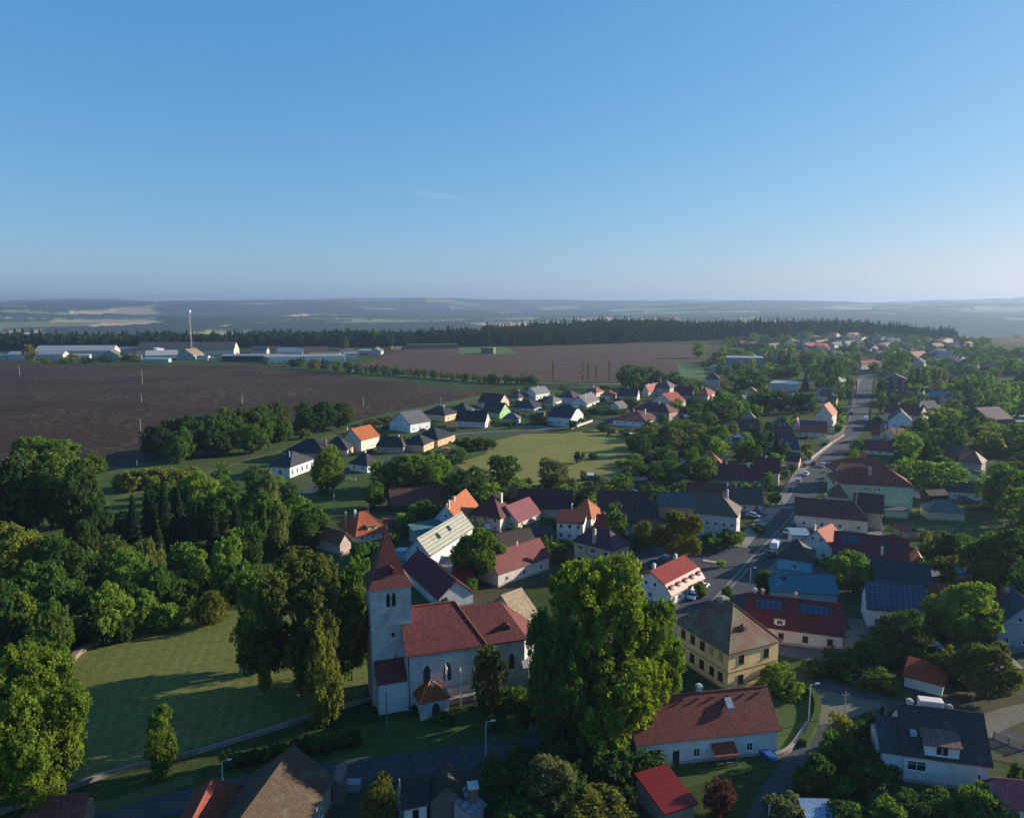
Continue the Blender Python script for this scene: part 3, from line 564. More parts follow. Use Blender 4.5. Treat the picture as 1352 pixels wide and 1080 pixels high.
bld('long low white building with four small square windows', 'b4', (948,196), (1190,214), (1186,256), 7.5, 2.4, 'g', (.7,.72,.76), (.09,.06,.055), 'tile', .1, 'outbuilding', 'outbuilding', 'long low white building', win={'F':4}, wh=.8, ww=.9)
bld('tan store with mossy grey hipped roof on school lawn', 'b4', (836,305), (1045,314), (1040,364), 7.5, 3.2, 'h', (.55,.45,.34), (.13,.145,.15), 'slate', .15, 'store', 'outbuilding', 'tan hipped store', win={})
bld('dark brown plank shed beside hipped store', 'b4', (842,222), (950,218), 3.2, 5, 1.6, 'g', (.06,.04,.035), (.07,.04,.035), 'tile', 0, 'shed', 'shed', win={})
bld('brown pyramid roofed house with sunlit right hip', 'a4', (1012,935), (1128,948), 4.6, (1160,928), 4.6, 'h', (.35,.28,.22), (.2,.12,.095), 'tile', .12, 'house', 'house', 'brown pyramid house')
bld('brown plank house with low roof left of pyramid house', 'a4', (895,862), (1008,884), 4.0, 8, 2.2, 'g', (.25,.13,.1), (.1,.055,.045), 'tile', .1, 'house', 'house', win={'F':0})
# ---- left of the road
bld('grey two storey corner house with tan hipped roof', 'd', (100,428), (402,446), (400,662), (480,380), 4.6, 'h', (.5,.5,.5), (.15,.115,.095), 'tile', .25, 'house', 'house', 'grey corner house', iL=.01, rows=2, win={'F':5,'R':2}, ch=((.6,.5,.6,.5,(.5,.2,.15)),(.68,.6,.6,1.0,WH)))
bld('house with dark slate roof and cream street gable', 'd', (318,348), (586,360), (572,418), 8.5, 4.6, 'g', (.7,.62,.48), (.075,.07,.07), 'slate', .15, 'house', 'house', 'dark slate house', ch=((.28,.5,.7,.8),(.05,.5,.5,.9,WH)))
bld('long brown roofed barn behind grey corner house', 'd', (48,305), (330,315), 5.2, 8, 3.8, 'g', (.3,.2,.15), (.14,.055,.045), 'tile', .1, 'barn', 'barn', 'brown barn', win={})
bld('low barn with teal grey roof left of corner house', 'b3', (745,266), (968,278), 4.4, 8, 3.2, 'g', (.3,.25,.2), (.07,.11,.12), 'sheet', .1, 'barn', 'barn', 'teal grey barn', win={})
bld('very long maroon roofed house with three chimneys', 'd', (92,168), (652,192), (660,235), 9.5, 4.8, 'g', (.45,.36,.28), (.17,.04,.045), 'sheet', .04, 'farmhouse', 'house', 'long maroon farmhouse', ch=((.42,.5,.6,.6,WH),(.7,.45,.9,.6,WH)), sky=((.86,.25,.7,.7),), win={'F':5,'R':2})
bld('small hip roofed house with pink red roof behind maroon farmhouse', 'd', (128,70), (292,78), 5.0, 9, 4.6, 'p', (.5,.4,.35), (.34,.12,.10), 'tile', .05, 'house', 'house', 'small pink red house')
bld('maroon house with cream cross gable beside street', 'd', (505,120), (700,135), 5, 9, 4.6, 'g', (.72,.6,.42), (.15,.04,.042), 'tile', .05, 'house', 'house', 'maroon cream gable house', ch=((.45,.5,.5,.4,WH),))
bld('cream house with orange roof and dark blue solar strip', 'e', (155,482), (392,492), (388,530), 10, 4.8, 'g', (.7,.6,.45), (.38,.13,.09), 'tile', .06, 'house', 'house', 'orange solar strip house', sol=((.03,.3,12.5,2.6),), win={'F':4,'R':2})
bld('tall gable house with orange roof slope beside street', 'e', (298,362), (428,372), (430,455), (462,345), 5.4, 'x', (.66,.6,.5), (.44,.15,.09), 'tile', .05, 'house', 'house', 'tall orange gable house')
bld('house with deep blue sheet roof and white end wall', 'e', (30,612), (198,612), (200,658), 9, 5, 'g', (.7,.7,.7), (.02,.05,.09), 'sheet', 0, 'house', 'house', 'deep blue roofed house', win={'F':1,'R':1})
bld('dark gabled house with pale verge behind blue roof', 'e', (0,452), (135,456), 4.2, 9, 4.6, 'x', (.12,.1,.09), (.14,.08,.06), 'tile', .1, 'house', 'house', win={'F':1})
bld('low red roofed house left of orange solar house', 'e', (-25,512), (152,516), 3.6, 8, 3.6, 'g', (.4,.25,.2), (.19,.055,.05), 'tile', .08, 'house', 'house', win={'F':2})
bld('small dark cottage with porch by street trees', 'e', (92,690), (192,700), 3.2, 6, 3, 'g', (.55,.35,.3), (.06,.05,.05), 'slate', .1, 'cottage', 'house', win={'F':1})
bld('long flat roofed white hall behind conifers', 'l', (238,512), (505,520), (500,590), 14, .8, 's', (.55,.55,.55), (.4,.44,.48), 'sheet', 0, 'hall', 'hall', 'flat roofed hall', win={'F':6}, rows=1)
bld('second flat hall with pale green roof and white end', 'l', (25,655), (655,665), (655,705), 16, .8, 's', (.5,.55,.5), (.3,.36,.33), 'sheet', 0, 'hall', 'hall', win={'F':8}, rows=1)
bld('long pale grey block roofed hall near green field', 'a3', (1112,366), (1308,368), (1308,412), 14, .8, 's', (.3,.28,.27), (.45,.47,.5), 'sheet', 0, 'hall', 'hall', 'pale grey hall', win={'F':6}, rows=1)
bld('small pale grey shed left of grey hall', 'a3', (1020,412), (1100,418), 3.4, 9, 1.2, 'g', (.5,.52,.55), (.35,.4,.45), 'sheet', 0, 'shed', 'shed', win={})
bld('long maroon barn with pale base among gardens', 'k', (1078,732), (1348,738), (1345,770), 10, 4.8, 'g', (.6,.58,.5), (.085,.045,.048), 'tile', .06, 'barn', 'barn', 'garden barn', sky=((.2,.3,.7,.7),(.45,.3,.7,.7),(.66,.3,.7,.7)), win={})
bld('small hipped store with tan roof behind garden barn', 'k', (1225,626), (1325,630), 4.4, 8, 3.2, 'p', (.3,.22,.18), (.3,.24,.2), 'tile', 0, 'store', 'outbuilding', win={})
# ---- cluster behind the meadow
bld('white bungalow with dark red hipped roof facing meadow', 'k', (62,642), (332,655), (300,702), (472,606), 4.6, 'h', (.7,.72,.74), (.15,.055,.05), 'tile', .04, 'bungalow', 'house', 'white meadow bungalow', ch=((.45,.4,.6,.6),(.75,.5,.6,.6,WH)), rows=1, win={'F':4,'R':3})
bld('large dark red house with brick chimney above bungalow', 'k', (236,545), (535,575), 4.8, 11, 4.6, 'h', (.4,.28,.22), (.16,.06,.055), 'tile', .04, 'house', 'house', 'dark red house', ch=((.6,.4,.9,.8,(.4,.25,.2)),))
bld('cream house with light red roof slope and two chimneys', 'k', (383,392), (492,374), (385,432,1), (300,392), 4.6, 'g', (.72,.62,.45), (.36,.12,.095), 'tile', .04, 'house', 'house', 'cream red roofed house', ch=((.2,.5,.6,.5,WH),(.6,.5,.6,.5)))
bld('house with navy roof and cream gable near big dark trees', 'k', (105,426), (264,430), (264,468), (322,418), 4.8, 'g', (.68,.6,.48), (.06,.045,.06), 'tile', 0, 'house', 'house', 'navy roofed house', sky=((.2,.3,.8,1),(.6,.3,.8,1)), ch=((.45,.5,.5,.4,WH),))
bld('brown hipped roof house at back of cluster', 'k', (430,350), (560,360), 5, (590,335), 5.2, 'h', (.45,.42,.4), (.14,.10,.09), 'tile', .1, 'house', 'house', ch=((.15,.5,.6,.6),))
bld('white walled house with wide maroon roof and small gable', 'k', (598,420), (758,426), (756,468), 11, 5.4, 'g', (.6,.66,.7), (.13,.045,.05), 'tile', 0, 'house', 'house', 'wide maroon house', ch=((.1,.5,.5,.4,WH),))
bld('house with bright red sunlit slope among cluster', 'k', (590,490), (662,445), 4.2, (520,455), 4.8, 'g', (.6,.58,.52), (.34,.10,.08), 'tile', 0, 'house', 'house', 'sunlit red house')
bld('maroon roofed house with red right slope', 'k', (780,420), (900,428), 4.4, (955,395), 5, 'h', (.5,.4,.35), (.22,.055,.05), 'tile', 0, 'house', 'house', 'maroon red house', ch=((.3,.5,.6,.4,WH),))
bld('tall cream house with dark hipped roof on rise', 'k', (885,275), (1004,278), (1000,345), 11, 5.4, 'h', (.62,.55,.5), (.14,.08,.08), 'tile', 0, 'house', 'house', 'tall cream house', rows=2)
bld('low orange gabled annex in front of tall cream house', 'k', (925,375), (1050,378), 3.2, 8, 3.4, 'x', (.7,.45,.25), (.4,.2,.12), 'tile', .05, 'annex', 'house', win={'F':2})
bld('tiny summer house with pink pyramid roof behind hedge', 'k', (1238,380), (1326,384), 3.4, 8, 3, 'p', (.5,.48,.45), (.5,.28,.22), 'tile', 0, 'summer_house', 'house', 'pink pyramid summer house', win={})
bld('white house with black roof and sunlit gable facing meadow', 'j', (555,410), (752,420), (718,497), (874,384), 4.8, 'g', (.7,.72,.74), (.03,.033,.045), 'slate', 0, 'house', 'house', 'black roofed meadow house', jerk=.25, rows=1, win={'F':3,'R':2}, sky=((.25,.25,.8,1.1),))
bld('white gable house with grey sunlit roof slope', 'j', (758,288), (900,296), (900,322), (1004,258), 4.6, 'x', (.72,.72,.7), (.18,.17,.17), 'slate', 0, 'house', 'house', 'grey slope gable house', ch=((.7,.2,.5,.4,WH),))
bld('dark maroon hipped house between grey roofed houses', 'j', (645,228), (775,240), 4.0, (835,222), 4.2, 'h', (.5,.5,.5), (.10,.045,.055), 'slate', 0, 'bungalow', 'house')
bld('bungalow with pink red pyramid roof by field edge', 'j', (905,182), (988,192), 3.2, (1030,178), 3.6, 'h', (.68,.6,.5), (.36,.12,.10), 'tile', 0, 'bungalow', 'house', 'pink red bungalow', ch=((.3,.5,.6,.5,WH),))
bld('small bungalow with orange pyramid roof by dark hedge', 'j', (1025,215), (1132,220), 3.0, 10, 3.4, 'p', (.6,.56,.5), (.38,.16,.11), 'tile', 0, 'bungalow', 'house', 'small orange bungalow', win={'F':1})
bld('grey roofed garage beside dark hedge in cluster', 'j', (1095,300), (1195,322), 3.0, (1225,304), 3, 'x', (.5,.5,.52), (.2,.19,.18), 'slate', 0, 'garage', 'garage', win={})
bld('wide white bungalow with dark hipped roof and rooflights', 'j', (222,326), (426,332), (425,362), (545,302), 4.6, 'h', (.7,.68,.62), (.035,.036,.045), 'slate', 0, 'bungalow', 'house', 'wide white bungalow', rows=1)
bld('grey hipped bungalow right of rooflight bungalow', 'j', (520,275), (600,286), 3.4, (655,258), 3.6, 'h', (.68,.64,.58), (.12,.115,.115), 'slate', 0, 'bungalow', 'house')
bld('tan bungalow with dark hipped roof at field edge', 'j', (172,232), (288,242), (288,276), (402,216), 4.0, 'h', (.7,.52,.34), (.06,.058,.06), 'slate', 0, 'bungalow', 'house', 'tan field edge bungalow', ch=((.5,.5,.5,.5,WH),), rows=1)
bld('white house with pale grey cross roof by lawn', 'j', (352,190), (446,208), 4.0, (522,186), 3.8, 'x', (.7,.7,.72), (.2,.21,.23), 'slate', 0, 'house', 'house', 'pale grey roofed house', ch=((.5,.5,.5,.5,WH),))
bld('flat grey hipped carport house before green gable', 'j', (150,420), (300,425), 3.0, (330,408), 3.2, 'h', (.4,.42,.45), (.14,.145,.16), 'slate', 0, 'garage', 'garage', win={'F':1})
bld('house with apple green gable wall and black roof', 'i', (1045,292), (1200,308), (1202,356), (1292,288), 5.0, 'g', (.36,.62,.26), (.028,.03,.036), 'slate', 0, 'house', 'house', 'green gable house', win={'F':2,'R':2})
bld('house with maroon roof and orange cream sunlit gable', 'i', (1012,212), (1196,220), (1196,262), (1302,200), 4.8, 'g', (.74,.5,.36), (.10,.035,.038), 'tile', 0, 'house', 'house', 'orange cream gable house', sky=((.3,.3,.8,1),(.65,.3,.8,1)))
bld('long black roofed house with pink white gable', 'i', (808,384), (1062,388), (1060,440), (1184,372), 5.0, 'g', (.72,.58,.56), (.026,.027,.034), 'slate', 0, 'house', 'house', 'pink gable house', ch=((.5,.5,.5,.5,WH),), rows=1)
bld('bungalow with bright orange tan end wall and black hip roof', 'i', (500,312), (706,328), (706,384), (836,302), 4.2, 'h', (.74,.5,.3), (.04,.04,.046), 'slate', 0, 'bungalow', 'house', 'orange tan bungalow', rows=1, win={'F':2,'R':2}, ch=((.6,.6,.4,.4,WH),))
bld('dark hipped bungalow behind black roofed houses', 'i', (770,280), (905,286), 3.4, (990,270), 4, 'h', (.4,.4,.4), (.035,.036,.042), 'slate', 0, 'bungalow', 'house', win={})
bld('white gable house with broad grey sunlit roof', 'i', (205,402), (398,408), (392,482), (622,386), 5.0, 'x', (.66,.7,.74), (.13,.13,.14), 'slate', 0, 'house', 'house', 'broad grey roofed house', win={'F':2,'R':3}, sky=())
bld('orange walled bungalow with open porch and black roof', 'i', (425,525), (642,546), (642,606), (782,498), 4.4, 'h', (.74,.40,.22), (.03,.031,.037), 'slate', 0, 'bungalow', 'house', 'orange porch bungalow', rows=1, win={'F':1,'R':3})
bld('brick bungalow with black hipped roof and two tall windows', 'i', (345,588), (522,592), (522,656), (636,556), 4.0, 'h', (.72,.44,.28), (.035,.035,.04), 'slate', 0, 'bungalow', 'house', 'two window bungalow', rows=1, win={'F':1,'R':2})
bld('brown walled bungalow with steep dark hip and chimney', 'i', (105,606), (335,610), (335,668), (396,596), 4.4, 'h', (.42,.3,.24), (.045,.043,.046), 'slate', 0, 'bungalow', 'house', 'brown walled bungalow', rows=1, ch=((.78,.5,.5,.6,WH),))
bld('white bungalow with black roof half hidden by trees', 't2', (792,638), (962,645), (958,705), (1132,618), 4.4, 'h', (.66,.7,.74), (.035,.036,.043), 'slate', 0, 'bungalow', 'house', 'half hidden bungalow', rows=1, ch=((.5,.5,.5,.6,WH),))
bld('white bungalow with dark hipped roof at grassy field edge', 't2', (93,655), (273,660), (272,752), (490,588), 4.8, 'h', (.76,.72,.72), (.04,.041,.05), 'slate', 0, 'bungalow', 'house', 'white field bungalow', rows=1, win={'F':1,'R':5}, ww=1.2, wh=1.9, ch=((.6,.3,.5,.5,(.2,.2,.2)),), far=False)
bld('long black roofed house behind white field bungalow', 't2', (218,522), (560,535), 3.6, 14, 4.8, 'h', (.3,.3,.32), (.022,.023,.028), 'slate', 0, 'bungalow', 'house', 'long black roofed house', ch=((.85,.5,.6,.3,(.3,.15,.12)),), win={})
bld('brown walled black roofed house with white garage doors', 't2', (560,505), (782,500), (785,556), (882,466), 5.0, 'h', (.6,.42,.3), (.035,.035,.04), 'slate', 0, 'house', 'house', 'garage door house', rows=1, win={'F':0,'R':2})
bld('cream house with bright orange roof and grey gable', 't2', (752,400), (908,420), (905,512), (1048,378), 4.6, 'x', (.74,.66,.56), (.42,.15,.075), 'tile', 0, 'house', 'house', 'bright orange roofed house', win={'F':1,'R':4}, rows=1, wh=.8, ch=((.2,.1,.5,.2),))
# ---- old village behind the church
r, L, D, h, zr = bld('orange hipped farmhouse with small yellow roof dormer', 'b2', (516,430), (700,390), (516,470,1), (430,366), 4.6, 'h', (.62,.6,.58), (.42,.13,.07), 'tile', .03, 'farmhouse', 'house', 'orange hipped farmhouse', ins=4.2, ch=((.3,.55,.6,.6,WH),(.05,.6,.5,.3)), far=False)
dm = empty('dormer', L*.55, D*.08, z=h+.3); dm.parent = r; p = MB(); p.box(-1.6, 0, 0, 1.6, D*.3, 1.5); p.obj('dormer_wall', m_wall((.74,.6,.3), .1), dm); p = MB(); p.box(-2, -.4, 1.5, 2, D*.36, 1.68); p.obj('dormer_roof', m_plain((.3,.12,.09), .7), dm); window(dm, 0, 0, .35, 0, .9, .9)
bld('low barn with brown tiled roof beside orange farmhouse', 'b2', (296,440), (432,474), 3.2, (512,455), 2.8, 'g', (.5,.4,.35), (.24,.10,.065), 'tile', .12, 'barn', 'barn', 'low brown barn', win={})
bld('long open barn with rusty brown roof below lime trees', 'b2', (700,272), (1008,246), (700,300,1), 9, 4.4, 'g', (.1,.065,.05), (.13,.06,.05), 'tile', .1, 'barn', 'barn', 'long open barn', win={})
bld('white blue gable house with orange roof and flue', 't3', (715,338), (916,182), 4.4, (452,338), 4.8, 'g', (.62,.68,.72), (.44,.16,.09), 'tile', .06, 'house', 'house', 'orange roofed village house', ch=((.35,.45,.45,.8,WH),(.05,.4,.4,1.2,WH)), far=False)
bld('lean to with mossy teal roof below orange roofed house', 't3', (372,472), (640,410), 2.8, 6.5, 2.2, 's', (.4,.42,.42), (.09,.16,.17), 'slate', .2, 'lean_to', 'outbuilding', win={})
bld('cream two storey house with maroon hip roof and solar panel', 't3', (800,274), (1086,304), (1090,432), (1262,232), 5.2, 'h', (.66,.58,.46), (.11,.035,.035), 'tile', .02, 'house', 'house', 'cream solar panel house', rows=2, ch=((.7,.6,.8,.6,(.7,.62,.5)),), far=False)
bld('cream farmhouse with dusty maroon gable roof', 't4', (165,338), (374,246), (170,410,1), 9, 4.2, 'g', (.66,.58,.44), (.22,.075,.085), 'sheet', .02, 'farmhouse', 'house', 'dusty maroon farmhouse', far=False, win={'F':3,'R':1,'L':2})
bld('long barn with black maroon roof and cream gateway', 't4', (140,206), (642,222), (640,310), 10, 4.8, 'g', (.5,.44,.34), (.065,.028,.03), 'tile', .02, 'barn', 'barn', 'long black maroon barn', win={'F':0})
bld('long barn with worn dark brown roof and white gable edge', 't4', (866,208), (1335,222), 4.2, 9, 4.4, 'g', (.25,.18,.14), (.085,.045,.042), 'tile', .1, 'barn', 'barn', 'worn brown barn', win={})
bld('old barn with dark grey roof behind olive tree', 't4', (1235,300), (1420,300), 3.6, 8, 4.2, 'g', (.16,.12,.1), (.05,.045,.045), 'tile', .1, 'barn', 'barn', win={})
bld('white house with orange pyramid roof and tall chimney', 't4', (612,258), (816,302), (826,402), (916,240), 4.4, 'h', (.72,.68,.62), (.45,.17,.09), 'tile', 0, 'house', 'house', 'orange pyramid house', ins=5.8, rows=2, far=False, ch=((.08,.1,.4,-1.2,WH),))
bld('white front wing with shallow maroon roof', 't4', (494,328), (748,348), (500,492,1), 6.5, 1.9, 's', (.72,.7,.68), (.14,.045,.04), 'tile', .1, 'house_wing', 'house', 'white front wing', rows=2, win={'F':3,'R':0,'L':1}, far=False)
bld('white gable bungalow with clean maroon roof', 't4', (835,402), (1062,424), (1064,462), 7.5, 3.6, 'g', (.74,.72,.68), (.18,.04,.045), 'sheet', 0, 'bungalow', 'house', 'clean maroon bungalow', ch=((.3,.55,.5,.4,(.5,.25,.2)),), far=False)
bld('tan stone house with plum coloured hipped roof', 't4', (1012,592), (1176,530), (1062,800,1), (640,500), 3.6, 'hx', (.46,.37,.26), (.085,.045,.065), 'tile', 0, 'house', 'house', 'plum roofed stone house', rows=2, far=False, win={'F':1,'R':3,'L':3}, ww=1.5, ch=((.1,.5,.7,.5,(.5,.4,.3)),))
r, L, D, h, zr = bld('long pale pink farmhouse with maroon roof above churchyard', 'o', (657.5,758.5), (727.5,736), (658,777,1), (624.5,749), 4.0, 'g', (.66,.56,.52), (.2,.06,.062), 'tile', .03, 'farmhouse', 'house', 'pink farmhouse', far=False, win={'F':3,'R':1,'L':0}, ch=((.55,.5,.35,.7,WH),))
bld('dark low shed roof in farmyard', 't4', (180,440), (452,452), 2.6, 6, 1.0, 's', (.1,.05,.05), (.05,.025,.028), 'tile', .02, 'shed', 'shed', win={})
bld('outbuilding with mossy black roof behind pink farmhouse', 't4', (20,560), (330,500), 3.2, 7, 2.8, 'g', (.3,.25,.22), (.05,.035,.03), 'tile', .3, 'outbuilding', 'outbuilding', win={})
bld('white barn with black triangular gable behind church nave', 't1', (432,408), (628,380), (436,470,1), (232,232), 3.6, 'x', (.62,.66,.68), (.16,.035,.04), 'tile', .2, 'barn', 'barn', 'white barn behind church', win={}, far=False, dirt=.3)
bld('low shed with bright red metal roof beside white barn', 't1', (500,296), (618,296), 2.8, 5, 1.5, 's', (.5,.52,.55), (.32,.05,.05), 'sheet', 0, 'shed', 'shed', win={})
bld('white barn with cream corrugated roof and two skylights', 't3', (458,634), (852,372), 3.8, (244,592), 4.0, 'g', (.6,.65,.7), (.36,.37,.31), 'corr', .15, 'barn', 'barn', 'cream corrugated barn', sky=((.3,.22,1.3,1.6),(.55,.24,1.3,1.6)), win={'L':2}, far=False, wh=2.0)
bld('barn with sunlit pale tan roof right of church', 't1', (858,520), (962,428), 4.4, (735,425), 3.8, 'g', (.5,.42,.33), (.42,.34,.24), 'tile', .15, 'barn', 'barn', 'pale tan barn', win={})

bld('plum roofed outbuilding beside brown timber house', 'm', (300,612), (440,622), 4.2, 11, 4.2, 'g', (.4,.35,.33), (.12,.06,.065), 'tile', .1, 'outbuilding', 'outbuilding', win={'F':1})
bld('long rust roofed yard range behind maroon farmhouse', 'm', (110,632), (330,648), 4.4, 9, 4.0, 'g', (.45,.36,.3), (.2,.075,.06), 'tile', .1, 'yard_range', 'outbuilding', win={'F':3}, ch=((.4,.5,.6,.6),))
bld('red roofed house left of street beyond orange gable', 'l', (440,905), (520,910), 4.4, 9, 4.4, 'x', (.5,.4,.35), (.3,.09,.06), 'tile', .1)
bld('dusty red house beyond second hall near street', 'l', (690,620), (790,628), 4.2, 9, 4.0, 'g', (.5,.45,.4), (.25,.09,.08), 'tile', .1)
bld('grey roofed house between maroon farmhouse and grey barn', 'm', (470,740), (600,735), 4.0, 9, 4.0, 'g', (.4,.38,.36), (.12,.115,.12), 'tile', .1)
bld('red roofed cottage on right pavement past white van', 'e', (700,505), (765,510), 3.4, 8, 3.6, 'g', (.5,.4,.35), (.24,.07,.06), 'tile', .1)
bld('dark red roofed cottage before deep blue roofed house', 'e', (-10,600), (40,606), 3.4, 8, 3.6, 'g', (.5,.4,.35), (.24,.06,.05), 'tile', .1, win={'F':1})
bld('brown roofed house beside the street conifers', 'e', (380,275), (450,280), 3.8, 9, 3.8, 'g', (.6,.5,.4), (.22,.1,.07), 'tile', .1)
bld('orange roofed villa right of dark hedge row', 'l', (640,800), (720,812), 4.4, 9, 4.2, 'h', (.6,.5,.4), (.34,.12,.07), 'tile', .1)
# ================================================================ FARM on the plateau edge
SH = (.30,.34,.38)
def farm(*a, **k):
    k.setdefault('win', {}); k.setdefault('group', 'farm buildings beyond the ploughed field'); return bld(*a, **k)
farm('long grey farm hall with pale ridge, farthest left', 'a1', (178,332), (592,330), (592,362), 22, 6, 'g', (.5,.48,.46), (.55,.54,.52), 'sheet', 0, 'farm_hall', 'farm building', 'long grey farm hall', ov=.3)
farm('low grey blue farm hall in front of long hall', 'a1', (35,352), (330,350), (330,378), 16, 3.6, 'g', (.5,.5,.5), (.36,.38,.4), 'sheet', 0, 'farm_hall', 'farm building', ov=.3)
farm('white roofed farm shed with gable open to field', 'a1', (400,345), (520,342), 3.8, 14, 3.6, 'g', (.45,.4,.36), (.5,.52,.53), 'sheet', 0, 'farm_shed', 'farm building', ov=.3)
farm('green gabled cowshed with brown grey roof', 'a1', (488,362), (625,356), (625,378), (716,334), 6.5, 'x', (.2,.36,.34), (.22,.18,.16), 'tile', .1, 'cowshed', 'farm building', 'brown roofed cowshed', ov=.3)
farm('biggest farm barn with wide worn grey roof and pale gable', 'a1', (714,328), (1228,326), (1228,352), 24, 9.5, 'g', (.62,.56,.46), (.17,.155,.145), 'tile', .15, 'barn', 'farm building', 'biggest farm barn', ov=.3)
farm('grey white farm sheds below the biggest barn', 'a1', (762,356), (932,352), 4.0, 18, 5.5, 'g', (.62,.6,.58), (.45,.46,.46), 'sheet', 0, 'farm_shed', 'farm building', ov=.3)
farm('small white block on farm roof line', 'a1', (822,322), (895,318), 4.0, 8, 1.5, 's', (.7,.7,.7), (.6,.62,.64), 'sheet', 0, 'farm_shed', 'farm building', ov=.3, z0=4)
farm('green gable farmhouse with rusty tan roof below mast', 'a1', (936,352), (1016,354), (1016,378), (1150,334), 7.0, 'x', (.22,.38,.36), (.34,.24,.19), 'tile', .1, 'farmhouse', 'farm building', 'rusty roofed farmhouse', ov=.3)
farm('long low pale green farm cabin with white end', 'a1', (748,372), (884,374), (884,392), 6, .6, 's', (.3,.5,.46), (.4,.5,.5), 'sheet', 0, 'farm_cabin', 'farm building', ov=.3, win={'F':5})
farm('small pale green hut with flat roof', 'a1', (1092,368), (1140,368), (1140,388), 6, .6, 's', (.45,.55,.4), (.5,.5,.45), 'sheet', 0, 'farm_hut', 'farm building', ov=.3, win={'F':1})
farm('white twin silos block right of rusty farmhouse', 'a1', (1150,322), (1200,322), (1200,350), 7, .6, 's', (.68,.68,.66), (.6,.6,.6), 'sheet', 0, 'silo_block', 'farm building', ov=.3)
farm('dark open cattle shed with row of white posts', 'a1', (1160,358), (1475,356), (1475,386), 10, 1.4, 's', (.05,.04,.045), (.3,.32,.36), 'sheet', 0, 'cattle_shed', 'farm building', 'open cattle shed', ov=.3)
farm('white long farm building with blue grey roof and strip windows', 'a2', (28,364), (460,358), (460,388), 10, 2.2, 'g', (.7,.72,.68), (.46,.46,.45), 'sheet', 0, 'farm_building', 'farm building', 'strip window farm building', ov=.3, win={'F':14,'R':2}, ww=2.4, rows=1)
farm('teal roofed farm shed behind strip window building', 'a2', (98,338), (236,338), 4, 18, 5.5, 'g', (.58,.58,.55), (.4,.42,.42), 'sheet', 0, 'farm_shed', 'farm building', ov=.3)
farm('dark roofed farm shed next to teal shed', 'a2', (-30,328), (118,326), 4, 16, 5, 'g', (.4,.35,.3), (.08,.085,.095), 'sheet', 0, 'farm_shed', 'farm building', ov=.3)
farm('brown roofed farm barn with sunlit orange gable', 'a2', (238,336), (372,334), (372,352), 14, 6, 'g', (.6,.4,.24), (.15,.12,.105), 'tile', .1, 'barn', 'farm building', 'orange gabled barn', ov=.3)
farm('farmhouse with tan walls and grey brown roof', 'a2', (418,340), (536,338), (536,356), 14, 5, 'h', (.6,.45,.3), (.2,.17,.15), 'tile', .1, 'farmhouse', 'farm building', ov=.3)
farm('small mint green and white farm house', 'a2', (455,346), (526,345), (526,374), 9, 1.5, 's', (.4,.62,.52), (.3,.34,.36), 'sheet', 0, 'farmhouse', 'farm building', 'mint farm house', ov=.3, win={'F':2})
farm('grey shed with white sunlit gable at right end of farm', 'a2', (590,332), (648,334), 4.4, (692,312), 4.4, 'x', (.4,.4,.42), (.22,.22,.23), 'sheet', 0, 'farm_shed', 'farm building', 'white gabled shed', ov=.3)
farm('pale flat roofed store in middle of farm right side', 'a2', (520,328), (586,330), 4.0, 12, .8, 's', (.5,.52,.52), (.45,.48,.5), 'sheet', 0, 'farm_shed', 'farm building', ov=.3)
farm('tan shed beyond mast at right of biggest barn', 'a1', (1312,330), (1400,330), 4.4, 12, 4.4, 'g', (.5,.42,.34), (.13,.12,.12), 'sheet', 0, 'farm_shed', 'farm building', ov=.3)
farm('long low shed with pale roof left of green cowshed', 'a1', (335,358), (470,356), 3.4, 9, 2.2, 'g', (.55,.53,.5), (.4,.4,.39), 'sheet', 0, 'farm_shed', 'farm building', ov=.3)
farm('brown open hay shed right of green cowshed', 'a1', (640,362), (742,360), 4.2, 10, 2.6, 'g', (.2,.14,.1), (.24,.19,.16), 'tile', .1, 'hay_shed', 'farm building', ov=.3)
farm('small white dairy block between farmhouse and silos', 'a1', (1030,362), (1092,362), 3.6, 8, 1.6, 'g', (.62,.6,.56), (.3,.22,.18), 'tile', 0, 'dairy', 'farm building', ov=.3)
farm('tan roofed store behind strip window building', 'a2', (270,352), (400,350), 4.0, 10, 3.0, 'g', (.5,.44,.36), (.28,.22,.18), 'tile', 0, 'farm_store', 'farm building', ov=.3)
farm('pale farm garage between tan walled farmhouse and mint house', 'a2', (385,348), (430,348), 3.4, 8, 2.0, 'g', (.6,.58,.54), (.36,.34,.32), 'sheet', 0, 'garage', 'farm building', ov=.3)
farm('far left low grey shed at picture edge', 'a1', (-60,362), (32,362), 3.8, 14, 2.8, 'g', (.45,.45,.44), (.38,.4,.41), 'sheet', 0, 'farm_shed', 'farm building', ov=.3)
farm('second tall hall with grey roof behind low hall', 'a1', (600,332), (712,331), 5, 16, 5, 'g', (.5,.47,.42), (.25,.235,.22), 'sheet', 0, 'farm_hall', 'farm building', ov=.3)
def stack(label, t, A, B, h):
    a = G(*Q(t, A)); b = G(*Q(t, B)); L = (b-a).length; o = empty('straw_stack', a.x, a.y, math.atan2(b.y-a.y, b.x-a.x)); tag(o, label, 'straw stack', 'straw bale stacks at the field edge')
    p = MB(); nx = max(3, int(L/2.4)); nz = int(h/1.3); bw = L/nx
    for i in range(nx):
        k = nz-(1 if rnd.random() < .2 else 0)
        for j in range(k): p.box(i*bw+.06, rnd.uniform(0,.25), j*1.3, (i+1)*bw-.06, 7+rnd.uniform(-.3,.3), j*1.3+1.24)
    p.obj('bales', m_wall((.26,.19,.11), .4), o); p = MB(); p.box(.3,.5,nz*1.3-.02,L-.3,6.4,nz*1.3+.1); p.obj('cover', m_plain((.3,.26,.2), .8, name='cover'), o)
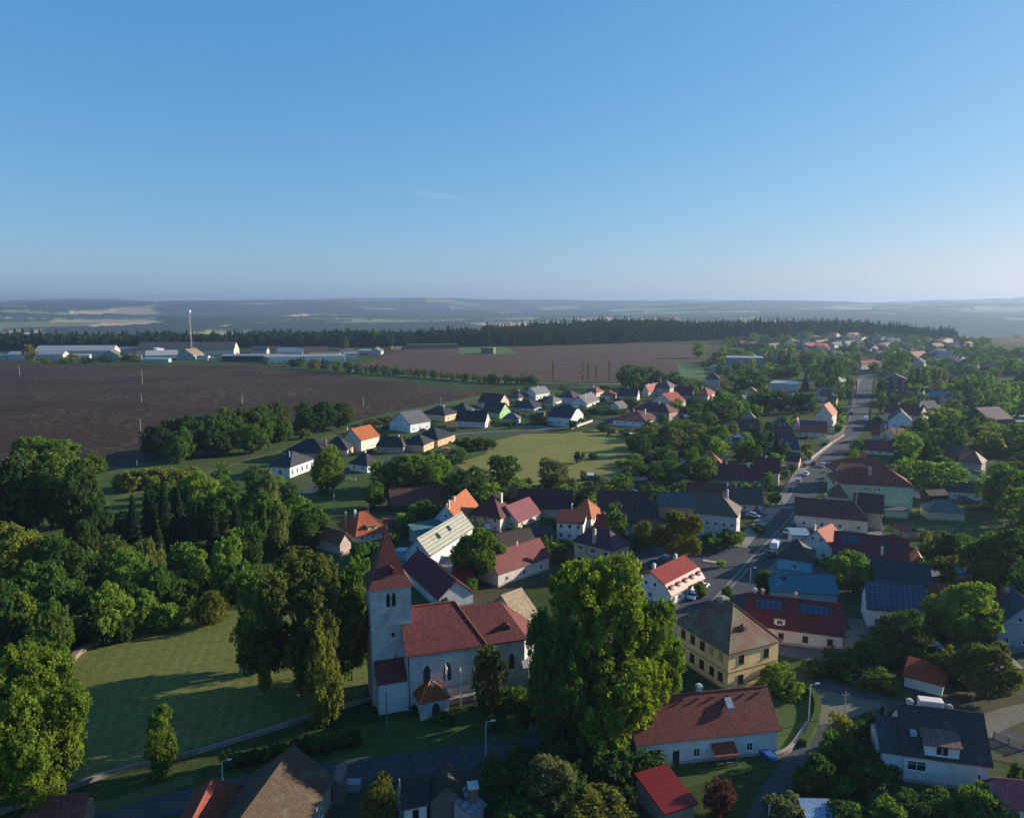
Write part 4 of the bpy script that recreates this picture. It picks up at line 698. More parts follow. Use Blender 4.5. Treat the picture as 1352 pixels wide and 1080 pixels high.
stack('low long brown straw stack right of the farm', 'a2', (700,325), (775,322), 3.9)
stack('longest brown straw stack along the forest edge', 'a2', (785,322), (1052,318), 6.5)
stack('square brown straw stack standing on green grass', 'a2', (1172,345), (1238,347), 9.1)
# ================================================================ FAR VILLAGE on the rise
def small(t, xc, yb, w, hgt, col, rfc, dep, rise, roof, lab, nm='house'):
    x, y = Q(t, (xc, yb)); s = TILE[t][2]; hw = w/s/2; g = G(x, y); z0 = float(hz(g.x, g.y)); 
    z0 = max(0, z0) if z0 > .4 else 0
    for _ in range(4): g = G(x, y, z0); z0 = max(0., float(hz(g.x, g.y)))
    k = 'x' if roof == 'x' else roof; hpx = hgt
    # eave row: raise by hgt metres above z0
    ye = row(g.x, g.y, z0+hgt)
    a, b = (x-hw, ye), (x+hw, ye-.0)
    an = rnd.uniform(-.09,.09)*w/s
    return bld(lab, 'o', (a[0], a[1]+an), (b[0], b[1]-an), hgt, dep, rise, k, col, rfc, 'tile', .05, nm, 'house', group='houses of the far village end', win={'F':3,'R':2}, ov=.3, z0=z0, base=False)
far = [('l',470,165,110,4,PNK,(.4,.33,.3),11,5,'p','small pink house with pale hipped roof in far village'),
 ('l',625,215,90,5,(.6,.7,.75),(.3,.09,.08),11,5,'g','pale blue walled house with red roof in far village'),
 ('l',735,220,100,4,(.5,.45,.42),(.32,.07,.06),11,5,'g','low house with strong red roof, right of pale blue one'),
 ('l',1160,385,190,5,(.62,.6,.55),(.26,.08,.07),12,4,'h','big pale house with red hip roof closing the street'),
 ('m',650,300,190,6,(.6,.62,.66),(.06,.09,.12),13,4,'h','white two storey house with blue black roof by far field'),
 ('m',560,270,90,5,(.62,.62,.6),(.28,.25,.25),11,4,'x','pale gabled house left of blue black roofed house'),
 ('m',440,300,120,4,(.3,.2,.18),(.20,.07,.065),12,5,'g','low brown red roofed barn in far gardens'),
 ('m',455,240,90,4,(.6,.5,.25),(.2,.15,.12),10,4,'x','small yellow gabled house in far village'),
 ('m',320,215,80,4,(.5,.42,.38),(.34,.28,.26),10,5,'x','brown house with pale verges in far village'),
 ('m',205,165,110,4,(.55,.58,.6),(.25,.27,.3),11,5,'g','grey blue roofed house in far village'),
 ('m',90,160,90,4,(.5,.55,.6),(.3,.34,.38),10,5,'x','blue grey gable near forest edge'),
 ('m',30,220,90,4,(.6,.55,.5),(.17,.08,.08),11,5,'x','dark red gabled house left in far village'),
 ('m',140,210,90,4,(.5,.48,.46),(.13,.09,.1),11,5,'g','dark plum roofed house in far village'),
 ('m',250,255,90,4,(.5,.42,.4),(.17,.1,.1),11,5,'g','brownish roofed house in front of far village rows'),
 ('m',1065,400,150,3.5,(.2,.16,.15),(.26,.20,.2),10,4,'g','low barn with faded pink grey roof in right gardens'),
 ('m',740,500,170,3.5,(.25,.22,.22),(.16,.13,.15),10,4,'g','low barn with grey plum roof in right gardens'),
 ('l',850,115,80,4,(.6,.6,.6),(.3,.14,.14),11,5,'x','pink gabled house below the forest'),
 ('l',930,125,90,4,(.62,.64,.66),(.24,.12,.13),11,5,'x','white gabled house below the forest, second in row'),
 ('l',1010,110,90,4,(.5,.45,.45),(.2,.09,.09),11,5,'g','dark red roofed house below the forest'),
 ('l',1090,150,90,4,(.52,.5,.5),(.12,.12,.14),11,5,'x','slate gabled house below the forest'),
 ('l',1170,140,90,4,(.55,.55,.58),(.22,.24,.28),11,5,'g','blue grey roofed house below the forest'),
 ('l',1240,150,90,4,(.55,.5,.48),(.18,.09,.09),11,5,'x','brown red gable among last row of houses'),
 ('l',1100,215,90,4,(.5,.48,.45),(.2,.08,.08),11,5,'g','red brown roofed house mid far village'),
 ('l',1185,230,80,4,(.5,.5,.5),(.2,.12,.13),11,5,'x','plum gabled house mid far village'),
 ('l',985,190,90,4,(.5,.5,.5),(.15,.14,.16),11,5,'g','dark grey roofed house mid far village'),
 ('l',100,105,80,4,(.6,.58,.55),(.25,.2,.2),11,5,'x','pale gabled house at left end of far village'),
 ('l',210,120,90,4,(.55,.56,.6),(.3,.33,.36),11,4,'g','light grey roofed house at left end of far village'),
 ('l',300,175,110,4,(.3,.25,.24),(.15,.11,.1),11,4,'g','brown barn between trees in far village'),
 ('l',265,330,90,4,(.4,.38,.36),(.2,.2,.22),11,4,'g','grey roofed shed beside tall park trees'),
 ('l',845,565,70,4,(.7,.7,.7),(.25,.24,.24),10,5,'x','white gable peeking between street conifers'),
 ('l',810,660,120,3.5,(.5,.5,.52),(.28,.29,.3),11,4,'x','small grey roofed house by street, under conifers')]
for a in far: small(*a)
_cols = [((.19,.065,.055),'red'),((.11,.05,.048),'dark red'),((.13,.125,.13),'grey'),((.08,.08,.095),'slate'),((.24,.10,.07),'orange'),((.2,.14,.13),'pinkish')]
for k in range(62):
    x = rnd.uniform(985,1290); y = rnd.uniform(449,477) if x < 1180 else rnd.uniform(453,490)
    if abs(x-1147) < 16 and y > 468: continue
    cc_ = rnd.choice(_cols); rt = rnd.choice(['g','x','h']); wl = rnd.choice([('white',(.5,.5,.48)),('cream',(.45,.4,.31)),('grey',(.3,.29,.28))])
    small('o', x, y, rnd.uniform(11,17), rnd.uniform(3.6,5.2), wl[1], cc_[0], 10, 4.2, rt, f"small {wl[0]} house with {cc_[1]} {dict(g='gable',x='end gable',h='hip')[rt]} roof in far village")
# ================================================================ GROUND
def ground():
    ang = np.radians(np.concatenate([np.linspace(-180,-60,25)[:-1], np.linspace(-60,60,1000), np.linspace(60,180,25)[1:]]))
    rr = np.concatenate([[2,20,60,120,250,500,800,1100], np.linspace(1230,1900,26), np.geomspace(1960,15000,250)])
    A, Rr = np.meshgrid(ang, rr); X = Rr*np.sin(A); Y = Rr*np.cos(A); Z = hz(X, Y)
    nr, na = X.shape; col = np.ones((nr, na, 4)); D = np.hypot(X, Y)
    # patchwork of woods and fields on the far hills
    rs = np.random.RandomState(4); n = 1500; sx = rs.uniform(-11000, 11000, n); sy = rs.uniform(1900, 15000, n)
    typ = rs.choice(5, n, p=[.52,.08,.17,.09,.14])
    pal = np.array([(.02,.034,.024),(.46,.38,.25),(.21,.27,.12),(.36,.27,.19),(.14,.19,.09)])
    idx = np.zeros(X.shape, int); best = np.full(X.shape, 1e12)
    wx = X+(vnoise(X, Y, 260)-.5)*260; wy = Y+(vnoise(X+777, Y, 260)-.5)*260
    for k in range(n):
        q = ((wx-sx[k])/1.25)**2+(wy-sy[k])**2; b = q < best; best[b] = q[b]; idx[b] = k
    T = typ[idx]; wood = (T == 0) | (vnoise(X+300, Y+800, 700) > .66)
    c = pal[T]*(.85+.3*vnoise(X, Y, 90))[..., None]
    c[wood] = (pal[0]*(.7+.6*vnoise(X, Y, 24))[..., None])[wood]
    farm_ = D > 1750; base = np.array((.042,.062,.022))*(.8+.4*vnoise(X, Y, 60))[..., None]
    c = np.where(farm_[..., None], c, base)
    Z = Z+np.where(wood & (D > 2100), 14+7*vnoise(X, Y, 18), 0)
    col[..., :3] = c
    V = np.stack([X, Y, Z], -1).reshape(-1, 3)
    i = np.arange(nr-1)[:, None]*na+np.arange(na-1)[None, :]; Fc = np.stack([i, i+1, i+na+1, i+na], -1).reshape(-1, 4)[:, ::-1]
    me = bpy.data.meshes.new('ground'); me.vertices.add(len(V)); me.vertices.foreach_set('co', V.ravel())
    me.loops.add(Fc.size); me.loops.foreach_set('vertex_index', Fc.ravel()); me.polygons.add(len(Fc)); me.polygons.foreach_set('loop_start', np.arange(len(Fc))*4)
    me.update(); at = me.color_attributes.new('land', 'FLOAT_COLOR', 'POINT'); at.data.foreach_set('color', col.reshape(-1, 4).ravel().astype('f'))
    me.polygons.foreach_set('use_smooth', np.ones(len(Fc), bool))
    m, nt, b = newmat('land'); co = objco(nt); a = nd(nt, 'ShaderNodeAttribute', attribute_name='land')
    n1 = noise(nt, co, .03, 7, .7); n2 = noise(nt, co, .6, 6, .7)
    cc = mixc(nt, .9, a.outputs['Color'], mixc(nt, ramp(nt, n1, .3, .7), (.6,.62,.55), (1.4,1.3,1.2)), 'MULTIPLY'); cc = mixc(nt, .8, cc, mixc(nt, ramp(nt, n2, .25, .75), (.55,.6,.5), (1.45,1.35,1.3)), 'MULTIPLY')
    nt.links.new(cc, b.inputs['Base Color']); b.inputs['Roughness'].default_value = 1; b.inputs['Specular IOR Level'].default_value = .05; bump(nt, b, n2, .5, .3)
    me.materials.append(m); tag(link('ground', me), kind='structure')
ground()
LAYER = [0]
def sheet(name, poly, mat, t='o', z=None, world=False, sub=0):
    pts = [G(*Q(t, p)) for p in poly] if not world else [Vector(p) for p in poly]
    LAYER[0] += 1; z = .02+.0015*LAYER[0] if z is None else z
    me = bpy.data.meshes.new(name); bm = bmesh.new(); vs = [bm.verts.new((p.x, p.y, z)) for p in pts]; f = bm.faces.new(vs); f.normal_update()
    if f.normal.z < 0: f.normal_flip()
    bmesh.ops.triangulate(bm, faces=[f]); bm.to_mesh(me); bm.free(); me.materials.append(mat)
    return tag(link(name, me), kind='structure')
ROADS = []
def strip(name, pts, w, mat, t='o', z=None, world=False, thick=0, kind='structure', off=0):
    P = [G(*Q(t, p)) for p in pts] if not world else [Vector(p) for p in pts]
    q = []                                  # Catmull-Rom smoothing
    for i in range(len(P)-1):
        p0, p1, p2, p3 = P[max(0,i-1)], P[i], P[i+1], P[min(len(P)-1,i+2)]
        for k in range(6):
            s = k/6; q.append(.5*((2*p1)+(p2-p0)*s+(2*p0-5*p1+4*p2-p3)*s*s+(3*p1-p0-3*p2+p3)*s**3))
    q.append(P[-1]); LAYER[0] += 1; z = .02+.0015*LAYER[0] if z is None else z; mb = MB(); v = []
    for i, p in enumerate(q):
        d = (q[min(i+1,len(q)-1)]-q[max(0,i-1)]).normalized(); n = Vector((-d.y, d.x)); ww = w if not isinstance(w, (list,tuple)) else lerp(w[0], w[1], i/(len(q)-1))
        a, b = p+n*(off+ww/2), p+n*(off-ww/2); v.append((a, b))
        if name in ('road', 'pavement', 'lane'): ROADS.append((p.x, p.y, ww/2+1.5))
    n = len(v)
    if not thick: mb.add([(*a, z) for a, b in v]+[(*b, z) for a, b in v], [(i, n+i, n+i+1, i+1) for i in range(n-1)])
    else:
        mb.add([(*a, 0) for a, b in v]+[(*b, 0) for a, b in v]+[(*a, thick) for a, b in v]+[(*b, thick) for a, b in v],
            [(2*n+i,3*n+i,3*n+i+1,2*n+i+1) for i in range(n-1)]+[(i,2*n+i,2*n+i+1,i+1) for i in range(n-1)]+[(n+i,n+i+1,3*n+i+1,3*n+i) for i in range(n-1)]+[(0,n,3*n,2*n),(n-1,3*n-1,4*n-1,2*n-1)])
    return tag(mb.obj(name, mat), kind=kind), q
soil = m_ground('ploughed_soil', (.048,.025,.015), (.074,.04,.026), (.028,.016,.012), (.012,.12,1.1), (84,.05,.45,None), .8, ((.42,.31,.2),.55,.56,.8))
soil2 = m_ground('ploughed_soil_red', (.11,.056,.042), (.15,.082,.062), (.06,.04,.032), (.01,.1,.9), (87,.035,.4,None), .6, ((.3,.19,.13),.4,.56,.6))
mead = m_ground('meadow_grass', (.21,.21,.045), (.30,.28,.07), (.14,.17,.035), (.025,.3,2.5), (86,.05,.25,(.30,.26,.10)), .4, ((.3,.24,.12),.9,.5,.5))
mead2 = m_ground('meadow_grass_mown', (.125,.155,.034), (.19,.205,.055), (.09,.125,.028), (.03,.4,3.), (-14,.15,.26,(.24,.225,.08)), .7, ((.27,.24,.10),1.6,.48,.6))
lawn = m_ground('lawn_grass', (.06,.105,.026), (.10,.15,.04), (.05,.08,.02), (.05,.4,3.))
dry = m_ground('dry_grass', (.22,.17,.08), (.14,.15,.05), (.11,.12,.04), (.05,.5,3.))
grn = m_ground('green_crop', (.09,.19,.06), (.12,.22,.07), None, (.02,.3,2.), (40,.15,.3,(.06,.13,.05)))
asph = m_ground('asphalt', (.08,.088,.10), (.11,.116,.125), (.06,.066,.075), (.06,.7,6.), None, .15)
conc = m_ground('paving', (.34,.32,.29), (.27,.255,.235), (.22,.21,.2), (.1,1.,6.), None, .2)
grav = m_ground('gravel', (.28,.25,.2), (.2,.18,.14), (.16,.15,.11), (.1,1.,6.), None, .4)
yard = m_ground('yard_earth', (.12,.10,.065), (.075,.09,.035), (.09,.075,.05), (.06,.5,4.), None, .5)
sheet('grass_verge', [(-300,505),(180,500),(480,505),(640,524),(700,560),(640,600),(420,640),(150,740),(-300,900)], lawn)
sheet('field', [(-420,474),(0,479),(120,481),(330,484),(440,492),(480,500),(560,510),(640,519),(600,529),(520,543),(470,556),(440,564),(380,572),(300,585),(190,612),(110,630),(-300,660)], soil)
sheet('field', [(470,485),(500,472),(535,462),(604,460),(680,457.5),(760,455.5),(856,453),(974,455),(985,461),(930,476),(893,481),(896,498),(806,505),(700,503),(640,496),(560,492),(500,489)], soil2)
sheet('grass_verge', [(606,458),(668,458),(684,467),(606,468)], grn)
sheet('field', [(893,481),(927,480),(933,502),(899,498)], grn)
sheet('field', [(1215,446.5),(1500,444),(1560,463),(1352,462),(1300,462),(1256,459),(1229,452)], soil2)
sheet('track', [(1186,445.3),(1244,444.2),(1244,445.3),(1186,446.4)], dry)
sheet('grass_verge', [(1040,446),(1180,446),(1180,448),(1040,449)], dry)
sheet('meadow', [(650,583),(690,573),(745,572),(800,566),(845,571),(855,590),(832,620),(800,640),(760,648),(700,645),(640,640),(600,612),(640,600)], mead)
sheet('meadow', [(86,900),(92,875),(112,852),(160,832),(240,815),(330,803),(450,825),(490,890),(478,925),(400,948),(300,975),(200,1004),(110,1030),(60,1030)], mead2)
sheet('lawn', [(880,960),(1036,905),(1070,920),(1078,945),(1060,990),(1040,1004),(870,1050)], lawn)
sheet('lawn', [(1166,682),(1352,672),(1420,700),(1300,722),(1200,718),(1165,706)], lawn)
sheet('lawn', [(330,640),(480,600),(520,620),(500,670),(380,690),(330,665)], lawn)
sheet('lawn', [(430,965),(640,930),(760,930),(830,960),(760,985),(640,985),(440,1010)], lawn)
sheet('yard', [(560,770),(640,745),(700,790),(690,830),(560,840)], yard)
sheet('yard', [(590,700),(760,660),(820,690),(840,740),(730,750),(640,740)], yard)
sheet('yard', [(1170,905),(1352,860),(1420,960),(1352,1010),(1290,1000),(1200,960)], yard)
sheet('yard', [(340,1015),(620,1000),(860,1000),(880,1100),(300,1120)], yard)
sheet('grass_verge', [(700,517),(790,510),(850,512),(830,525),(720,522)], grn)
strip('track', [(-60,742),(60,700),(150,660),(240,633),(340,604),(400,588),(470,566),(560,541),(640,523)], 4, dry)
strip('lane', [(380,479),(440,483),(480,493),(560,498),(640,503),(720,506),(830,507),(900,503)], 4, conc)
strip('lane', [(400,655),(450,625),(520,603),(560,590),(600,577),(640,573),(700,571),(745,565),(790,556),(835,545),(860,530)], 5, asph)
strip('pavement', [(598,574),(640,570.5),(700,568.5),(740,563)], 1.6, conc, thick=.12)
MAIN = [(900,842),(930,812),(965,767),(1013,711),(1044,668),(1070,628),(1092,604),(1120,574),(1131,552),(1138,530),(1144,502),(1147,494)]
sheet('road', [(830,728),(870,722),(925,724),(974,724),(1012,713),(975,760),(945,800),(925,800),(915,770),(880,750),(835,742)], asph)
strip('road', MAIN, (12,10), asph)
strip('road', [(1040,492),(1100,493.5),(1147,494),(1180,493),(1230,491)], 9, asph)
strip('road', [(1180,905),(1135,892),(1100,885)], 4, grav)
strip('pavement', [(975,722),(1000,694),(1026,668),(1046,640),(1058,620),(1078,600),(1098,584),(1112,566),(1120,548),(1128,520),(1135,500)], (4.2,2.4), conc, thick=.13)
strip('gutter_stone_strip', [(938,796),(965,767),(992,737),(1020,709),(1044,682),(1060,655)], .55, conc)
strip('gutter_stone_strip', [(946,797),(972,768),(999,739),(1027,710),(1049,684),(1064,656)], .45, conc)
strip('pavement', [(1052,720),(1072,690),(1092,655),(1102,625)], 2, conc, thick=.12)
strip('road', [(1000,893),(1050,896),(1100,910),(1160,928),(1220,945),(1300,968),(1420,1000)], (5,6), asph)
strip('road', [(1114,915),(1100,938),(1084,962),(1072,980),(1057,998),(1037,1028),(1022,1050),(998,1095)], (4.6,3.4), asph)
sheet('road', [(1060,905),(1170,930),(1120,950),(1082,960),(1085,930)], grav)
strip('road', [(60,1100),(200,1066),(280,1050),(350,1035),(440,1021),(540,1009),(642,994),(700,986),(790,970)], 5.5, asph)
strip('track', [(60,1076),(140,1064),(200,1045),(255,1028)], 2.5, dry)
strip('lane', [(833,727),(870,740),(905,790)], 4, asph)
strip('lane', [(1290,965),(1320,950),(1352,940),(1420,930)], 4, grav)
# faint road marks and crossings on the street
wht = m_plain((.22,.22,.21), .8, name='road_paint')
for (x0,y0),(x1,y1),w in (((1017,672),(1052,669),1.6),((1113,554),(1128,554),.6),((1127,539),(1147,539),.8),((1100,586),(1130,576),.5)): strip('road_marking', [(x0,y0),(x1,y1)], w, wht)
# ================================================================ TREES
def crown_mesh(name, seed, nclump, nleaf, leaf, kind='round', trunk=False, crad=.085):
    rs = np.random.RandomState(seed)
    if kind == 'spruce':
        z = rs.power(1.6, nclump); z = 1-z; z = .06+.94*z; rad = .5*(1-z)**.8*(.75+.25*np.sin(z*55))+.01; a = rs.uniform(0, 2*np.pi, nclump); rr = rad*rs.uniform(.55, 1.0, nclump)
        cc = np.stack([rr*np.cos(a), rr*np.sin(a), z-.04*rr], -1); outw = np.stack([np.cos(a), np.sin(a), np.full(nclump, .35)], -1); crad_ = np.full(nclump, .04)
    else:
        cz, rx, rz_ = dict(round=(.48,.37,.40), dome=(.36,.38,.40), tall=(.50,.30,.42), poplar=(.53,.16,.42), bush=(.42,.34,.30), weep=(.51,.34,.38))[kind]
        K = dict(round=15, dome=15, tall=14, poplar=10, bush=7, weep=12)[kind]
        K += 4; ph = (np.arange(K)*2.39996+rs.uniform(0, 6)); zz = 1-2*(np.arange(K)+.5)/K; rr_ = np.sqrt(1-zz*zz); ld = np.stack([rr_*np.cos(ph), rr_*np.sin(ph), zz], -1)+rs.normal(size=(K, 3))*.16; ld /= np.linalg.norm(ld, axis=1)[:, None]; lr = rs.uniform(.55, .98, K)[:, None]
        if kind == 'poplar': ld[:, 2] = np.linspace(-1, 1, K); ld[:, :2] *= .6; lr[:] = .8
        lc = ld*lr*np.array([rx, rx, rz_])+np.array([0, 0, cz]); ls = (rs.uniform(.14, .235, K) if nclump < 1200 else rs.uniform(.115, .2, K)) if kind != 'poplar' else rs.uniform(.08, .12, K)
        k = rs.choice(K, nclump, p=ls**2/np.sum(ls**2)); dd = rs.normal(size=(nclump, 3)); dd /= np.linalg.norm(dd, axis=1)[:, None]
        outc = lc[k]-np.array([0, 0, cz]); outc /= (np.linalg.norm(outc, axis=1)[:, None]+1e-6); dd = dd+outc*.55; dd /= np.linalg.norm(dd, axis=1)[:, None]
        rr = ls[k]*rs.uniform(.3, 1.15, nclump)**.6
        cc = lc[k]+dd*rr[:, None]*np.array([1, 1, .9]); outw = dd; crad_ = rs.uniform(.6, 1.2, nclump)*crad*(.6 if kind == 'poplar' else 1)
        if kind == 'weep': cc[:, 2] -= .0
    N = nclump*nleaf; ci = np.repeat(np.arange(nclump), nleaf)
    off = rs.normal(size=(N, 3)); off /= np.linalg.norm(off, axis=1)[:, None]; off *= (rs.uniform(0, 1, N)**.45)[:, None]*crad_[ci][:, None]
    if kind == 'spruce': off *= np.array([1, 1, .5])
    if kind == 'weep': off *= np.array([.7, .7, 1.7])
    P = cc[ci]+off; P[:, 2] = np.clip(P[:, 2], .03, 1.02)
    nrm = outw[ci]*.7+rs.normal(size=(N, 3))*.75+off/(crad_[ci][:, None]+1e-6)*.4
    if kind == 'spruce': nrm = np.stack([outw[ci][:, 0]*.5, outw[ci][:, 1]*.5, np.ones(N)], -1)+rs.normal(size=(N, 3))*.35
    nrm /= np.linalg.norm(nrm, axis=1)[:, None]; t = np.cross(nrm, rs.normal(size=(N, 3))); t /= np.linalg.norm(t, axis=1)[:, None]
    if kind == 'weep': t = t*.4+np.array([0, 0, -1]); t -= nrm*np.sum(t*nrm, 1)[:, None]; t /= np.linalg.norm(t, axis=1)[:, None]
    b = np.cross(nrm, t); s = leaf*rs.uniform(.6, 1.3, N)[:, None]; asp = 1.6 if kind in ('spruce', 'weep') else 1.15
    V = np.stack([P-t*s*asp, P+b*s*.75, P+t*s*asp, P-b*s*.75], 1).reshape(-1, 3); nq = N
    tc = rs.uniform(0, 1, nclump); tint = np.clip(tc[ci]*.75+rs.uniform(-.25, .35, N), 0, 1)
    tv = np.repeat(tint, 4); idx = np.arange(nq*4); mats = np.zeros(nq, int)
    me = bpy.data.meshes.new(name); ls_ = np.arange(nq)*4; tot = np.full(nq, 4)
    if trunk:
        mb = tree_trunk(seed, kind); tvn = np.array(mb.v); fo = len(V); V = np.concatenate([V, tvn]); tv = np.concatenate([tv, np.zeros(len(tvn))])
        fi = [i+fo for f in mb.f for i in f]; fl = [len(f) for f in mb.f]; st = len(idx)+np.concatenate([[0], np.cumsum(fl)[:-1]])
        idx = np.concatenate([idx, fi]); ls_ = np.concatenate([ls_, st]); mats = np.concatenate([mats, np.ones(len(fl), int)])
    me.vertices.add(len(V)); me.vertices.foreach_set('co', V.ravel()); me.loops.add(len(idx)); me.loops.foreach_set('vertex_index', idx.astype('i'))
    me.polygons.add(len(ls_)); me.polygons.foreach_set('loop_start', ls_.astype('i')); me.polygons.foreach_set('material_index', mats.astype('i')); me.update()
    at = me.attributes.new('tint', 'FLOAT', 'POINT'); at.data.foreach_set('value', tv.astype('f')); return me
def tree_trunk(seed, kind):
    r = random.Random(seed); m = MB(); top = dict(round=.62, dome=.5, tall=.75, poplar=.85, bush=.3, weep=.7, spruce=.97)[kind]; w = .02 if kind != 'bush' else .012
    k = 5; pts = [Vector((r.uniform(-.01,.01)*i, r.uniform(-.01,.01)*i, top*i/k-.01)) for i in range(k+1)]
    for i in range(k): m.tube(pts[i], pts[i+1], w*(1-.8*i/k), w*(1-.8*(i+1)/k), 6)
    if kind not in ('spruce', 'poplar'):
        for q in range(7):
            a = r.uniform(0, 6.28); i = r.randint(1, 3); p0 = pts[i]; p1 = p0+Vector((math.cos(a)*.14, math.sin(a)*.14, .13)); p2 = p1+Vector((math.cos(a+.4)*.12, math.sin(a+.4)*.12, .15))
            m.tube(p0, p1, w*.5, w*.3, 5); m.tube(p1, p2, w*.3, w*.1, 5)
    return m
bark = m_plain((.07,.055,.042), .95, name='bark', var=.35)
_T = {}
SPEC = {'hero': dict(round=(1700,40,.0098,.036), dome=(1700,40,.0098,.036), tall=(1500,40,.0098,.036), weep=(1250,26,.0125,.042)),
        'near': dict(round=(620,26,.0165,.054), dome=(620,26,.0165,.054), tall=(580,26,.0165,.052), poplar=(420,20,.012,.07), bush=(260,20,.029,.085), weep=(560,24,.015,.06), spruce=(2600,7,.02,.04)),
        'mid': dict(round=(320,16,.026,.066), dome=(320,16,.026,.066), tall=(300,16,.026,.064), poplar=(260,12,.018,.08), bush=(140,12,.045,.10), weep=(300,14,.025,.07), spruce=(1100,5,.03,.04)),
        'far': dict(round=(150,9,.042,.10), dome=(150,9,.042,.10), tall=(140,9,.042,.10), poplar=(110,8,.03,.09), bush=(60,8,.07,.15), weep=(130,9,.042,.10), spruce=(420,3,.045,.04))}
def tmesh(lod, kind, v):
    k = (lod, kind, v)
    if k not in _T:
        s = SPEC[lod][kind]; sd = 11+v*7+len(kind)*3+len(lod)
        if lod == 'far': me = crown_mesh('crown', sd, s[0], s[1], s[2], kind, True, s[3]); me.materials.append(None); me.materials.append(bark); _T[k] = (me, None)
        else:
            me = crown_mesh('crown', sd, s[0], s[1], s[2], kind, False, s[3]); me.materials.append(None)
            tk = tree_trunk(sd, kind).mesh('trunk', bark, smooth=True); _T[k] = (me, tk)
    return _T[k]
LK = 1.75
COL = dict(dark=(.032,.06,.022), mid=(.055,.095,.025), light=(.095,.15,.032), bright=(.08,.118,.02), olive=(.072,.082,.024), yellow=(.40,.27,.05), gold=(.10,.115,.028), red=(.32,.05,.04),
           blue=(.028,.055,.04), birch=(.085,.105,.045), plum=(.06,.025,.03), conifer=(.016,.034,.018), grey=(.07,.085,.05))
COL = {k_: mulc(v_, LK) for k_, v_ in COL.items()}
CN = dict(dark='dark green', mid='green', light='light green', bright='bright green', olive='olive', yellow='golden yellow', gold='yellowish', red='red leaved', blue='bluish green', birch='pale green', plum='purple', conifer='blackish green', grey='grey green')
KN = dict(round=('broadleaf_tree','tree','round'), dome=('broadleaf_tree','tree','broad'), tall=('broadleaf_tree','tree','tall oval'), poplar=('poplar_tree','tree','slim'), bush=('bush','bush','low'), weep=('birch_tree','tree','drooping'), spruce=('spruce_tree','tree','pointed'))
TREES = []; STF = []; CNT = {}
def tree(x, y, hgt, wd, kind, col, label=None, z=0, lod=None, group=None, landmark=None):
    d = math.hypot(x, y); lod = lod or ('near' if d < 190 and hgt > 3.5 else 'mid' if d < 420 else 'far')
    if lod == 'hero' and kind not in SPEC['hero']: lod = 'near'
    nm = 'fruit_tree' if group and 'field lane' in group else KN[kind][0]
    if CNT.get(nm, 0) >= 298 and not label: group = 'STUFF'
    if group != 'STUFF': CNT[nm] = CNT.get(nm, 0)+1
    if group == 'STUFF': STF.append((x, y, z, hgt, wd, kind, col)); return
    v = rnd.randrange(3 if lod != 'hero' else 2); cm, tk = tmesh(lod, kind, v); ml = m_leaf(COL[col])
    rz = rnd.uniform(0, 6.28); sc = (wd, wd, hgt)
    if lod == 'far' or hgt < 3:
        me = cm if lod == 'far' else tmesh('far', kind, v)[0]
        o = link(nm, me, None, (x, y, z), rz); o.scale = sc; o.material_slots[0].link = 'OBJECT'; o.material_slots[0].material = ml
    else:
        o = empty(nm, x, y, rz, z); o.scale = sc
        c = link('crown', cm, o); c.material_slots[0].link = 'OBJECT'; c.material_slots[0].material = ml; link('trunk', tk, o)
    o['category'] = KN[kind][1]; o['group'] = group or ('bushes and hedges among the gardens' if kind == 'bush' else 'conifers of the village' if kind == 'spruce' else 'broadleaf trees of the village')
    if label: o['label'] = label
    TREES.append((o, x, y, hgt, kind, col, wd)); 
    if landmark: LAND.append((x, y, landmark))
    return o
def tr(t, xc, yt, yb, wpx, kind, col, label=None, lod=None, lm=None, group=None):
    px, pb = Q(t, (xc, yb)); _, pt = Q(t, (xc, yt)); w = wpx/TILE[t][2]; g = G(px, pb); d = g.length
    wd = w*math.hypot(g.y, 0)/F*.96; z = max(0., float(hz(g.x, g.y))) if g.length > 1200 else 0.
    if z > 0:
        for _ in range(3): g = G(px, pb, z); z = max(0., float(hz(g.x, g.y)))
    hp = pb-pt; wd *= 1.0
    if kind == 'round' and w > 1.12*hp: kind = 'dome'
    g = g+g.normalized()*wd*.22
    lo, hi = 0., 45.
    for _ in range(30):
        m_ = (lo+hi)/2
        if row(g.x, g.y, z+m_) > pt: lo = m_
        else: hi = m_
    return tree(g.x, g.y, max(lo, 1.)*1.02, wd*1.12, kind, col, label, z, lod, group, lm)
# hand placed trees (tile, x centre, y top, y base, crown width, kind, colour)
tr('o', 797, 706, 988, 208, 'dome', 'bright', 'huge bright green lime tree in the middle foreground', 'hero', 'huge lime tree')
tr('o', 856, 785, 972, 104, 'round', 'bright', 'bright green side tree at right flank of the huge lime tree', 'hero')
tr('o', 742, 778, 995, 112, 'round', 'mid', 'darker green tree at lower left side of the huge lime tree', 'hero')
tr('o', 50, 856, 1085, 175, 'round', 'bright', 'bright green maple filling the lower left corner', 'hero', 'lower left maple')
tr('o', 5, 870, 1060, 110, 'round', 'light', 'light green tree cut by the left edge below the shrubs', 'hero')
tr('o', 400, 706, 935, 168, 'round', 'olive', 'big olive brown tree left of the church tower', 'hero', 'olive tree left of tower')
tr('o', 345, 755, 890, 70, 'tall', 'mid', 'green tree on left flank of the olive tree', 'near')
tr('o', 465, 740, 905, 80, 'tall', 'mid', 'green tree squeezed between olive tree and church tower', 'near')
tr('o', 430, 838, 965, 56, 'tall', 'gold', 'narrow yellowish tree below the big olive tree', 'near', 'narrow yellowish tree')
tr('o', 216, 938, 1030, 52, 'tall', 'bright', 'lone slim bright tree on the lower meadow', 'near', 'lone meadow tree')
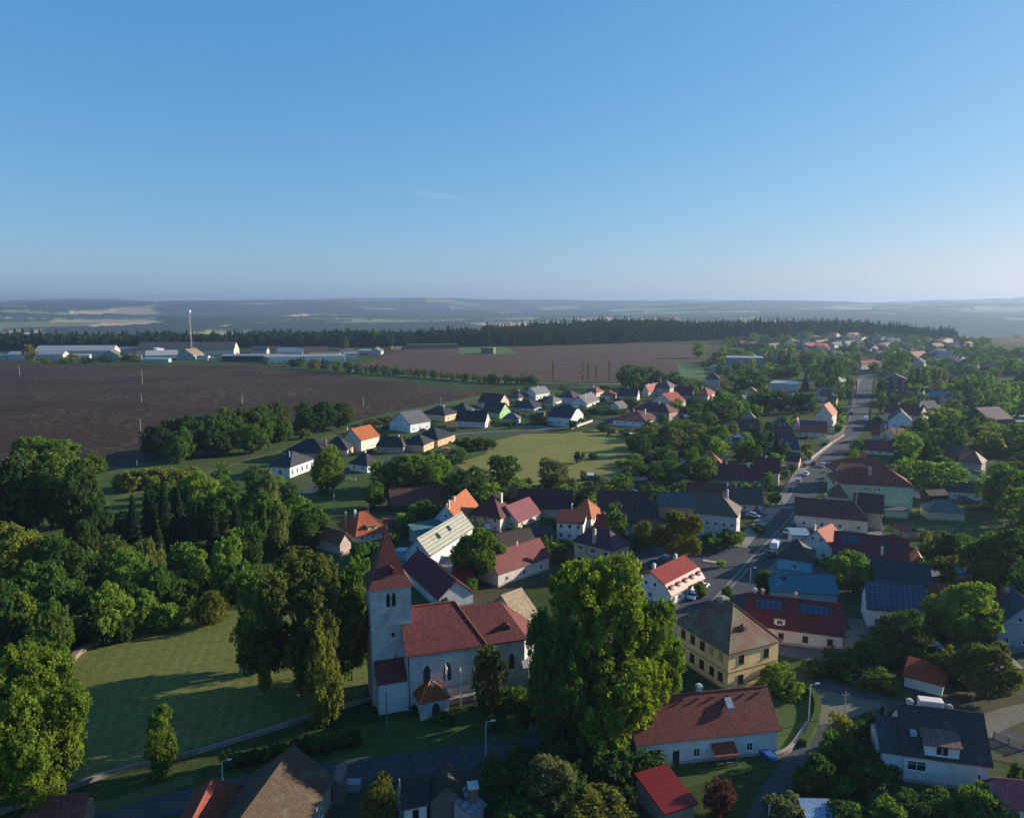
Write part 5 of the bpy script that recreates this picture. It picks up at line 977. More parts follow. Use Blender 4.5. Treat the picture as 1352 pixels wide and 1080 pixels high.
tr('o', 645, 858, 945, 58, 'tall', 'olive', 'olive tree in front of the church chancel', 'near', 'chancel tree')
tr('o', 896, 665, 748, 66, 'round', 'olive', 'round olive tree between stone house and grey corner house', 'hero', 'round olive tree')
tr('o', 722, 992, 1085, 80, 'round', 'grey', 'grey green shrubby tree at bottom below the lime tree', 'near')
tr('o', 790, 1045, 1110, 130, 'bush', 'olive', 'broad olive hedge bush along the bottom edge', 'near')
tr('o', 690, 1055, 1110, 90, 'bush', 'mid', None, 'near')
tr('o', 500, 1028, 1100, 60, 'tall', 'olive', 'brownish slender tree between barn and dark farmhouse', 'near')
tr('o', 948, 1028, 1080, 42, 'round', 'plum', 'small purple leaved tree on lawn by red shelter', 'near', 'purple tree')
tr('o', 1032, 875, 918, 56, 'round', 'light', 'round light green bush at corner of the yellow house', 'near', 'bush by yellow house')
tr('o', 635, 692, 770, 72, 'round', 'bright', 'round bright green walnut tree beside corrugated barn', 'hero', 'walnut tree')
tr('o', 432, 590, 655, 50, 'tall', 'bright', 'bright green tree in front of white field bungalow', 'near', 'bright bungalow tree')
tr('o', 495, 636, 672, 32, 'round', 'mid', None, 'near')
tr('o', 540, 592, 650, 70, 'round', 'mid', None, 'near'); tr('o', 572, 598, 648, 50, 'round', 'light', None, 'near'); tr('o', 508, 605, 650, 40, 'round', 'light')
tr('o', 620, 616, 670, 60, 'round', 'dark', None, 'near'); tr('o', 665, 598, 642, 42, 'round', 'dark', 'round dark tree at lower left of sunny meadow'); tr('o', 730, 603, 645, 38, 'round', 'grey', 'lone grey green tree on lower edge of meadow', 'mid')
tr('o', 640, 632, 668, 50, 'round', 'light'); tr('o', 604, 590, 612, 30, 'round', 'mid'); tr('o', 615, 575, 596, 26, 'bush', 'dark'); tr('o', 640, 574, 595, 34, 'bush', 'dark')
# left belt of big trees
tr('o', 70, 575, 705, 145, 'round', 'mid', 'largest round oak by the ploughed field at left', 'hero', 'field oak')
tr('o', 20, 600, 720, 90, 'round', 'dark', None, 'near'); tr('o', 110, 612, 715, 60, 'tall', 'dark', None, 'near')
for a in [(30,690,800,90,'round','gold'),(75,700,800,70,'round','mid'),(120,690,770,50,'tall','dark'),(100,710,820,80,'round','dark'),(150,708,790,60,'round','olive'),(170,725,810,60,'round','light'),
  (60,740,850,80,'round','mid'),(15,765,880,60,'round','dark'),(30,780,870,60,'tall','bright'),(75,790,880,50,'round','mid'),(110,770,850,70,'round','dark'),(145,765,850,70,'round','light'),
  (200,710,790,40,'weep','birch'),(190,775,835,50,'round','light'),(215,745,815,50,'round','mid'),(245,760,812,40,'round','mid'),(265,730,790,36,'tall','light'),(302,708,795,50,'tall','light'),(320,740,800,50,'round','mid'),
  (170,765,835,55,'round','dark'),(225,790,835,40,'bush','light'),(278,785,828,52,'weep','olive'),(98,820,850,26,'bush','gold'),(50,830,890,50,'round','light'),(8,700,780,60,'round','dark'),(75,850,895,40,'bush','mid'),
  (345,640,735,60,'round','mid'),(365,665,735,44,'weep','birch'),(392,655,720,60,'round','light'),(355,625,700,36,'weep','birch'),(412,668,725,50,'round','mid'),(330,690,770,44,'round','dark'),(338,640,700,40,'tall','mid'),
  (270,622,700,60,'round','light'),(245,640,700,50,'round','dark'),(300,640,710,56,'round','mid'),(130,660,720,40,'weep','dark'),(100,735,790,50,'round','mid'),(135,800,856,40,'round','dark'),(165,810,850,30,'bush','dark')]:
    tr('o', *a, None, 'near')
for a in [(180,655,740,34),(200,648,745,36),(222,640,745,36),(240,648,740,34),(315,668,745,42),(330,655,730,36),(212,690,760,30),(285,680,750,34)]: tr('o', *a, 'spruce', 'conifer', None, 'near')
tr('o', 238, 660, 690, 22, 'round', 'red', 'small bright red leaved tree between dark spruces', 'near'); tr('o', 262, 665, 690, 16, 'round', 'red', 'second smaller red leaved tree deeper among spruces', 'near')
for a in [(178,615,648,44),(205,612,645,44),(230,614,642,40),(250,612,636,34),(160,622,648,24)]: tr('o', *a, 'bush', 'gold', None, 'near')
# hedge of tall trees by the ploughed field
for a in [(205,562,606,40),(228,552,606,44),(252,548,604,46),(278,542,600,46),(300,540,598,44),(322,534,594,46),(345,530,590,44),(365,530,586,40),(238,566,612,40),(290,560,604,44),(335,560,600,40),(375,552,584,30)]:
    tr('o', *a, 'round', rnd.choice(['dark','mid','mid']), None, 'near', group='tall hedge trees along the ploughed field')
for a in [(405,530,574,36),(428,526,572,40),(452,528,568,34),(398,552,574,26)]: tr('o', *a, 'round', 'dark', None, 'near', group='tall hedge trees along the ploughed field')
for a in [(490,552,562),(510,548,560),(402,565,580)]: tr('o', a[0], a[1], a[2], 22, 'bush', 'olive')
# row of small fruit trees along the lane
for i in range(34):
    x = 478+i*7.0+rnd.uniform(-2,2); y = 488+(x-478)*.085 if x < 640 else 502+(x-640)*.03
    tr('o', x, y-rnd.uniform(6,9), y+3.5, rnd.uniform(7,11), 'round', rnd.choice(['dark','olive','mid','grey']), group='small trees lining the field lane')
for x, yt, yb in [(730,476,506),(769,473,506),(777,477,506),(787,480,506),(804,473,506),(690,492,506)]: tr('o', x, yt, yb, 8, 'poplar', 'grey', group='slim bare poplars by the lane')
tr('o', 922, 453, 473, 20, 'tall', 'light', 'lone tree at right corner of the reddish field', 'mid', 'lone field tree'); 
# farm trees
for x, yt, yb, w in [(40,455,478,16),(95,466,478,20),(115,470,480,16),(140,467,479,18),(165,465,478,14),(178,466,478,14),(395,470,484,16),(415,472,487,18),(430,474,489,14),(445,476,491,16),(460,478,492,14),(472,480,494,10),(498,436,458,14),(515,438,458,12),(455,445,462,12),(85,470,480,12),(60,470,480,12),(350,470,482,10),(385,474,484,10)]:
    tr('o', x, yt, yb, w, 'round', rnd.choice(['dark','mid','olive','blue']), group='trees around the farm')
# dark group behind cluster
for x, yt, yb, w in [(826,482,512,26),(843,484,514,26),(858,484,512,22),(872,488,512,20),(886,490,514,22),(835,490,516,26),(900,496,514,14)]: tr('o', x, yt, yb, w, 'round', 'dark', group='dark trees behind the cluster')
tr('o', 990, 482, 520, 50, 'round', 'dark', 'broad dark dome shaped tree near flat halls', None, 'broad dome tree')
for a in [('k',1060,400,610,200,'round','mid'),('k',1170,470,615,120,'round','light'),('k',960,430,590,130,'round','dark'),('k',830,440,560,110,'round','dark'),('k',1230,560,640,70,'bush','olive'),('k',510,590,660,70,'round','mid'),('k',580,640,790,150,'round','mid'),
  ('k',680,640,760,130,'round','mid'),('k',300,770,960,180,'round','dark'),('k',490,850,1000,170,'round','mid'),('k',250,980,1075,230,'bush','mid'),('k',1010,670,860,190,'round','mid'),('k',990,790,980,190,'round','light'),('k',770,890,1075,150,'round','mid'),
  ('k',1240,820,1010,190,'round','mid'),('k',1330,860,1040,120,'round','dark'),('k',440,670,760,130,'round','mid'),('k',900,760,900,130,'round','dark'),('k',820,560,610,70,'round','grey'),('k',130,970,1060,90,'bush','light'),('k',150,530,580,100,'bush','mid'),
  ('k',60,690,740,110,'bush','olive'),('k',690,500,560,70,'bush','light'),('k',1330,380,540,160,'round','dark'),('k',1130,440,560,100,'bush','dark'),('k',1000,30,150,80,'round','dark'),('k',1060,40,140,80,'round','mid'),('k',920,80,160,60,'round','dark'),('k',870,110,170,60,'round','dark'),
  ('j',190,780,860,0,'bush','dark')]:
    if a[4]: tr(*a)
for a in [('j',790,410,520,90,'bush','dark'),('j',860,405,470,70,'bush','gold'),('j',450,350,470,120,'bush','mid'),('j',510,380,490,70,'bush','olive'),('j',230,430,490,110,'bush','mid'),('j',1240,320,370,90,'bush','olive'),('j',860,320,350,80,'bush','dark'),('j',1000,315,385,130,'bush','dark'),('j',1120,325,385,110,'bush','dark'),('j',920,330,385,100,'bush','dark'),
  ('j',1040,470,540,110,'bush','dark'),('j',1130,480,570,100,'bush','grey'),('j',1260,500,580,130,'bush','mid'),('j',1080,120,190,90,'bush','dark'),('j',700,900,1010,130,'bush','dark'),('j',560,940,1040,150,'bush','mid'),('j',330,960,1050,150,'bush','dark'),('j',780,930,1040,120,'bush','mid'),('j',880,880,980,60,'round','grey'),('j',960,720,790,90,'bush','grey'),('j',850,990,1070,120,'bush','light'),('j',1050,960,1060,150,'bush','mid'),('j',1200,980,1070,140,'bush','mid')]:
    tr(*a)
# conifer hedge and street trees left of road
for x, w in [(1045,24),(1062,24),(1078,26),(1095,24),(1112,26),(1128,24),(1146,24)]:
    pass
for x in (995,1006,1017,1028,1040,1052,1060,1072): tr('o', x, 517, 546, 17, 'tall', 'conifer' if rnd.random() < .6 else 'dark', group='dense dark hedge row in front of the halls')
for a in [('l',420,170,370,90,'tall','mid'),('l',350,200,360,90,'tall','dark'),('l',550,205,360,100,'tall','dark'),('l',610,210,400,80,'tall','mid'),('l',720,215,310,70,'round','light'),('l',640,320,480,90,'tall','light'),('l',460,350,470,100,'round','dark'),('l',300,370,470,90,'round','mid'),
  ('l',780,250,480,110,'tall','dark'),('l',860,300,560,100,'tall','mid'),('l',800,420,610,120,'tall','dark'),('l',700,430,580,110,'tall','dark'),('l',560,430,590,100,'spruce','conifer'),('l',900,300,520,70,'spruce','blue'),('l',940,440,640,90,'round','dark'),('l',880,500,670,110,'round','mid'),
  ('l',130,130,240,160,'round','dark'),('l',90,60,180,120,'round','mid'),('l',390,80,160,110,'round','mid'),('l',230,210,300,90,'round','mid'),('l',1170,320,400,100,'round','olive'),('l',1010,490,670,40,'poplar','plum'),('l',1160,480,690,36,'poplar','dark'),('l',1135,720,850,44,'poplar','dark'),
  ('l',1240,470,640,70,'tall','dark'),('l',1230,590,780,80,'tall','dark'),('l',1200,780,900,90,'bush','dark'),('l',870,690,800,90,'bush','mid'),('l',880,780,900,80,'bush','light'),('l',850,880,960,60,'bush','mid'),('l',370,900,1000,80,'bush','bright'),('l',250,940,1080,100,'spruce','conifer'),('l',60,1010,1080,130,'bush','light'),
  ('l',390,640,760,70,'tall','mid'),('l',980,150,260,100,'round','mid'),('l',880,170,260,90,'round','mid'),('l',1070,60,110,60,'round','mid'),('l',1300,200,300,100,'round','mid'),('l',1010,250,360,100,'round','dark'),('l',700,90,150,100,'round','mid'),('l',30,680,810,80,'round','mid'),('l',130,750,820,90,'bush','grey')]: tr(*a)
for a in [('e',20,500,680,90,'spruce','conifer'),('e',440,260,340,90,'round','mid'),('e',500,330,400,50,'bush','mid'),('e',470,410,500,60,'bush','light'),('e',240,540,660,80,'bush','mid'),('e',260,600,680,60,'bush','light'),('e',610,540,640,110,'round','mid'),('e',960,480,690,190,'round','light'),('e',1000,660,850,260,'round','light'),('e',1050,380,520,110,'round','mid'),('e',90,740,820,60,'bush','mid'),('e',140,700,780,50,'bush','dark'),('e',400,820,910,60,'bush','dark'),('e',570,560,620,50,'bush','dark'),('e',230,700,740,40,'bush','dark')]: tr(*a)
# right side gardens
for a in [('m',240,190,420,200,'round','mid'),('m',395,390,560,80,'spruce','blue'),('m',470,350,560,110,'tall','mid'),('m',560,350,600,110,'tall','grey'),('m',630,370,540,90,'tall','grey'),('m',640,700,900,300,'round','bright'),('m',850,440,620,150,'round','mid'),('m',960,470,640,150,'round','mid'),('m',1180,500,720,200,'round','light'),('m',1040,620,760,130,'round','mid'),('m',920,560,700,110,'round','mid'),
  ('m',1210,290,440,150,'round','mid'),('m',950,220,340,130,'round','mid'),('m',1060,240,330,90,'round','dark'),('m',880,250,400,90,'round','mid'),('m',550,280,400,150,'round','mid'),('m',650,320,420,110,'round','dark'),('m',1300,480,600,160,'round','mid'),('m',1130,700,800,110,'bush','mid'),('m',870,830,1000,130,'round','dark'),('m',600,900,1060,220,'round','mid'),('m',420,860,1000,130,'round','dark'),('m',410,930,1080,240,'round','mid'),
  ('m',1080,980,1078,190,'round','yellow','golden yellow tree standing alone among right gardens',None,'golden tree'),('m',1290,680,780,80,'bush','olive'),('m',700,200,250,90,'round','dark'),('m',1150,180,260,100,'round','dark'),('m',1290,190,280,100,'round','mid'),('m',620,130,190,70,'round','mid'),('m',490,140,200,80,'round','mid'),('m',800,200,270,60,'spruce','dark'),('m',820,330,420,100,'bush','mid'),('m',1310,330,420,90,'round','mid'),
  ('m',1000,330,430,110,'bush','dark'),('m',790,440,560,100,'round','mid'),('m',1250,600,700,90,'round','dark'),('m',740,500,600,100,'round','dark'),('m',330,430,560,80,'round','mid'),('m',60,470,640,70,'tall','dark'),('m',90,590,720,70,'tall','mid'),('m',1110,850,960,120,'bush','mid'),('m',1220,900,1000,120,'bush','dark'),('m',1330,880,1010,100,'bush','mid'),('m',960,880,1000,110,'bush','mid'),('m',1180,760,850,70,'bush','light'),('m',790,900,1040,90,'round','mid')]: tr(*a)
for a in [(1230,600,650,100,'round','light','round light green tree behind the school',None,'tree behind school'),(1188,620,650,40,'bush','mid'),(1335,612,680,66,'round','mid'),(1312,620,672,44,'round','light'),(1345,645,700,50,'round','mid'),(1250,695,740,40,'bush','dark'),(1270,705,745,30,'bush','dark'),(1330,690,790,100,'round','dark','large dark tree by right edge above red roof','near','large dark right tree'),(1350,740,830,60,'round','dark'),
   (1120,722,785,66,'round','light','light green walnut tree beside navy roofed barn','hero','walnut by navy barn'),(1095,730,760,26,'bush','light'),(1272,765,860,95,'round','light','big light green tree hiding the long red roof','hero','tree before red roof'),(1192,802,880,72,'round','dark','dark round tree below black solar roof','near','dark tree below solar roof'),(1302,842,930,90,'round','olive','broad olive tree right of the pool dome','hero','olive tree by pool dome'),
   (1240,860,905,40,'round','dark'),(1150,845,890,60,'bush','dark'),(1110,850,895,50,'bush','dark'),(1075,868,895,40,'bush','mid'),(1180,845,885,40,'bush','dark'),(1130,880,905,60,'bush','mid'),(1160,880,915,50,'bush','mid'),(1220,930,950,20,'bush','dark'),
   (1108,945,1000,44,'tall','gold'),(1095,965,1020,44,'round','mid'),(1148,940,985,30,'spruce','dark'),(1162,930,990,28,'spruce','blue'),(1120,975,1030,44,'bush','dark'),(1080,990,1050,50,'bush','dark'),(1140,1000,1050,50,'bush','dark'),(1060,1010,1050,40,'bush','mid'),(1035,1045,1095,60,'bush','grey'),(1290,1030,1090,60,'bush','mid'),(1240,1040,1085,60,'bush','mid'),(1200,1045,1090,60,'bush','dark'),(1320,1045,1090,40,'bush','light'),(1170,1050,1100,60,'bush','mid'),(1110,1055,1100,60,'bush','dark'),
   (860,742,775,20,'bush','dark'),(870,742,772,20,'spruce','conifer'),(952,735,750,12,'bush','light'),(925,765,790,20,'bush','mid'),(1010,745,790,30,'bush','dark'),(1030,765,790,30,'bush','dark'),(850,690,728,30,'tall','olive'),(830,700,730,30,'bush','dark'),(812,665,715,30,'tall','mid'),(815,690,725,20,'weep','olive'),(935,700,728,30,'bush','mid'),(965,695,725,40,'bush','mid'),(1022,645,668,22,'bush','mid'),(1000,690,705,20,'bush','dark'),(930,600,640,40,'round','mid'),
   (905,640,668,26,'bush','dark'),(740,650,672,40,'bush','mid'),(775,640,668,36,'bush','grey'),(700,655,672,30,'bush','dark'),(765,590,612,16,'bush','grey'),(880,655,672,30,'bush','mid'),(560,655,690,30,'bush','mid'),(585,668,695,36,'bush','mid'),(540,675,700,30,'bush','olive'),(475,712,745,30,'bush','mid'),(498,708,735,40,'bush','mid'),(520,700,720,20,'bush','light'),(620,760,785,24,'bush','mid'),(648,790,812,14,'bush','gold'),(588,785,806,12,'bush','grey'),(690,790,810,16,'bush','light'),
   (1340,1000,1060,30,'bush','dark'),(960,770,800,18,'bush','mid'),(1345,560,600,40,'round','mid'),(1300,570,600,30,'round','gold'),(1200,570,600,40,'bush','mid'),(1255,560,600,30,'round','dark')]: tr('o', *a)
# spindly sapling on meadow, hedges near churchyard
tr('o', 350, 880, 916, 22, 'tall', 'light', 'thin young sapling on shaded meadow', 'near')
for k in range(14): x = 300+k*13; tr('o', x, 990-k*2.6+rnd.uniform(-3,3), 1015-k*2.2, 22, 'bush', rnd.choice(['mid','dark','olive']), None, 'near', group='churchyard hedge bushes')
for x, yt, yb, w_ in ((556,928,946,26),(585,940,956,30),(680,905,940,40),(700,925,960,44),(655,945,965,34),(735,950,985,50)): tr('o', x, yt, yb, w_, 'bush', rnd.choice(['dark','mid']), None, 'near', group='churchyard shrubs')
# random garden planting, kept clear of roads and roofs
def clear(x, y, r):
    for f in FOOT:
        dx, dy = x-f[2], y-f[3]; s = dx*f[4]+dy*f[5]; t = -dx*f[5]+dy*f[4]
        if -r < s < f[6]+r and -r < t < f[7]+r: return False
    for q in ROADS:
        if (x-q[0])**2+(y-q[1])**2 < (q[2]+r)**2: return False
    return True
def infill(poly, n, kinds, hr, wr, cols, grp=None, stuff=False):
    pts = [G(*p) for p in poly]; xs = [p.x for p in pts]; ys = [p.y for p in pts]; c = 0; k = 0
    while c < n and k < n*30:
        k += 1; x = rnd.uniform(min(xs), max(xs)); y = rnd.uniform(min(ys), max(ys)); ins = False
        for i in range(len(pts)):
            a, b = pts[i-1], pts[i]
            if (a.y > y) != (b.y > y) and x < (b.x-a.x)*(y-a.y)/(b.y-a.y)+a.x: ins = not ins
        w = rnd.uniform(*wr)
        if not ins or not clear(x, y, w*.42): continue
        hh = rnd.uniform(*hr); kd = rnd.choice(kinds); z = max(0., float(hz(x, y))) if math.hypot(x, y) > 1200 else 0
        tree(x, y, hh*(.6 if kd == 'bush' else 1), w*(1. if kd == 'bush' else 1.1), kd, rnd.choice(cols), z=z, group='STUFF' if stuff else grp); c += 1
GR = ['mid','dark','mid','light','olive','grey','dark']
infill([(950,470),(1130,470),(1090,445),(960,448)], 120, ['round','round','tall'], (6,11), (7,12), GR, stuff=True)
infill([(1150,500),(1352,500),(1420,465),(1160,468)], 210, ['round','round','tall','bush'], (5,10), (6,11), GR, stuff=True)
infill([(1180,560),(1420,560),(1420,500),(1180,500)], 150, ['round','round','bush'], (5,10), (6,10), GR, stuff=True)
infill([(1150,470),(1330,468),(1300,450),(1040,446)], 190, ['round','tall'], (5,10), (6,10), GR, stuff=True)
infill([(950,500),(1130,500),(1130,470),(940,470)], 110, ['round','tall'], (6,12), (6,11), GR, stuff=True)
infill([(830,560),(1000,560),(1000,505),(890,505),(820,520)], 110, ['round','bush'], (4,8), (5,8), GR, stuff=True)
infill([(600,562),(660,570),(850,550),(840,515),(680,515),(640,530)], 110, ['bush','bush','round'], (3,4.5), (2.5,5), GR, stuff=True)
infill([(1190,610),(1420,630),(1420,560),(1190,560)], 120, ['round','bush','bush'], (4,8), (4,9), GR)
infill([(830,600),(920,600),(1010,560),(920,560),(850,570)], 50, ['round','bush','round'], (4,9), (5,9), GR)
infill([(650,668),(900,668),(930,600),(850,600),(800,650),(660,655)], 110, ['bush','round','bush'], (3,7), (4,7), GR)
infill([(480,760),(700,760),(860,700),(840,640),(600,640),(480,690)], 90, ['bush','bush','round'], (3,6), (3,5), GR)
infill([(940,700),(1040,650),(1070,560),(1000,560),(950,640)], 60, ['bush','round'], (3,7), (3,6), GR)
infill([(1060,900),(1352,930),(1352,720),(1200,720),(1140,860)], 90, ['bush','bush','round'], (3,6), (3,5), ['dark','dark','mid','olive'])
infill([(1040,1080),(1180,1100),(1200,960),(1090,960)], 32, ['bush'], (4,6.5), (2.5,4.5), ['dark','dark','mid','grey'])
infill([(650,1090),(880,1090),(850,980),(640,1000)], 34, ['bush','round'], (4,7), (3,5), ['dark','dark','mid'])
infill([(0,830),(120,850),(330,800),(330,700),(0,700)], 34, ['round','tall','bush'], (7,12), (6,9), ['mid','dark','light','gold','olive'])
infill([(160,690),(330,690),(420,650),(330,640),(200,660)], 12, ['round','tall'], (6,11), (5,8), ['mid','dark'])
infill([(340,665),(400,620),(520,590),(640,585),(620,560),(500,560),(380,600)], 40, ['bush','bush','round'], (2.5,4.5), (2.5,4.5), GR, stuff=True)
infill([(1040,700),(1180,700),(1160,620),(1100,590),(1060,640)], 26, ['bush','round'], (3,6), (3,5), GR)
# yards, sheds and fences belonging to the houses
YM = [grav, yard, lawn, conc, yard, lawn]
for f in list(FOOT):
    d = math.hypot(f[0], f[1])
    if not 140 < d < 520 or f[6] < 5: continue
    q = []
    for s_, t_ in ((-3,-4),(f[6]*.5,-5),(f[6]+4,-4),(f[6]+5,f[7]*.6),(f[6]+2,f[7]+3),(-3,f[7]+2)):
        s_ += rnd.uniform(-1.5,1.5); t_ += rnd.uniform(-1.5,1.5); q.append((f[2]+f[4]*s_-f[5]*t_, f[3]+f[5]*s_+f[4]*t_))
    sheet('yard', q, rnd.choice(YM), world=True, z=.008+.0001*(len(bpy.data.objects) % 90))
SHEDS = []
def place(poly, n, fn):
    pts = [G(*p) for p in poly]; xs = [p.x for p in pts]; ys = [p.y for p in pts]; c = 0; k = 0
    while c < n and k < 600:
        k += 1; x = rnd.uniform(min(xs), max(xs)); y = rnd.uniform(min(ys), max(ys)); ins = False
        for i in range(len(pts)):
            a, b = pts[i-1], pts[i]
            if (a.y > y) != (b.y > y) and x < (b.x-a.x)*(y-a.y)/(b.y-a.y)+a.x: ins = not ins
        if ins and clear(x, y, 3.5): fn(x, y); c += 1
def shed_at(x, y):
    w, d_, hh = rnd.uniform(3,6), rnd.uniform(2.5,4), rnd.uniform(2,2.6); cn, cl = rnd.choice([('brown',(.14,.08,.05)),('grey',(.3,.3,.3)),('green',(.1,.17,.1)),('tan',(.4,.3,.2)),('white',(.6,.6,.58))]); rn, rc = rnd.choice([('red',(.22,.06,.05)),('dark',(.05,.05,.055)),('pale',(.4,.42,.44)),('blue',(.12,.2,.3)),('rusty',(.25,.12,.07))])
    o = empty('garden_shed', x, y, rnd.choice([.2,.3,1.8,-.3,-1.2])+rnd.uniform(-.1,.1)); rm = roofmesh(w+.5, d_+.5, hh, .9 if w > 4 else .5, shed=w < 4); rm.v = [(a-w/2-.25, b-d_/2-.25, c) for a, b, c in rm.v]; rm.obj('roof', m_roof(rc, 'sheet', .1), o)
    m = MB(); m.box(-w/2,-d_/2,0,w/2,d_/2,hh-.1); m.obj('wall', m_wall(cl, .3), o); m = MB(); m.box(-.4,-d_/2-.05,0,.4,-d_/2+.03,1.85); m.obj('door', m_plain(mulc(cl,.5), .7, name='door'), o)
    o['category'] = 'shed'; o['group'] = 'small sheds in the gardens'; SHEDS.append((o, x, y, f'small {cn} garden shed with {rn} roof')); FOOT.append((x, y, x-w/2, y-d_/2, 1, 0, w, d_))
place([(480,740),(700,740),(860,690),(840,650),(600,660),(480,690)], 9, shed_at)
place([(650,668),(900,668),(930,600),(850,600),(800,650),(660,655)], 8, shed_at)
place([(540,600),(660,570),(850,560),(840,520),(680,520),(540,560)], 12, shed_at)
place([(850,600),(1000,600),(1060,520),(900,520)], 10, shed_at)
place([(1190,720),(1352,730),(1352,560),(1180,560)], 12, shed_at)
place([(1160,560),(1352,560),(1352,500),(1170,500)], 12, shed_at)
place([(1080,900),(1352,930),(1352,760),(1180,760)], 7, shed_at)
GF = []
def fence_at(x, y):
    a = rnd.choice([.25,.3,-1.3,1.85]); L = rnd.uniform(10,22); dx, dy = math.cos(a), math.sin(a)
    if not all(clear(x+dx*L*k/6, y+dy*L*k/6, .6) for k in range(7)): return
    hg = rnd.choice([1.1,1.4,1.7]); cn, cl = rnd.choice([('brown',(.13,.08,.05)),('grey',(.3,.3,.3)),('pale',(.5,.47,.42)),('green',(.05,.11,.06))]); o = empty('garden_fence', x, y, a); m = MB(); m2 = MB()
    n = int(L/2.5)
    for i in range(n+1): m2.box(L*i/n-.08,-.08,0,L*i/n+.08,.08,hg+.08)
    for z in (.25, hg-.3): m.box(0,-.03,z,L,.03,z+.08)
    for i in range(int(L/.22)): m.box(i*.22,-.06,.08,i*.22+.15,-.032,hg)
    m.obj('rails', m_plain(cl, .8, name='fence_paint'), o); m2.obj('posts', m_wall(mulc(cl,.8), .2), o); o['category'] = 'fence'; o['group'] = 'fences along gardens and street'; SHEDS.append((o, x, y, f'{cn} picket garden fence'))
for pl, n in (([(480,740),(700,740),(860,690),(840,650),(600,660),(480,690)],10),([(650,668),(900,668),(930,600),(850,600),(800,650),(660,655)],9),([(540,600),(660,570),(850,560),(840,520),(680,520),(540,560)],16),([(1190,720),(1352,730),(1352,560),(1180,560)],12),([(850,600),(1000,600),(1060,520),(900,520)],10)): place(pl, n, fence_at)
def flush_stuff():
    by = {}
    for r in STF: by.setdefault(r[6], []).append(r)
    VV = []; TT = []; MM = []; mats = []
    for mi, (col, rows) in enumerate(sorted(by.items())):
        mats.append(m_leaf(COL[col]))
        for x, y, z, hh, w, kd, _ in rows:
            me = tmesh('far', kd, rnd.randrange(3))[0]; nq = SPEC['far'][kd][0]*SPEC['far'][kd][1]; v = np.empty(len(me.vertices)*3); me.vertices.foreach_get('co', v); tv = np.empty(len(me.vertices)); me.attributes['tint'].data.foreach_get('value', tv)
            v = v.reshape(-1,3)[:nq*4]; tv = tv[:nq*4]; a = rnd.uniform(0, 6.28); X, Y = v[:,0]*w, v[:,1]*w
            VV.append(np.stack([X*math.cos(a)-Y*math.sin(a)+x, X*math.sin(a)+Y*math.cos(a)+y, v[:,2]*hh+z], -1)); TT.append(np.clip(tv+rnd.uniform(-.25,.25), 0, 1)); MM.append(np.full(nq, mi))
    V = np.concatenate(VV); T = np.concatenate(TT); M = np.concatenate(MM); nq = len(M); me = bpy.data.meshes.new('garden_greenery'); me.vertices.add(len(V)); me.vertices.foreach_set('co', V.ravel()); me.loops.add(nq*4); me.loops.foreach_set('vertex_index', np.arange(nq*4, dtype='i'))
    me.polygons.add(nq); me.polygons.foreach_set('loop_start', (np.arange(nq)*4).astype('i')); me.polygons.foreach_set('material_index', M.astype('i')); me.update(); at = me.attributes.new('tint', 'FLOAT', 'POINT'); at.data.foreach_set('value', T.astype('f'))
    for m in mats: me.materials.append(m)
    tag(link('garden_greenery', me), 'mass of small trees and shrubs in the far village gardens', 'garden trees', kind='stuff')
flush_stuff()
# ================================================================ FOREST (one mass each)
def forest(name, label, pts, n, hr, col, conf=.7, seed=1, perleaf=60):
    rs = random.Random(seed); npr = np.random.RandomState(seed); base = []
    for c in (True, False):
        me = crown_mesh('t', seed+(3 if c else 5), 90 if c else 60, 3 if c else 6, .075 if c else .085, 'spruce' if c else 'tall', False, .05 if c else .12); v = np.empty(len(me.vertices)*3); me.vertices.foreach_get('co', v)
        tv = np.empty(len(me.vertices)); me.attributes['tint'].data.foreach_get('value', tv); base.append((v.reshape(-1,3), tv)); bpy.data.meshes.remove(me)
    W = [G(*p[:2]) for p in pts]; VV = []; TT = []
    for _ in range(n):
        i = rs.randrange(len(W)-1); s = rs.random(); p = W[i].lerp(W[i+1], s); dep = lerp(pts[i][2], pts[i+1][2], s); q = p+p.normalized()*rs.random()**.8*dep
        cf = rs.random() < conf; v, tv = base[0 if cf else 1]; hh = rs.uniform(*hr)*(1 if cf else .82)*(.82+.36*float(vnoise(q.x, q.y, 90))); w = hh*(.5 if cf else .8); a = rs.uniform(0, 6.28)
        x, y = v[:,0]*w, v[:,1]*w; z = max(-60., float(hz(q.x, q.y))); VV.append(np.stack([x*math.cos(a)-y*math.sin(a)+q.x, x*math.sin(a)+y*math.cos(a)+q.y, v[:,2]*hh+z], -1)); TT.append(np.clip(tv*.6+rs.uniform(-.1,.35)+(.15 if not cf else 0), 0, 1))
    V = np.concatenate(VV); T = np.concatenate(TT); nq = len(V)//4; me = bpy.data.meshes.new(name); me.vertices.add(len(V)); me.vertices.foreach_set('co', V.ravel()); me.loops.add(nq*4); me.loops.foreach_set('vertex_index', np.arange(nq*4, dtype='i'))
    me.polygons.add(nq); me.polygons.foreach_set('loop_start', (np.arange(nq)*4).astype('i')); me.update(); at = me.attributes.new('tint', 'FLOAT', 'POINT'); at.data.foreach_set('value', T.astype('f'))
    me.materials.append(m_leaf(col, 'forest_'+name, .2)); tag(link(name, me), label, 'forest', kind='stuff')
forest('forest_belt', 'long dark mixed forest belt behind farm and fields', [(-300,462,160),(0,463,150),(200,463,130),(340,459,130),(470,458,120),(560,457,130),(700,457,150)], 2300, (12,24), (.03,.055,.028), .25, 2)
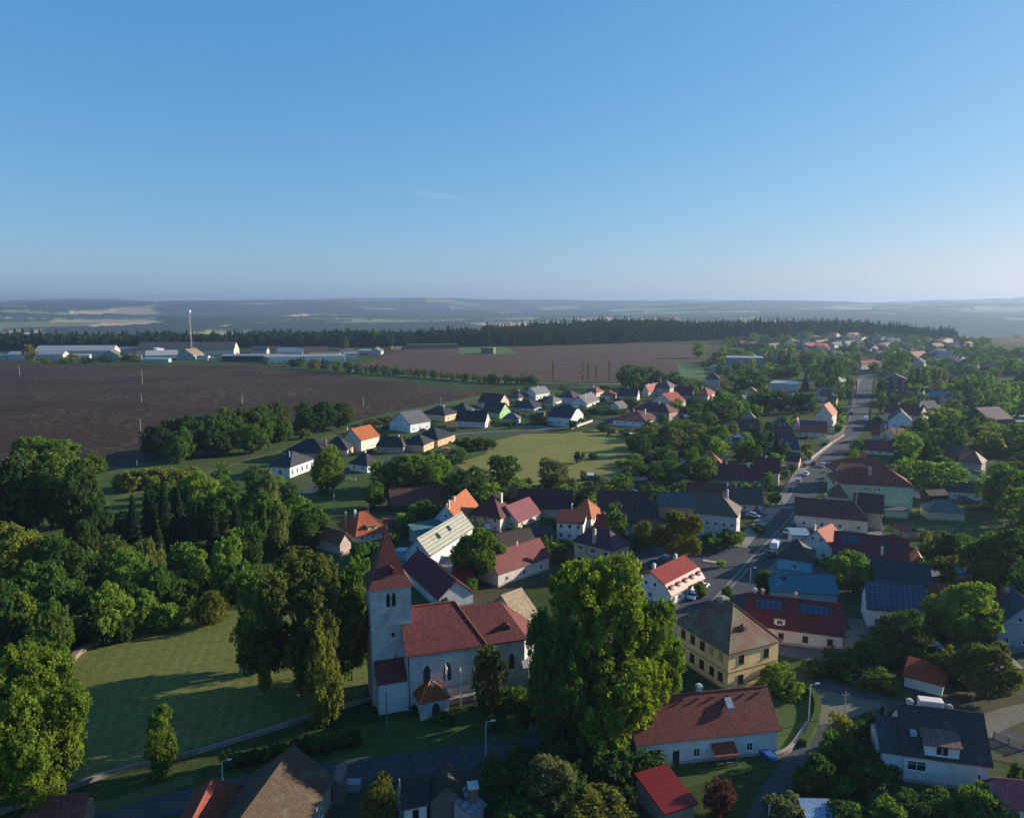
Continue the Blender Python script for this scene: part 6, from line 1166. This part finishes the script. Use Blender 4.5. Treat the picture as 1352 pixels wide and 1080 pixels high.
forest('forest_hill', 'tall dark conifer forest on the rise beyond reddish field', [(640,458,200),(760,455.5,260),(880,452,320),(1000,450,330),(1120,447,320),(1200,446,300),(1262,445.5,210)], 3600, (19,33), (.03,.055,.03), .55, 4)
forest('forest_corner', 'piece of dark forest at far right edge', [(1338,444.5,150),(1500,444,200)], 220, (16,24), (.025,.045,.026), .8, 6)
forest('forest_edge_trees', 'broadleaf fringe where far village meets forest', [(960,452,30),(1050,449,30),(1150,447.5,30),(1210,447,20)], 130, (10,16), (.035,.06,.028), .1, 8)
# ================================================================ VEHICLES
def car_meshes(van=False):
    Lc, Wc = (4.4, 1.76) if not van else (5.2, 1.95); H1, H2 = (.82, 1.45) if not van else (1.1, 2.1)
    prof = [(-2.2,.3),(-2.2,.62),(-2.1,.85),(-1.9,.9),(1.0,.88),(2.05,.72),(2.2,.55),(2.2,.3)] if not van else [(-2.6,.35),(-2.6,2.0),(-2.45,2.1),(1.2,2.1),(1.5,2.0),(2.1,1.15),(2.6,.95),(2.6,.35)]
    b = MB(); k = len(prof)
    def ext(pr, w0, w1=None, m=b):
        w1 = w0 if w1 is None else w1; n = len(pr); zs = [p[1] for p in pr]; lo, hi = min(zs), max(zs)
        wd = [lerp(w0, w1, (z-lo)/(hi-lo)) for z in zs]
        m.add([(p[0],-w/2,p[1]) for p, w in zip(pr, wd)]+[(p[0],w/2,p[1]) for p, w in zip(pr, wd)], [tuple(range(n)), tuple(range(2*n-1,n-1,-1))]+[(i,(i+1)%n,n+(i+1)%n,n+i) for i in range(n)])
    ext(prof, Wc, Wc*.96)
    if not van: ext([(-1.55,.86),(-1.25,1.38),(-1.0,1.45),(.1,1.45),(.4,1.38),(1.05,.86)], Wc*.93, Wc*.74)
    g = MB()
    if not van: ext([(-1.62,.9),(-1.30,1.34),(.42,1.34),(1.10,.9)], Wc*.955, Wc*.80, g)
    else: ext([(1.45,1.25),(1.3,1.85),(1.62,1.85),(2.13,1.25)], Wc*.9, Wc*.9, g); 
    w = MB(); w.tube((0,-.11,0),(0,.11,0), .33, n=14); rim = MB(); rim.tube((0,-.125,0),(0,.125,0), .19, n=10)
    hl = MB(); hl.box(-.03,-.18,-.07,.03,.18,.07)
    return b, g, w, rim, hl, Lc, Wc
_CM = {}
def car(label, t, p, ang_to, col, van=False):
    """p: picture position of the car's middle on the ground; ang_to: picture point it faces"""
    k = (col, van)
    if k not in _CM:
        b, g, w, rim, hl, Lc, Wc = car_meshes(van); _CM[k] = (b.mesh('body', m_plain(col, .28, 0, 'car_paint', .03)), g.mesh('glass', m_glass()), w.mesh('wheel', m_plain((.02,.02,.02), .8, name='tyre')), rim.mesh('rim', m_plain((.4,.4,.42), .35, .6, 'rim')), hl.mesh('headlight', m_plain((.6,.62,.65), .2, name='lamp_glass')), Lc, Wc)
    B, Gm, Wm, Rm, Hm, Lc, Wc = _CM[k]; a = G(*Q(t, p)); q = G(*Q(t, ang_to)); o = empty('parked_van' if van else 'parked_car', a.x, a.y, math.atan2(q.y-a.y, q.x-a.x), .1)
    tag(o, label, 'van' if van else 'car', 'vehicles parked along the main street'); link('body', B, o); link('window_glass', Gm, o)
    for x in (-Lc*.3, Lc*.31):
        for y in (-Wc/2+.1, Wc/2-.1): wo = link('wheel', Wm, o, (x, y, .33)); link('rim', Rm, wo)
    for y in (-Wc*.34, Wc*.34): link('headlight', Hm, o, (Lc/2, y, .62 if not van else .8))
SIL=(.45,.47,.5); WHT=(.75,.76,.78); DKB=(.03,.04,.06); BLK=(.02,.02,.024)
car('dark blue car parked on left kerb, nearest of the three in a row', 'd', (785,262), (845,190), (.05,.08,.13))
car('silver grey car parked on left kerb, middle of three in a row', 'd', (832,203), (895,130), (.25,.3,.34))
car('white car parked on left kerb, farthest of three in a row', 'd', (886,147), (945,70), WHT)
car('dark red car standing on the pavement beside the fence', 'd', (946,72), (1000,20), (.14,.04,.035))
car('silver car driving in the lane beside the dark red car', 'd', (1004,88), (960,150), SIL)
car('dark car parked far up the left side of the street', 'e', (566,362), (580,300), BLK)
car('pale car in driveway beside the far dark car', 'e', (540,325), (560,290), SIL)
car('white van parked on right side far up the street', 'e', (668,405), (690,330), WHT, True)
car('white van parked in front of the turquoise bungalow', 'd', (672,668), (740,590), WHT, True)
car('black car parked behind the white van near street houses', 'd', (792,522), (830,470), BLK)
car('silver car parked between black car and white van', 'd', (755,560), (800,510), SIL)
car('dark grey car parked nearest in front of turquoise bungalow', 'd', (640,722), (690,660), (.06,.06,.065))
car('white car parked outside house with dormers, farther one', 'b3', (984,705), (1030,670), WHT)
car('white hatchback outside house with dormers, nearer one', 'b3', (938,750), (985,700), WHT)
car('pale blue car parked in yard behind grey corner house', 'd', (512,446), (560,455), (.35,.45,.55))
car('dark car parked beside the pale blue car', 'd', (548,428), (590,436), DKB)
car('dark car in yard of the orange solar strip house', 'e', (250,535), (290,520), BLK)
car('dark blue car by orange solar strip house fence', 'e', (375,580), (410,550), DKB)
car('blue white car in farmyard near corrugated barn', 't3', (205,640), (250,600), (.4,.5,.6))
car('pale grey car on farmyard by church tower', 't1', (62,200), (90,180), (.4,.45,.48))
car('red car parked near top of the street', 'l', (1085,640), (1095,560), (.3,.05,.04))
car('white car halfway up the left side of the street', 'l', (985,700), (1000,640), WHT)
car('grey car parked by right kerb below white van', 'e', (640,470), (655,420), (.2,.2,.21))
car('black car parked near the school corner', 'e', (395,820), (420,790), BLK)
car('blue car parked on the plaza edge', 'b3', (800,560), (850,566), (.05,.1,.22))
# ================================================================ POLES, LAMPS
def pole(label, t, p, top, nm='utility_pole', cat='utility pole', col=(.42,.40,.36), lamp=False, arm=0, grp='poles and lamps of the village', r=.13):
    x, y = Q(t, p); _, yt = Q(t, (p[0], top)); a = G(x, y); lo, hi = 0., 60.
    for _ in range(30):
        m_ = (lo+hi)/2
        if row(a.x, a.y, m_) > yt: lo = m_
        else: hi = m_
    hgt = lo; o = empty(nm, a.x, a.y, 0); tag(o, label, cat, grp); m = MB(); m.tube((0,0,-.1), (0,0,hgt), r, r*.62, 8); m.tube((0,0,0),(0,0,.5), r*1.4, r*1.3, 8); m.obj('pole', m_plain(col, .7, name='concrete'), o, smooth=False)
    if lamp:
        m = MB(); m.tube((0,0,hgt-.1),(.9,0,hgt+.18), .045, .04, 6); ar = m.obj('arm', m_plain(col, .7, name='concrete'), o)
        m = MB(); m.add([(.7,-.14,hgt+.1),(1.4,-.12,hgt+.2),(1.4,.12,hgt+.2),(.7,.14,hgt+.1),(.75,-.1,hgt+.27),(1.3,-.08,hgt+.3),(1.3,.08,hgt+.3),(.75,.1,hgt+.27)], [(0,3,2,1),(4,5,6,7),(0,1,5,4),(1,2,6,5),(2,3,7,6),(3,0,4,7)]); m.obj('lamp_head', m_plain((.6,.62,.64), .4, name='lamp_glass'), o)
    if arm:
        m = MB(); m.box(-arm/2, -.05, hgt-.6, arm/2, .05, hgt-.5); [m.tube((q,0,hgt-.5),(q,0,hgt-.25), .05, n=6) for q in (-arm*.45, 0, arm*.45)]; m.obj('crossarm', m_plain((.25,.22,.18), .8), o)
    return o
pole('street lamp beside the field path right of red cottage', 'g', (365,400), 128, 'street_lamp', 'street lamp', (.5,.5,.48), True)
pole('concrete pole at the road junction', 'g', (618,385), 178, arm=1.2)
pole('street lamp beside paved yard left of reddish bottom house', 'c1', (1170,800), 692, 'street_lamp', 'street lamp', (.5,.5,.48), True)
pole('dark wooden pole in front of the church annex', 't1', (165,1140), 893, col=(.12,.12,.12))
pole('street lamp right of church on lower road', 'c2', (1200,680), 487, 'street_lamp', 'street lamp', (.4,.4,.4), True)
pole('thin pole left of dark farmhouse', 't6', (148,600), 300, col=(.3,.3,.28))
pole('white pole in farmyard below white front wing', 't4', (462,565), 450, col=(.6,.58,.52))
pole('concrete pole on the lawn left of orange hipped farmhouse', 't2', (685,1050), 890, col=(.5,.45,.38))
pole('street lamp on plaza left of maroon mansard house', 'd', (485,985), 812, 'street_lamp', 'street lamp', (.45,.45,.44), True)
pole('tall pole on left street pavement by orange house', 'e', (437,535), 430)
pole('pole in front of the orange solar strip house', 'e', (325,605), 490)
pole('leaning pole at bottom edge by lane', 'g', (78,1150), 985)
pole('pole beside deep blue roofed house', 'e', (245,700), 590)
pole('pole in ploughed field, leftmost', 'a1', (103,458), 410, r=.2)
pole('pole in ploughed field near farm, in line with two nearer ones', 'a1', (748,503), 432, arm=2, r=.2)
pole('pole in ploughed field above the pale straw line', 'a1', (743,600), 556, r=.16)
pole('pole in ploughed field nearest the hedge shadow', 'a1', (739,752), 686, r=.14)
pole('pole at right end of ploughed field hedge', 'a1', (1272,606), 556, r=.16)
pole('pole in field left of the house row', 'a2', (555,622), 566, r=.15)
pole('pole on grass behind grey roofed houses', 'a2', (962,622), 570, r=.15)
pole('white marker post by gold bushes', 'b1', (720,58), 28, 'marker_post', 'post', (.6,.58,.5), r=.3)
pole('tall thin pole before the forest in far village', 'l', (549,125), 30, r=.25)
pole('thin pole above the big red hip roofed house', 'l', (1178,290), 175, r=.2)
# slender mast on farm
a = G(*Q('a1', (1008,352))); o = empty('radio_mast', a.x, a.y); tag(o, 'tall white lattice mast with round head rising from farm', 'mast', None)
m = MB(); HM = 53.
for k in range(3):
    t0 = k*2.094; m.tube((1.1*math.cos(t0),1.1*math.sin(t0),0),(.45*math.cos(t0),.45*math.sin(t0),HM), .11, .08, 5)
    for j in range(17): z = j*3.1; f0 = lerp(1.1,.45,z/HM); f1 = lerp(1.1,.45,(z+3.1)/HM); t1 = t0+2.094; m.tube((f0*math.cos(t0),f0*math.sin(t0),z),(f1*math.cos(t1),f1*math.sin(t1),z+3.1), .07, n=4)
m.obj('lattice', m_plain((.62,.6,.58), .6, name='mast_paint'), o); m = MB(); m.tube((0,0,HM-.5),(0,0,HM+1.2), 1.1, 1.6, 10); m.tube((0,0,HM+1.2),(0,0,HM+3.2), 1.6, 1.3, 10); m.obj('head', m_plain((.75,.75,.75), .5, name='mast_paint'), o)
# roof aerials
def aerial(label, t, p, zb, hgt, arms=2):
    a = G(*Q(t, p), zb); o = empty('roof_aerial', a.x, a.y, .3, zb-.6); tag(o, label, 'aerial', 'television aerials on village roofs'); m = MB(); m.tube((0,0,0),(0,0,hgt), .04, n=5); m.obj('pole', m_plain((.5,.5,.5), .4, .5, 'metal'), o)
    m = MB()
    for k in range(arms):
        z = hgt-.15-k*.7; m.tube((-.7,0,z),(.7,0,z), .025, n=4); [m.tube((q,-.35,z),(q,.35,z), .02, n=4) for q in (-.6,-.3,0,.3,.6)]
    m.obj('antenna', m_plain((.55,.55,.55), .4, .5, 'metal'), o)
aerial('aerial on orange hipped farmhouse ridge', 't2', (985,1040), 9.2, 2.6)
aerial('aerial left of orange roofed village house', 't3', (668,185), 7.5, 3.4)
aerial('aerial beside chimney of cream solar panel house', 't3', (1045,135), 9.5, 2.8)
# ================================================================ WALLS, FENCES, GARDEN THINGS
def wall(label, t, pts, hgt, wd, mat, nm='stone_wall', cat='wall', step=None, group=None):
    o, q = strip(nm, pts, wd, mat, t, z=0, thick=hgt, kind='thing'); tag(o, label, cat, group); return o, q
stone = m_wall((.30,.27,.23), .5)
wall('long low pale stone wall along the lower meadow edge', 'o', [(-20,1082),(63,1053),(150,1022),(240,1000),(340,971),(420,945),(494,923)], .7, .4, stone)
wall('churchyard stone wall right of the lower road', 'o', [(700,965),(760,955),(820,962),(850,985)], 1.4, .5, stone)
wall('low stone wall beside garden of long white cottage', 'o', [(1024,1000),(1040,993),(1052,980),(1066,958)], .7, .6, stone)
wall('white garden wall between meadow bungalow and street', 'j', [(760,520),(880,478),(960,450)], 1.1, .3, m_wall((.6,.57,.5), .2))
wall('pale kerb wall along the yard of grey corner house', 'd', [(120,672),(250,668),(398,662)], .5, .3, m_wall((.35,.33,.3), .3))
wall('yard wall joining white barn and pink farmhouse', 't1', [(545,300),(585,300),(622,330)], 2.2, .3, m_wall((.55,.57,.6), .3))
wall('stone edging of traffic island on plaza', 'd', [(150,758),(230,772),(310,768)], .25, 1.6, m_wall((.4,.36,.3), .4))
wall('rubble stone bank at left end of lower meadow', 'o', [(84,905),(92,878),(112,858),(160,836),(185,826)], .9, 1.2, m_wall((.24,.19,.14), .5), 'stone_bank', 'stone bank')
wall('curved green hedge along lane right of cottage', 'o', [(1058,905),(1076,925),(1079,945),(1070,970),(1060,985)], 1.1, 1.0, m_ground('hedge_green', (.09,.15,.03), (.06,.11,.025), None, (.5,2,9), None, 1.), 'garden_hedge', 'hedge')
def fence(label, t, a, b, hgt, col, pale=True, step=.16, post=2.4):
    a = G(*Q(t, a)); b = G(*Q(t, b)); L = (b-a).length; o = empty('garden_fence', a.x, a.y, math.atan2(b.y-a.y, b.x-a.x)); tag(o, label, 'fence', 'fences along gardens and street'); m = MB(); m2 = MB(); n = int(L/post)+1
    for i in range(n+1): x = L*i/n; m2.box(x-.15, -.12, 0, x+.15, .12, hgt+.12)
    m.box(0,-.04,.2,L,.04,.28); m.box(0,-.04,hgt-.25,L,.04,hgt-.17); k = int(L/step)
    for i in range(k): m.box(i*step,-.06,.1,i*step+step*.6,-.042,hgt)
    m.obj('rails', m_plain(col, .8, name='fence_paint'), o); m2.obj('posts', m_wall(mulc(col, .9), .2), o)
fence('picket fence with pale posts along left pavement', 'e', (275,688), (425,572), 1.3, (.55,.45,.38))
fence('orange brick fence where pavement widens', 'e', (425,572), (512,518), 1.3, (.5,.3,.22))
fence('dark fence along upper left pavement', 'e', (530,440), (600,180), 1.2, (.2,.1,.09))
fence('white fence above the field bungalow driveway', 't2', (770,770), (870,772), 1.1, (.6,.57,.5))
fence('fence beside road at right edge', 'c4', (1190,590), (1352,655), 1.2, (.25,.2,.16))
fence('white rail fence behind the pool at right', 'h', (610,425), (785,430), 1.0, (.65,.66,.68))
fence('grey fence in front of dark shrubs before black meadow house', 'j', (240,508), (555,505), 1.2, (.3,.32,.35))
fence('fence of wooden slats by cottage gate at bottom', 'c3', (570,770), (600,830), 1.4, (.3,.22,.16))
def pool(label, t, a, b, c, col, nm='swimming_pool'):
    a = G(*Q(t, a)); b = G(*Q(t, b)); L = (b-a).length; o = empty(nm, (a.x+b.x)/2, (a.y+b.y)/2, math.atan2(b.y-a.y, b.x-a.x)); tag(o, label, 'pool'); m = MB(); m2 = MB(); k = 20; v = [(L/2*math.cos(i*.31416), c/2*math.sin(i*.31416)) for i in range(k)]
    m.prism(v, 0, 1.05); m.obj('basin_wall', m_plain((.12,.25,.4), .5), o); m2.prism([(x*.94, y*.94) for x, y in v], 1.0, 1.06); m2.obj('water', m_plain(col, .15, name='water'), o)
    m3 = MB(); [m3.tube((*v[i],1.08),(*v[(i+1)%k],1.08), .09, n=6) for i in range(k)]; m3.obj('rim', m_plain((.35,.45,.55), .4), o)
pool('oval above ground blue pool in right garden', 'h', (450,590), (605,598), 5.0, (.10,.42,.62))
pool('small round blue paddling pool among trees', 'k', (595,1000), (650,1002), 6., (.10,.28,.6))
def box_thing(nm, label, cat, t, p, w, d, h, col, rot=0, lid=None, kind='bin'):
    a = G(*Q(t, p)); o = empty(nm, a.x, a.y, rot); tag(o, label, cat); m = MB(); m.box(-w/2,-d/2,.05,w/2,d/2,h); m.obj('body', m_plain(col, .6), o); m = MB(); m.add([(-w/2-.1,-d/2-.1,h+.003),(w/2+.1,-d/2-.1,h+.003),(w/2+.1,d/2+.1,h+.003),(-w/2-.1,d/2+.1,h+.003),(-w/2,0,h+.18),(w/2,0,h+.18)], [(0,3,2,1),(0,1,5,4),(2,3,4,5),(0,4,3),(1,2,5)]); m.obj('lid', m_plain(lid or col, .5), o)
box_thing('garden_tent', 'small white garden tent by the oval pool', 'tent', 'h', (650,548), 3.6, 3, 2.2, (.5,.6,.68), lid=(.55,.68,.78))
box_thing('garden_hut', 'small grey garden hut beyond oval pool', 'hut', 'h', (705,668), 2.6, 2.2, 2, (.35,.4,.45), lid=(.4,.46,.52))
box_thing('rain_barrel', 'blue rain barrel against the white cottage wall', 'barrel', 'g', (70,570), .9, .7, 1.2, (.05,.25,.5))
box_thing('blue_skip', 'blue slide shaped tub beside cottage corner', 'tub', 'g', (70,650), 1.2, 2.6, .8, (.02,.09,.25), .5)
box_thing('water_tank', 'blue white container beside corrugated barn gable', 'container', 't3', (200,660), 3.4, 2.6, 2.6, (.3,.42,.55))
box_thing('garden_trampoline', 'blue covered frame among garden trees', 'trampoline', 'k', (1205,810), 8, 7, 1.6, (.03,.10,.30))
box_thing('white_tarp', 'light blue tarpaulin heap left of garden trees', 'tarpaulin', 'k', (755,615), 8, 5, 1.2, (.45,.6,.7))
box_thing('greenhouse', 'pale greenhouse box in right gardens', 'greenhouse', 'm', (1320,840), 9, 6, 2.2, (.5,.6,.62))
box_thing('greenhouse', 'small glasshouse with sloping top in right gardens', 'greenhouse', 'm', (1245,745), 8, 5, 2.2, (.35,.42,.46))
box_thing('garden_hut', 'bluish roofed hut on lower edge of meadow', 'hut', 'j', (950,965), 4.2, 3.6, 2.0, (.2,.15,.12), lid=(.42,.5,.6))
box_thing('brick_grill', 'orange brick garden grill right of two window bungalow', 'garden grill', 'i', (738,665), 3, 2, 2.6, (.6,.25,.13))
box_thing('field_hut', 'white hut roof among shrubs beside meadow right edge', 'hut', 'k', (270,790), 7, 4, 2.0, (.3,.25,.2), lid=(.6,.58,.55))
box_thing('hay_rack', 'wooden woodpile stack beside tower path', 'woodpile', 't5', (1090,430), 1.2, 3.2, 3.6, (.14,.12,.1))
box_thing('rubbish_container', 'grey container beside the barn at bottom', 'container', 't5', (1160,375), 2.6, 1.2, 1.2, (.22,.25,.3))
# arched pool enclosure
a = G(*Q('c4', (845,238))); b = G(*Q('c4', (950,262))); L = (b-a).length; o = empty('pool_enclosure', a.x, a.y, math.atan2(b.y-a.y, b.x-a.x)); tag(o, 'translucent blue arched pool dome behind small white garage', 'pool dome'); LAND.append((a.x, a.y, 'blue pool dome'))
m = MB(); n = 9; Dd = 8.5; W2 = L/2; arc = [(W2-W2*math.cos(math.pi*i/n), 2.1*math.sin(math.pi*i/n)+.02) for i in range(n+1)]
m.add([(x,0,z) for x, z in arc]+[(x,Dd,z) for x, z in arc], [(i,i+1,n+2+i,n+1+i) for i in range(n)]+[tuple(range(n,-1,-1)), tuple(range(n+1,2*n+2))]); m.obj('cover', m_plain((.16,.30,.36), .12, name='polycarbonate'), o)
m = MB(); [m.tube((arc[i][0],y,arc[i][1]+.03),(arc[i+1][0],y,arc[i+1][1]+.03), .07, n=5) for i in range(n) for y in (0,1.7,3.4,5.1,6.8,8.5)]; m.obj('ribs', m_plain((.5,.55,.58), .4, name='rib_paint'), o)
# open gable shop of logs / awning by wall
# ================================================================ LABELS for the trees
def ordn(k, n): return ['leftmost','second from left','third from left','fourth from left','fifth from left','sixth from left','seventh from left','eighth from left','ninth from left','tenth from left'][k] if k < 10 else None
bys = {}
for o, x, y, base in SHEDS:
    best = min(LAND, key=lambda l: (l[0]-x)**2+((l[1]-y)*.8)**2); dx, dy = x-best[0], y-best[1]
    rel = ('right of' if dx > 0 else 'left of') if abs(dx) > abs(dy)*.8 else ('behind' if dy > 0 else 'in front of'); bys.setdefault((base, rel, best[2]), []).append((x/y, o))
for (base, rel, lm), L_ in bys.items():
    L_.sort(key=lambda q: q[0])
    for k, (_, o) in enumerate(L_): o['label'] = f"{base} {rel} the {lm}"+('' if len(L_) == 1 else f", {['left','middle','right'][k if k < len(L_)-1 else 2]} one")
byl = {}
for rec in TREES:
    o, x, y, hg, kind, col, wd = rec
    if 'label' in o: continue
    best = min(LAND, key=lambda l: (l[0]-x)**2+((l[1]-y)*.8)**2+(0 if (l[0]-x)**2+(l[1]-y)**2 > 4 else 1e6)); dx, dy = x-best[0], y-best[1]
    rel = ('right of' if dx > 0 else 'left of') if abs(dx) > abs(dy)*.8 else ('behind' if dy > 0 else 'in front of')
    sz = '' if kind == 'bush' else ('small ' if hg < 6 else 'tall ' if hg > 13 else '')
    base = f"{sz}{CN[col]} {KN[kind][2]+' ' if kind not in ('bush',) else ''}{KN[kind][1] if kind != 'spruce' else 'spruce'}"; byl.setdefault((base, rel, best[2]), []).append((x/y, o, y))
for (base, rel, lm), L_ in byl.items():
    L_.sort(key=lambda q: q[0]); n = len(L_)
    for k, (_, o, y) in enumerate(L_):
        if n == 1: o['label'] = f"{base} {rel} the {lm}"
        elif n == 2: o['label'] = f"{base} {rel} the {lm}, {'left' if k == 0 else 'right'} one of two"
        else: 
            od = ordn(k, n) if k != n-1 else 'rightmost'
            o['label'] = f"{base} {rel} the {lm}, {od}" if od else f"{base} {rel} the {lm}"
            if not od: o['group'] = f"{base}s {rel} the {lm}"
# ================================================================ LIGHT, AIR, CAMERA
AZ, EL = 20., 16.5          # sun direction: degrees from +X towards +Y, elevation
w = bpy.data.worlds.new('World'); bpy.context.scene.world = w; w.use_nodes = True; nt = w.node_tree; bg = nt.nodes['Background']
sky = nt.nodes.new('ShaderNodeTexSky'); sky.sky_type = 'NISHITA'; sky.sun_disc = False; sky.sun_elevation = R(EL); sky.sun_rotation = R(90-AZ); sky.air_density = 1.; sky.dust_density = .5; sky.ozone_density = 4.; sky.altitude = 0
sx = nt.nodes.new('ShaderNodeSeparateColor'); cx = nt.nodes.new('ShaderNodeCombineColor'); nt.links.new(sky.outputs[0], sx.inputs[0])
for k_, (g_, a_) in enumerate(((.95,.95),(.613,.851),(.398,.939))):       # grading of the sky's colour balance, same for every ray
    m1 = nd(nt, 'ShaderNodeMath', operation='POWER'); m2 = nd(nt, 'ShaderNodeMath', operation='MULTIPLY'); m1.inputs[1].default_value = g_; m2.inputs[1].default_value = a_*10*.1**g_
    nt.links.new(sx.outputs[k_], m1.inputs[0]); nt.links.new(m1.outputs[0], m2.inputs[0]); nt.links.new(m2.outputs[0], cx.inputs[k_])
nt.links.new(cx.outputs[0], bg.inputs[0]); bg.inputs[1].default_value = .056
sd = bpy.data.lights.new('sun', 'SUN'); sd.energy = 5.; sd.angle = R(.53); sd.color = (1., .87, .70); so = bpy.data.objects.new('sun', sd); C.objects.link(so)
dv = Vector((math.cos(R(AZ))*math.cos(R(EL)), math.sin(R(AZ))*math.cos(R(EL)), math.sin(R(EL)))); so.rotation_euler = (-dv).to_track_quat('-Z', 'Y').to_euler()
c0 = G(540, 252, 2500); c1 = G(612, 264, 2500)       # one faint wisp of high cirrus
m = MB(); nn = 26; cx_, cy_ = (c0.x+c1.x)/2, (c0.y+c1.y)/2; lx = (c1-c0).length/2*1.0; aa = math.atan2(c1.y-c0.y, c1.x-c0.x)
v_ = [(math.cos(i*2*math.pi/nn)*lx, math.sin(i*2*math.pi/nn)*lx*.5, 0) for i in range(nn)]; m.add([(x,y,-20) for x,y,z in v_]+[(x*.9,y*.9,20) for x,y,z in v_], [tuple(range(nn-1,-1,-1)), tuple(range(nn,2*nn))]+[(i,(i+1)%nn,nn+(i+1)%nn,nn+i) for i in range(nn)])
cm_ = bpy.data.materials.new('cirrus'); cm_.use_nodes = True; t2_ = cm_.node_tree; t2_.nodes.clear(); o2 = t2_.nodes.new('ShaderNodeOutputMaterial'); tp = t2_.nodes.new('ShaderNodeBsdfTransparent'); df = t2_.nodes.new('ShaderNodeBsdfTranslucent'); df.inputs[0].default_value = (.9,.9,.9,1); mx_ = t2_.nodes.new('ShaderNodeMixShader')
tc = objco(t2_); mp_ = t2_.nodes.new('ShaderNodeMapping'); mp_.inputs['Scale'].default_value = (1/lx, 2/lx, 0); t2_.links.new(tc, mp_.inputs[0]); gr = t2_.nodes.new('ShaderNodeTexGradient'); gr.gradient_type = 'SPHERICAL'; t2_.links.new(mp_.outputs[0], gr.inputs[0])
mn = t2_.nodes.new('ShaderNodeMapping'); mn.inputs['Scale'].default_value = (2/lx, 9/lx, 0); t2_.links.new(tc, mn.inputs[0]); nz = noise(t2_, mn.outputs[0], 1.5, 5, .6); mm = nd(t2_, 'ShaderNodeMath', operation='MULTIPLY'); t2_.links.new(gr.outputs['Fac'], mm.inputs[0]); t2_.links.new(ramp(t2_, nz, .4, .75), mm.inputs[1])
m3_ = nd(t2_, 'ShaderNodeMath', operation='MULTIPLY'); t2_.links.new(mm.outputs[0], m3_.inputs[0]); m3_.inputs[1].default_value = .17; t2_.links.new(m3_.outputs[0], mx_.inputs[0]); t2_.links.new(tp.outputs[0], mx_.inputs[1]); t2_.links.new(df.outputs[0], mx_.inputs[2]); t2_.links.new(mx_.outputs[0], o2.inputs[0])
co2 = m.obj('cloud', cm_); co2.location = (cx_, cy_, 2500); co2.rotation_euler.z = aa; tag(co2, None, None, None, 'structure')
HAZE = 1.05e-4
hb = MB(); hb.box(-14500, -15500, -140, 14500, 15500, 175); hm = bpy.data.materials.new('air'); hm.use_nodes = True; t_ = hm.node_tree; t_.nodes.clear(); ou = t_.nodes.new('ShaderNodeOutputMaterial'); pv = t_.nodes.new('ShaderNodeVolumePrincipled')
pv.inputs['Color'].default_value = (.35,.50,.70,1); pv.inputs['Density'].default_value = HAZE; pv.inputs['Anisotropy'].default_value = .35; t_.links.new(pv.outputs[0], ou.inputs['Volume'])
ho = hb.obj('haze', hm); tag(ho, 'thin morning haze', None, None, 'stuff')
cd = bpy.data.cameras.new('camera'); cd.sensor_fit = 'HORIZONTAL'; cd.sensor_width = 36; cd.lens = 36*F/1352; cd.clip_end = 40000; cd.clip_start = .5
co_ = bpy.data.objects.new('camera', cd); C.objects.link(co_); co_.location = (0,0,CAMH); co_.rotation_euler = (math.pi/2-PITCH, 0, 0)
sc = bpy.context.scene; sc.camera = co_; sc.view_settings.view_transform = 'Standard'; sc.view_settings.look = 'None'; sc.view_settings.exposure = .94; sc.view_settings.gamma = 1
sc.cycles.volume_max_steps = 64; sc.cycles.max_bounces = 6; sc.cycles.diffuse_bounces = 2; sc.cycles.transparent_max_bounces = 4; sc.cycles.volume_bounces = 0; sc.cycles.use_denoising = True
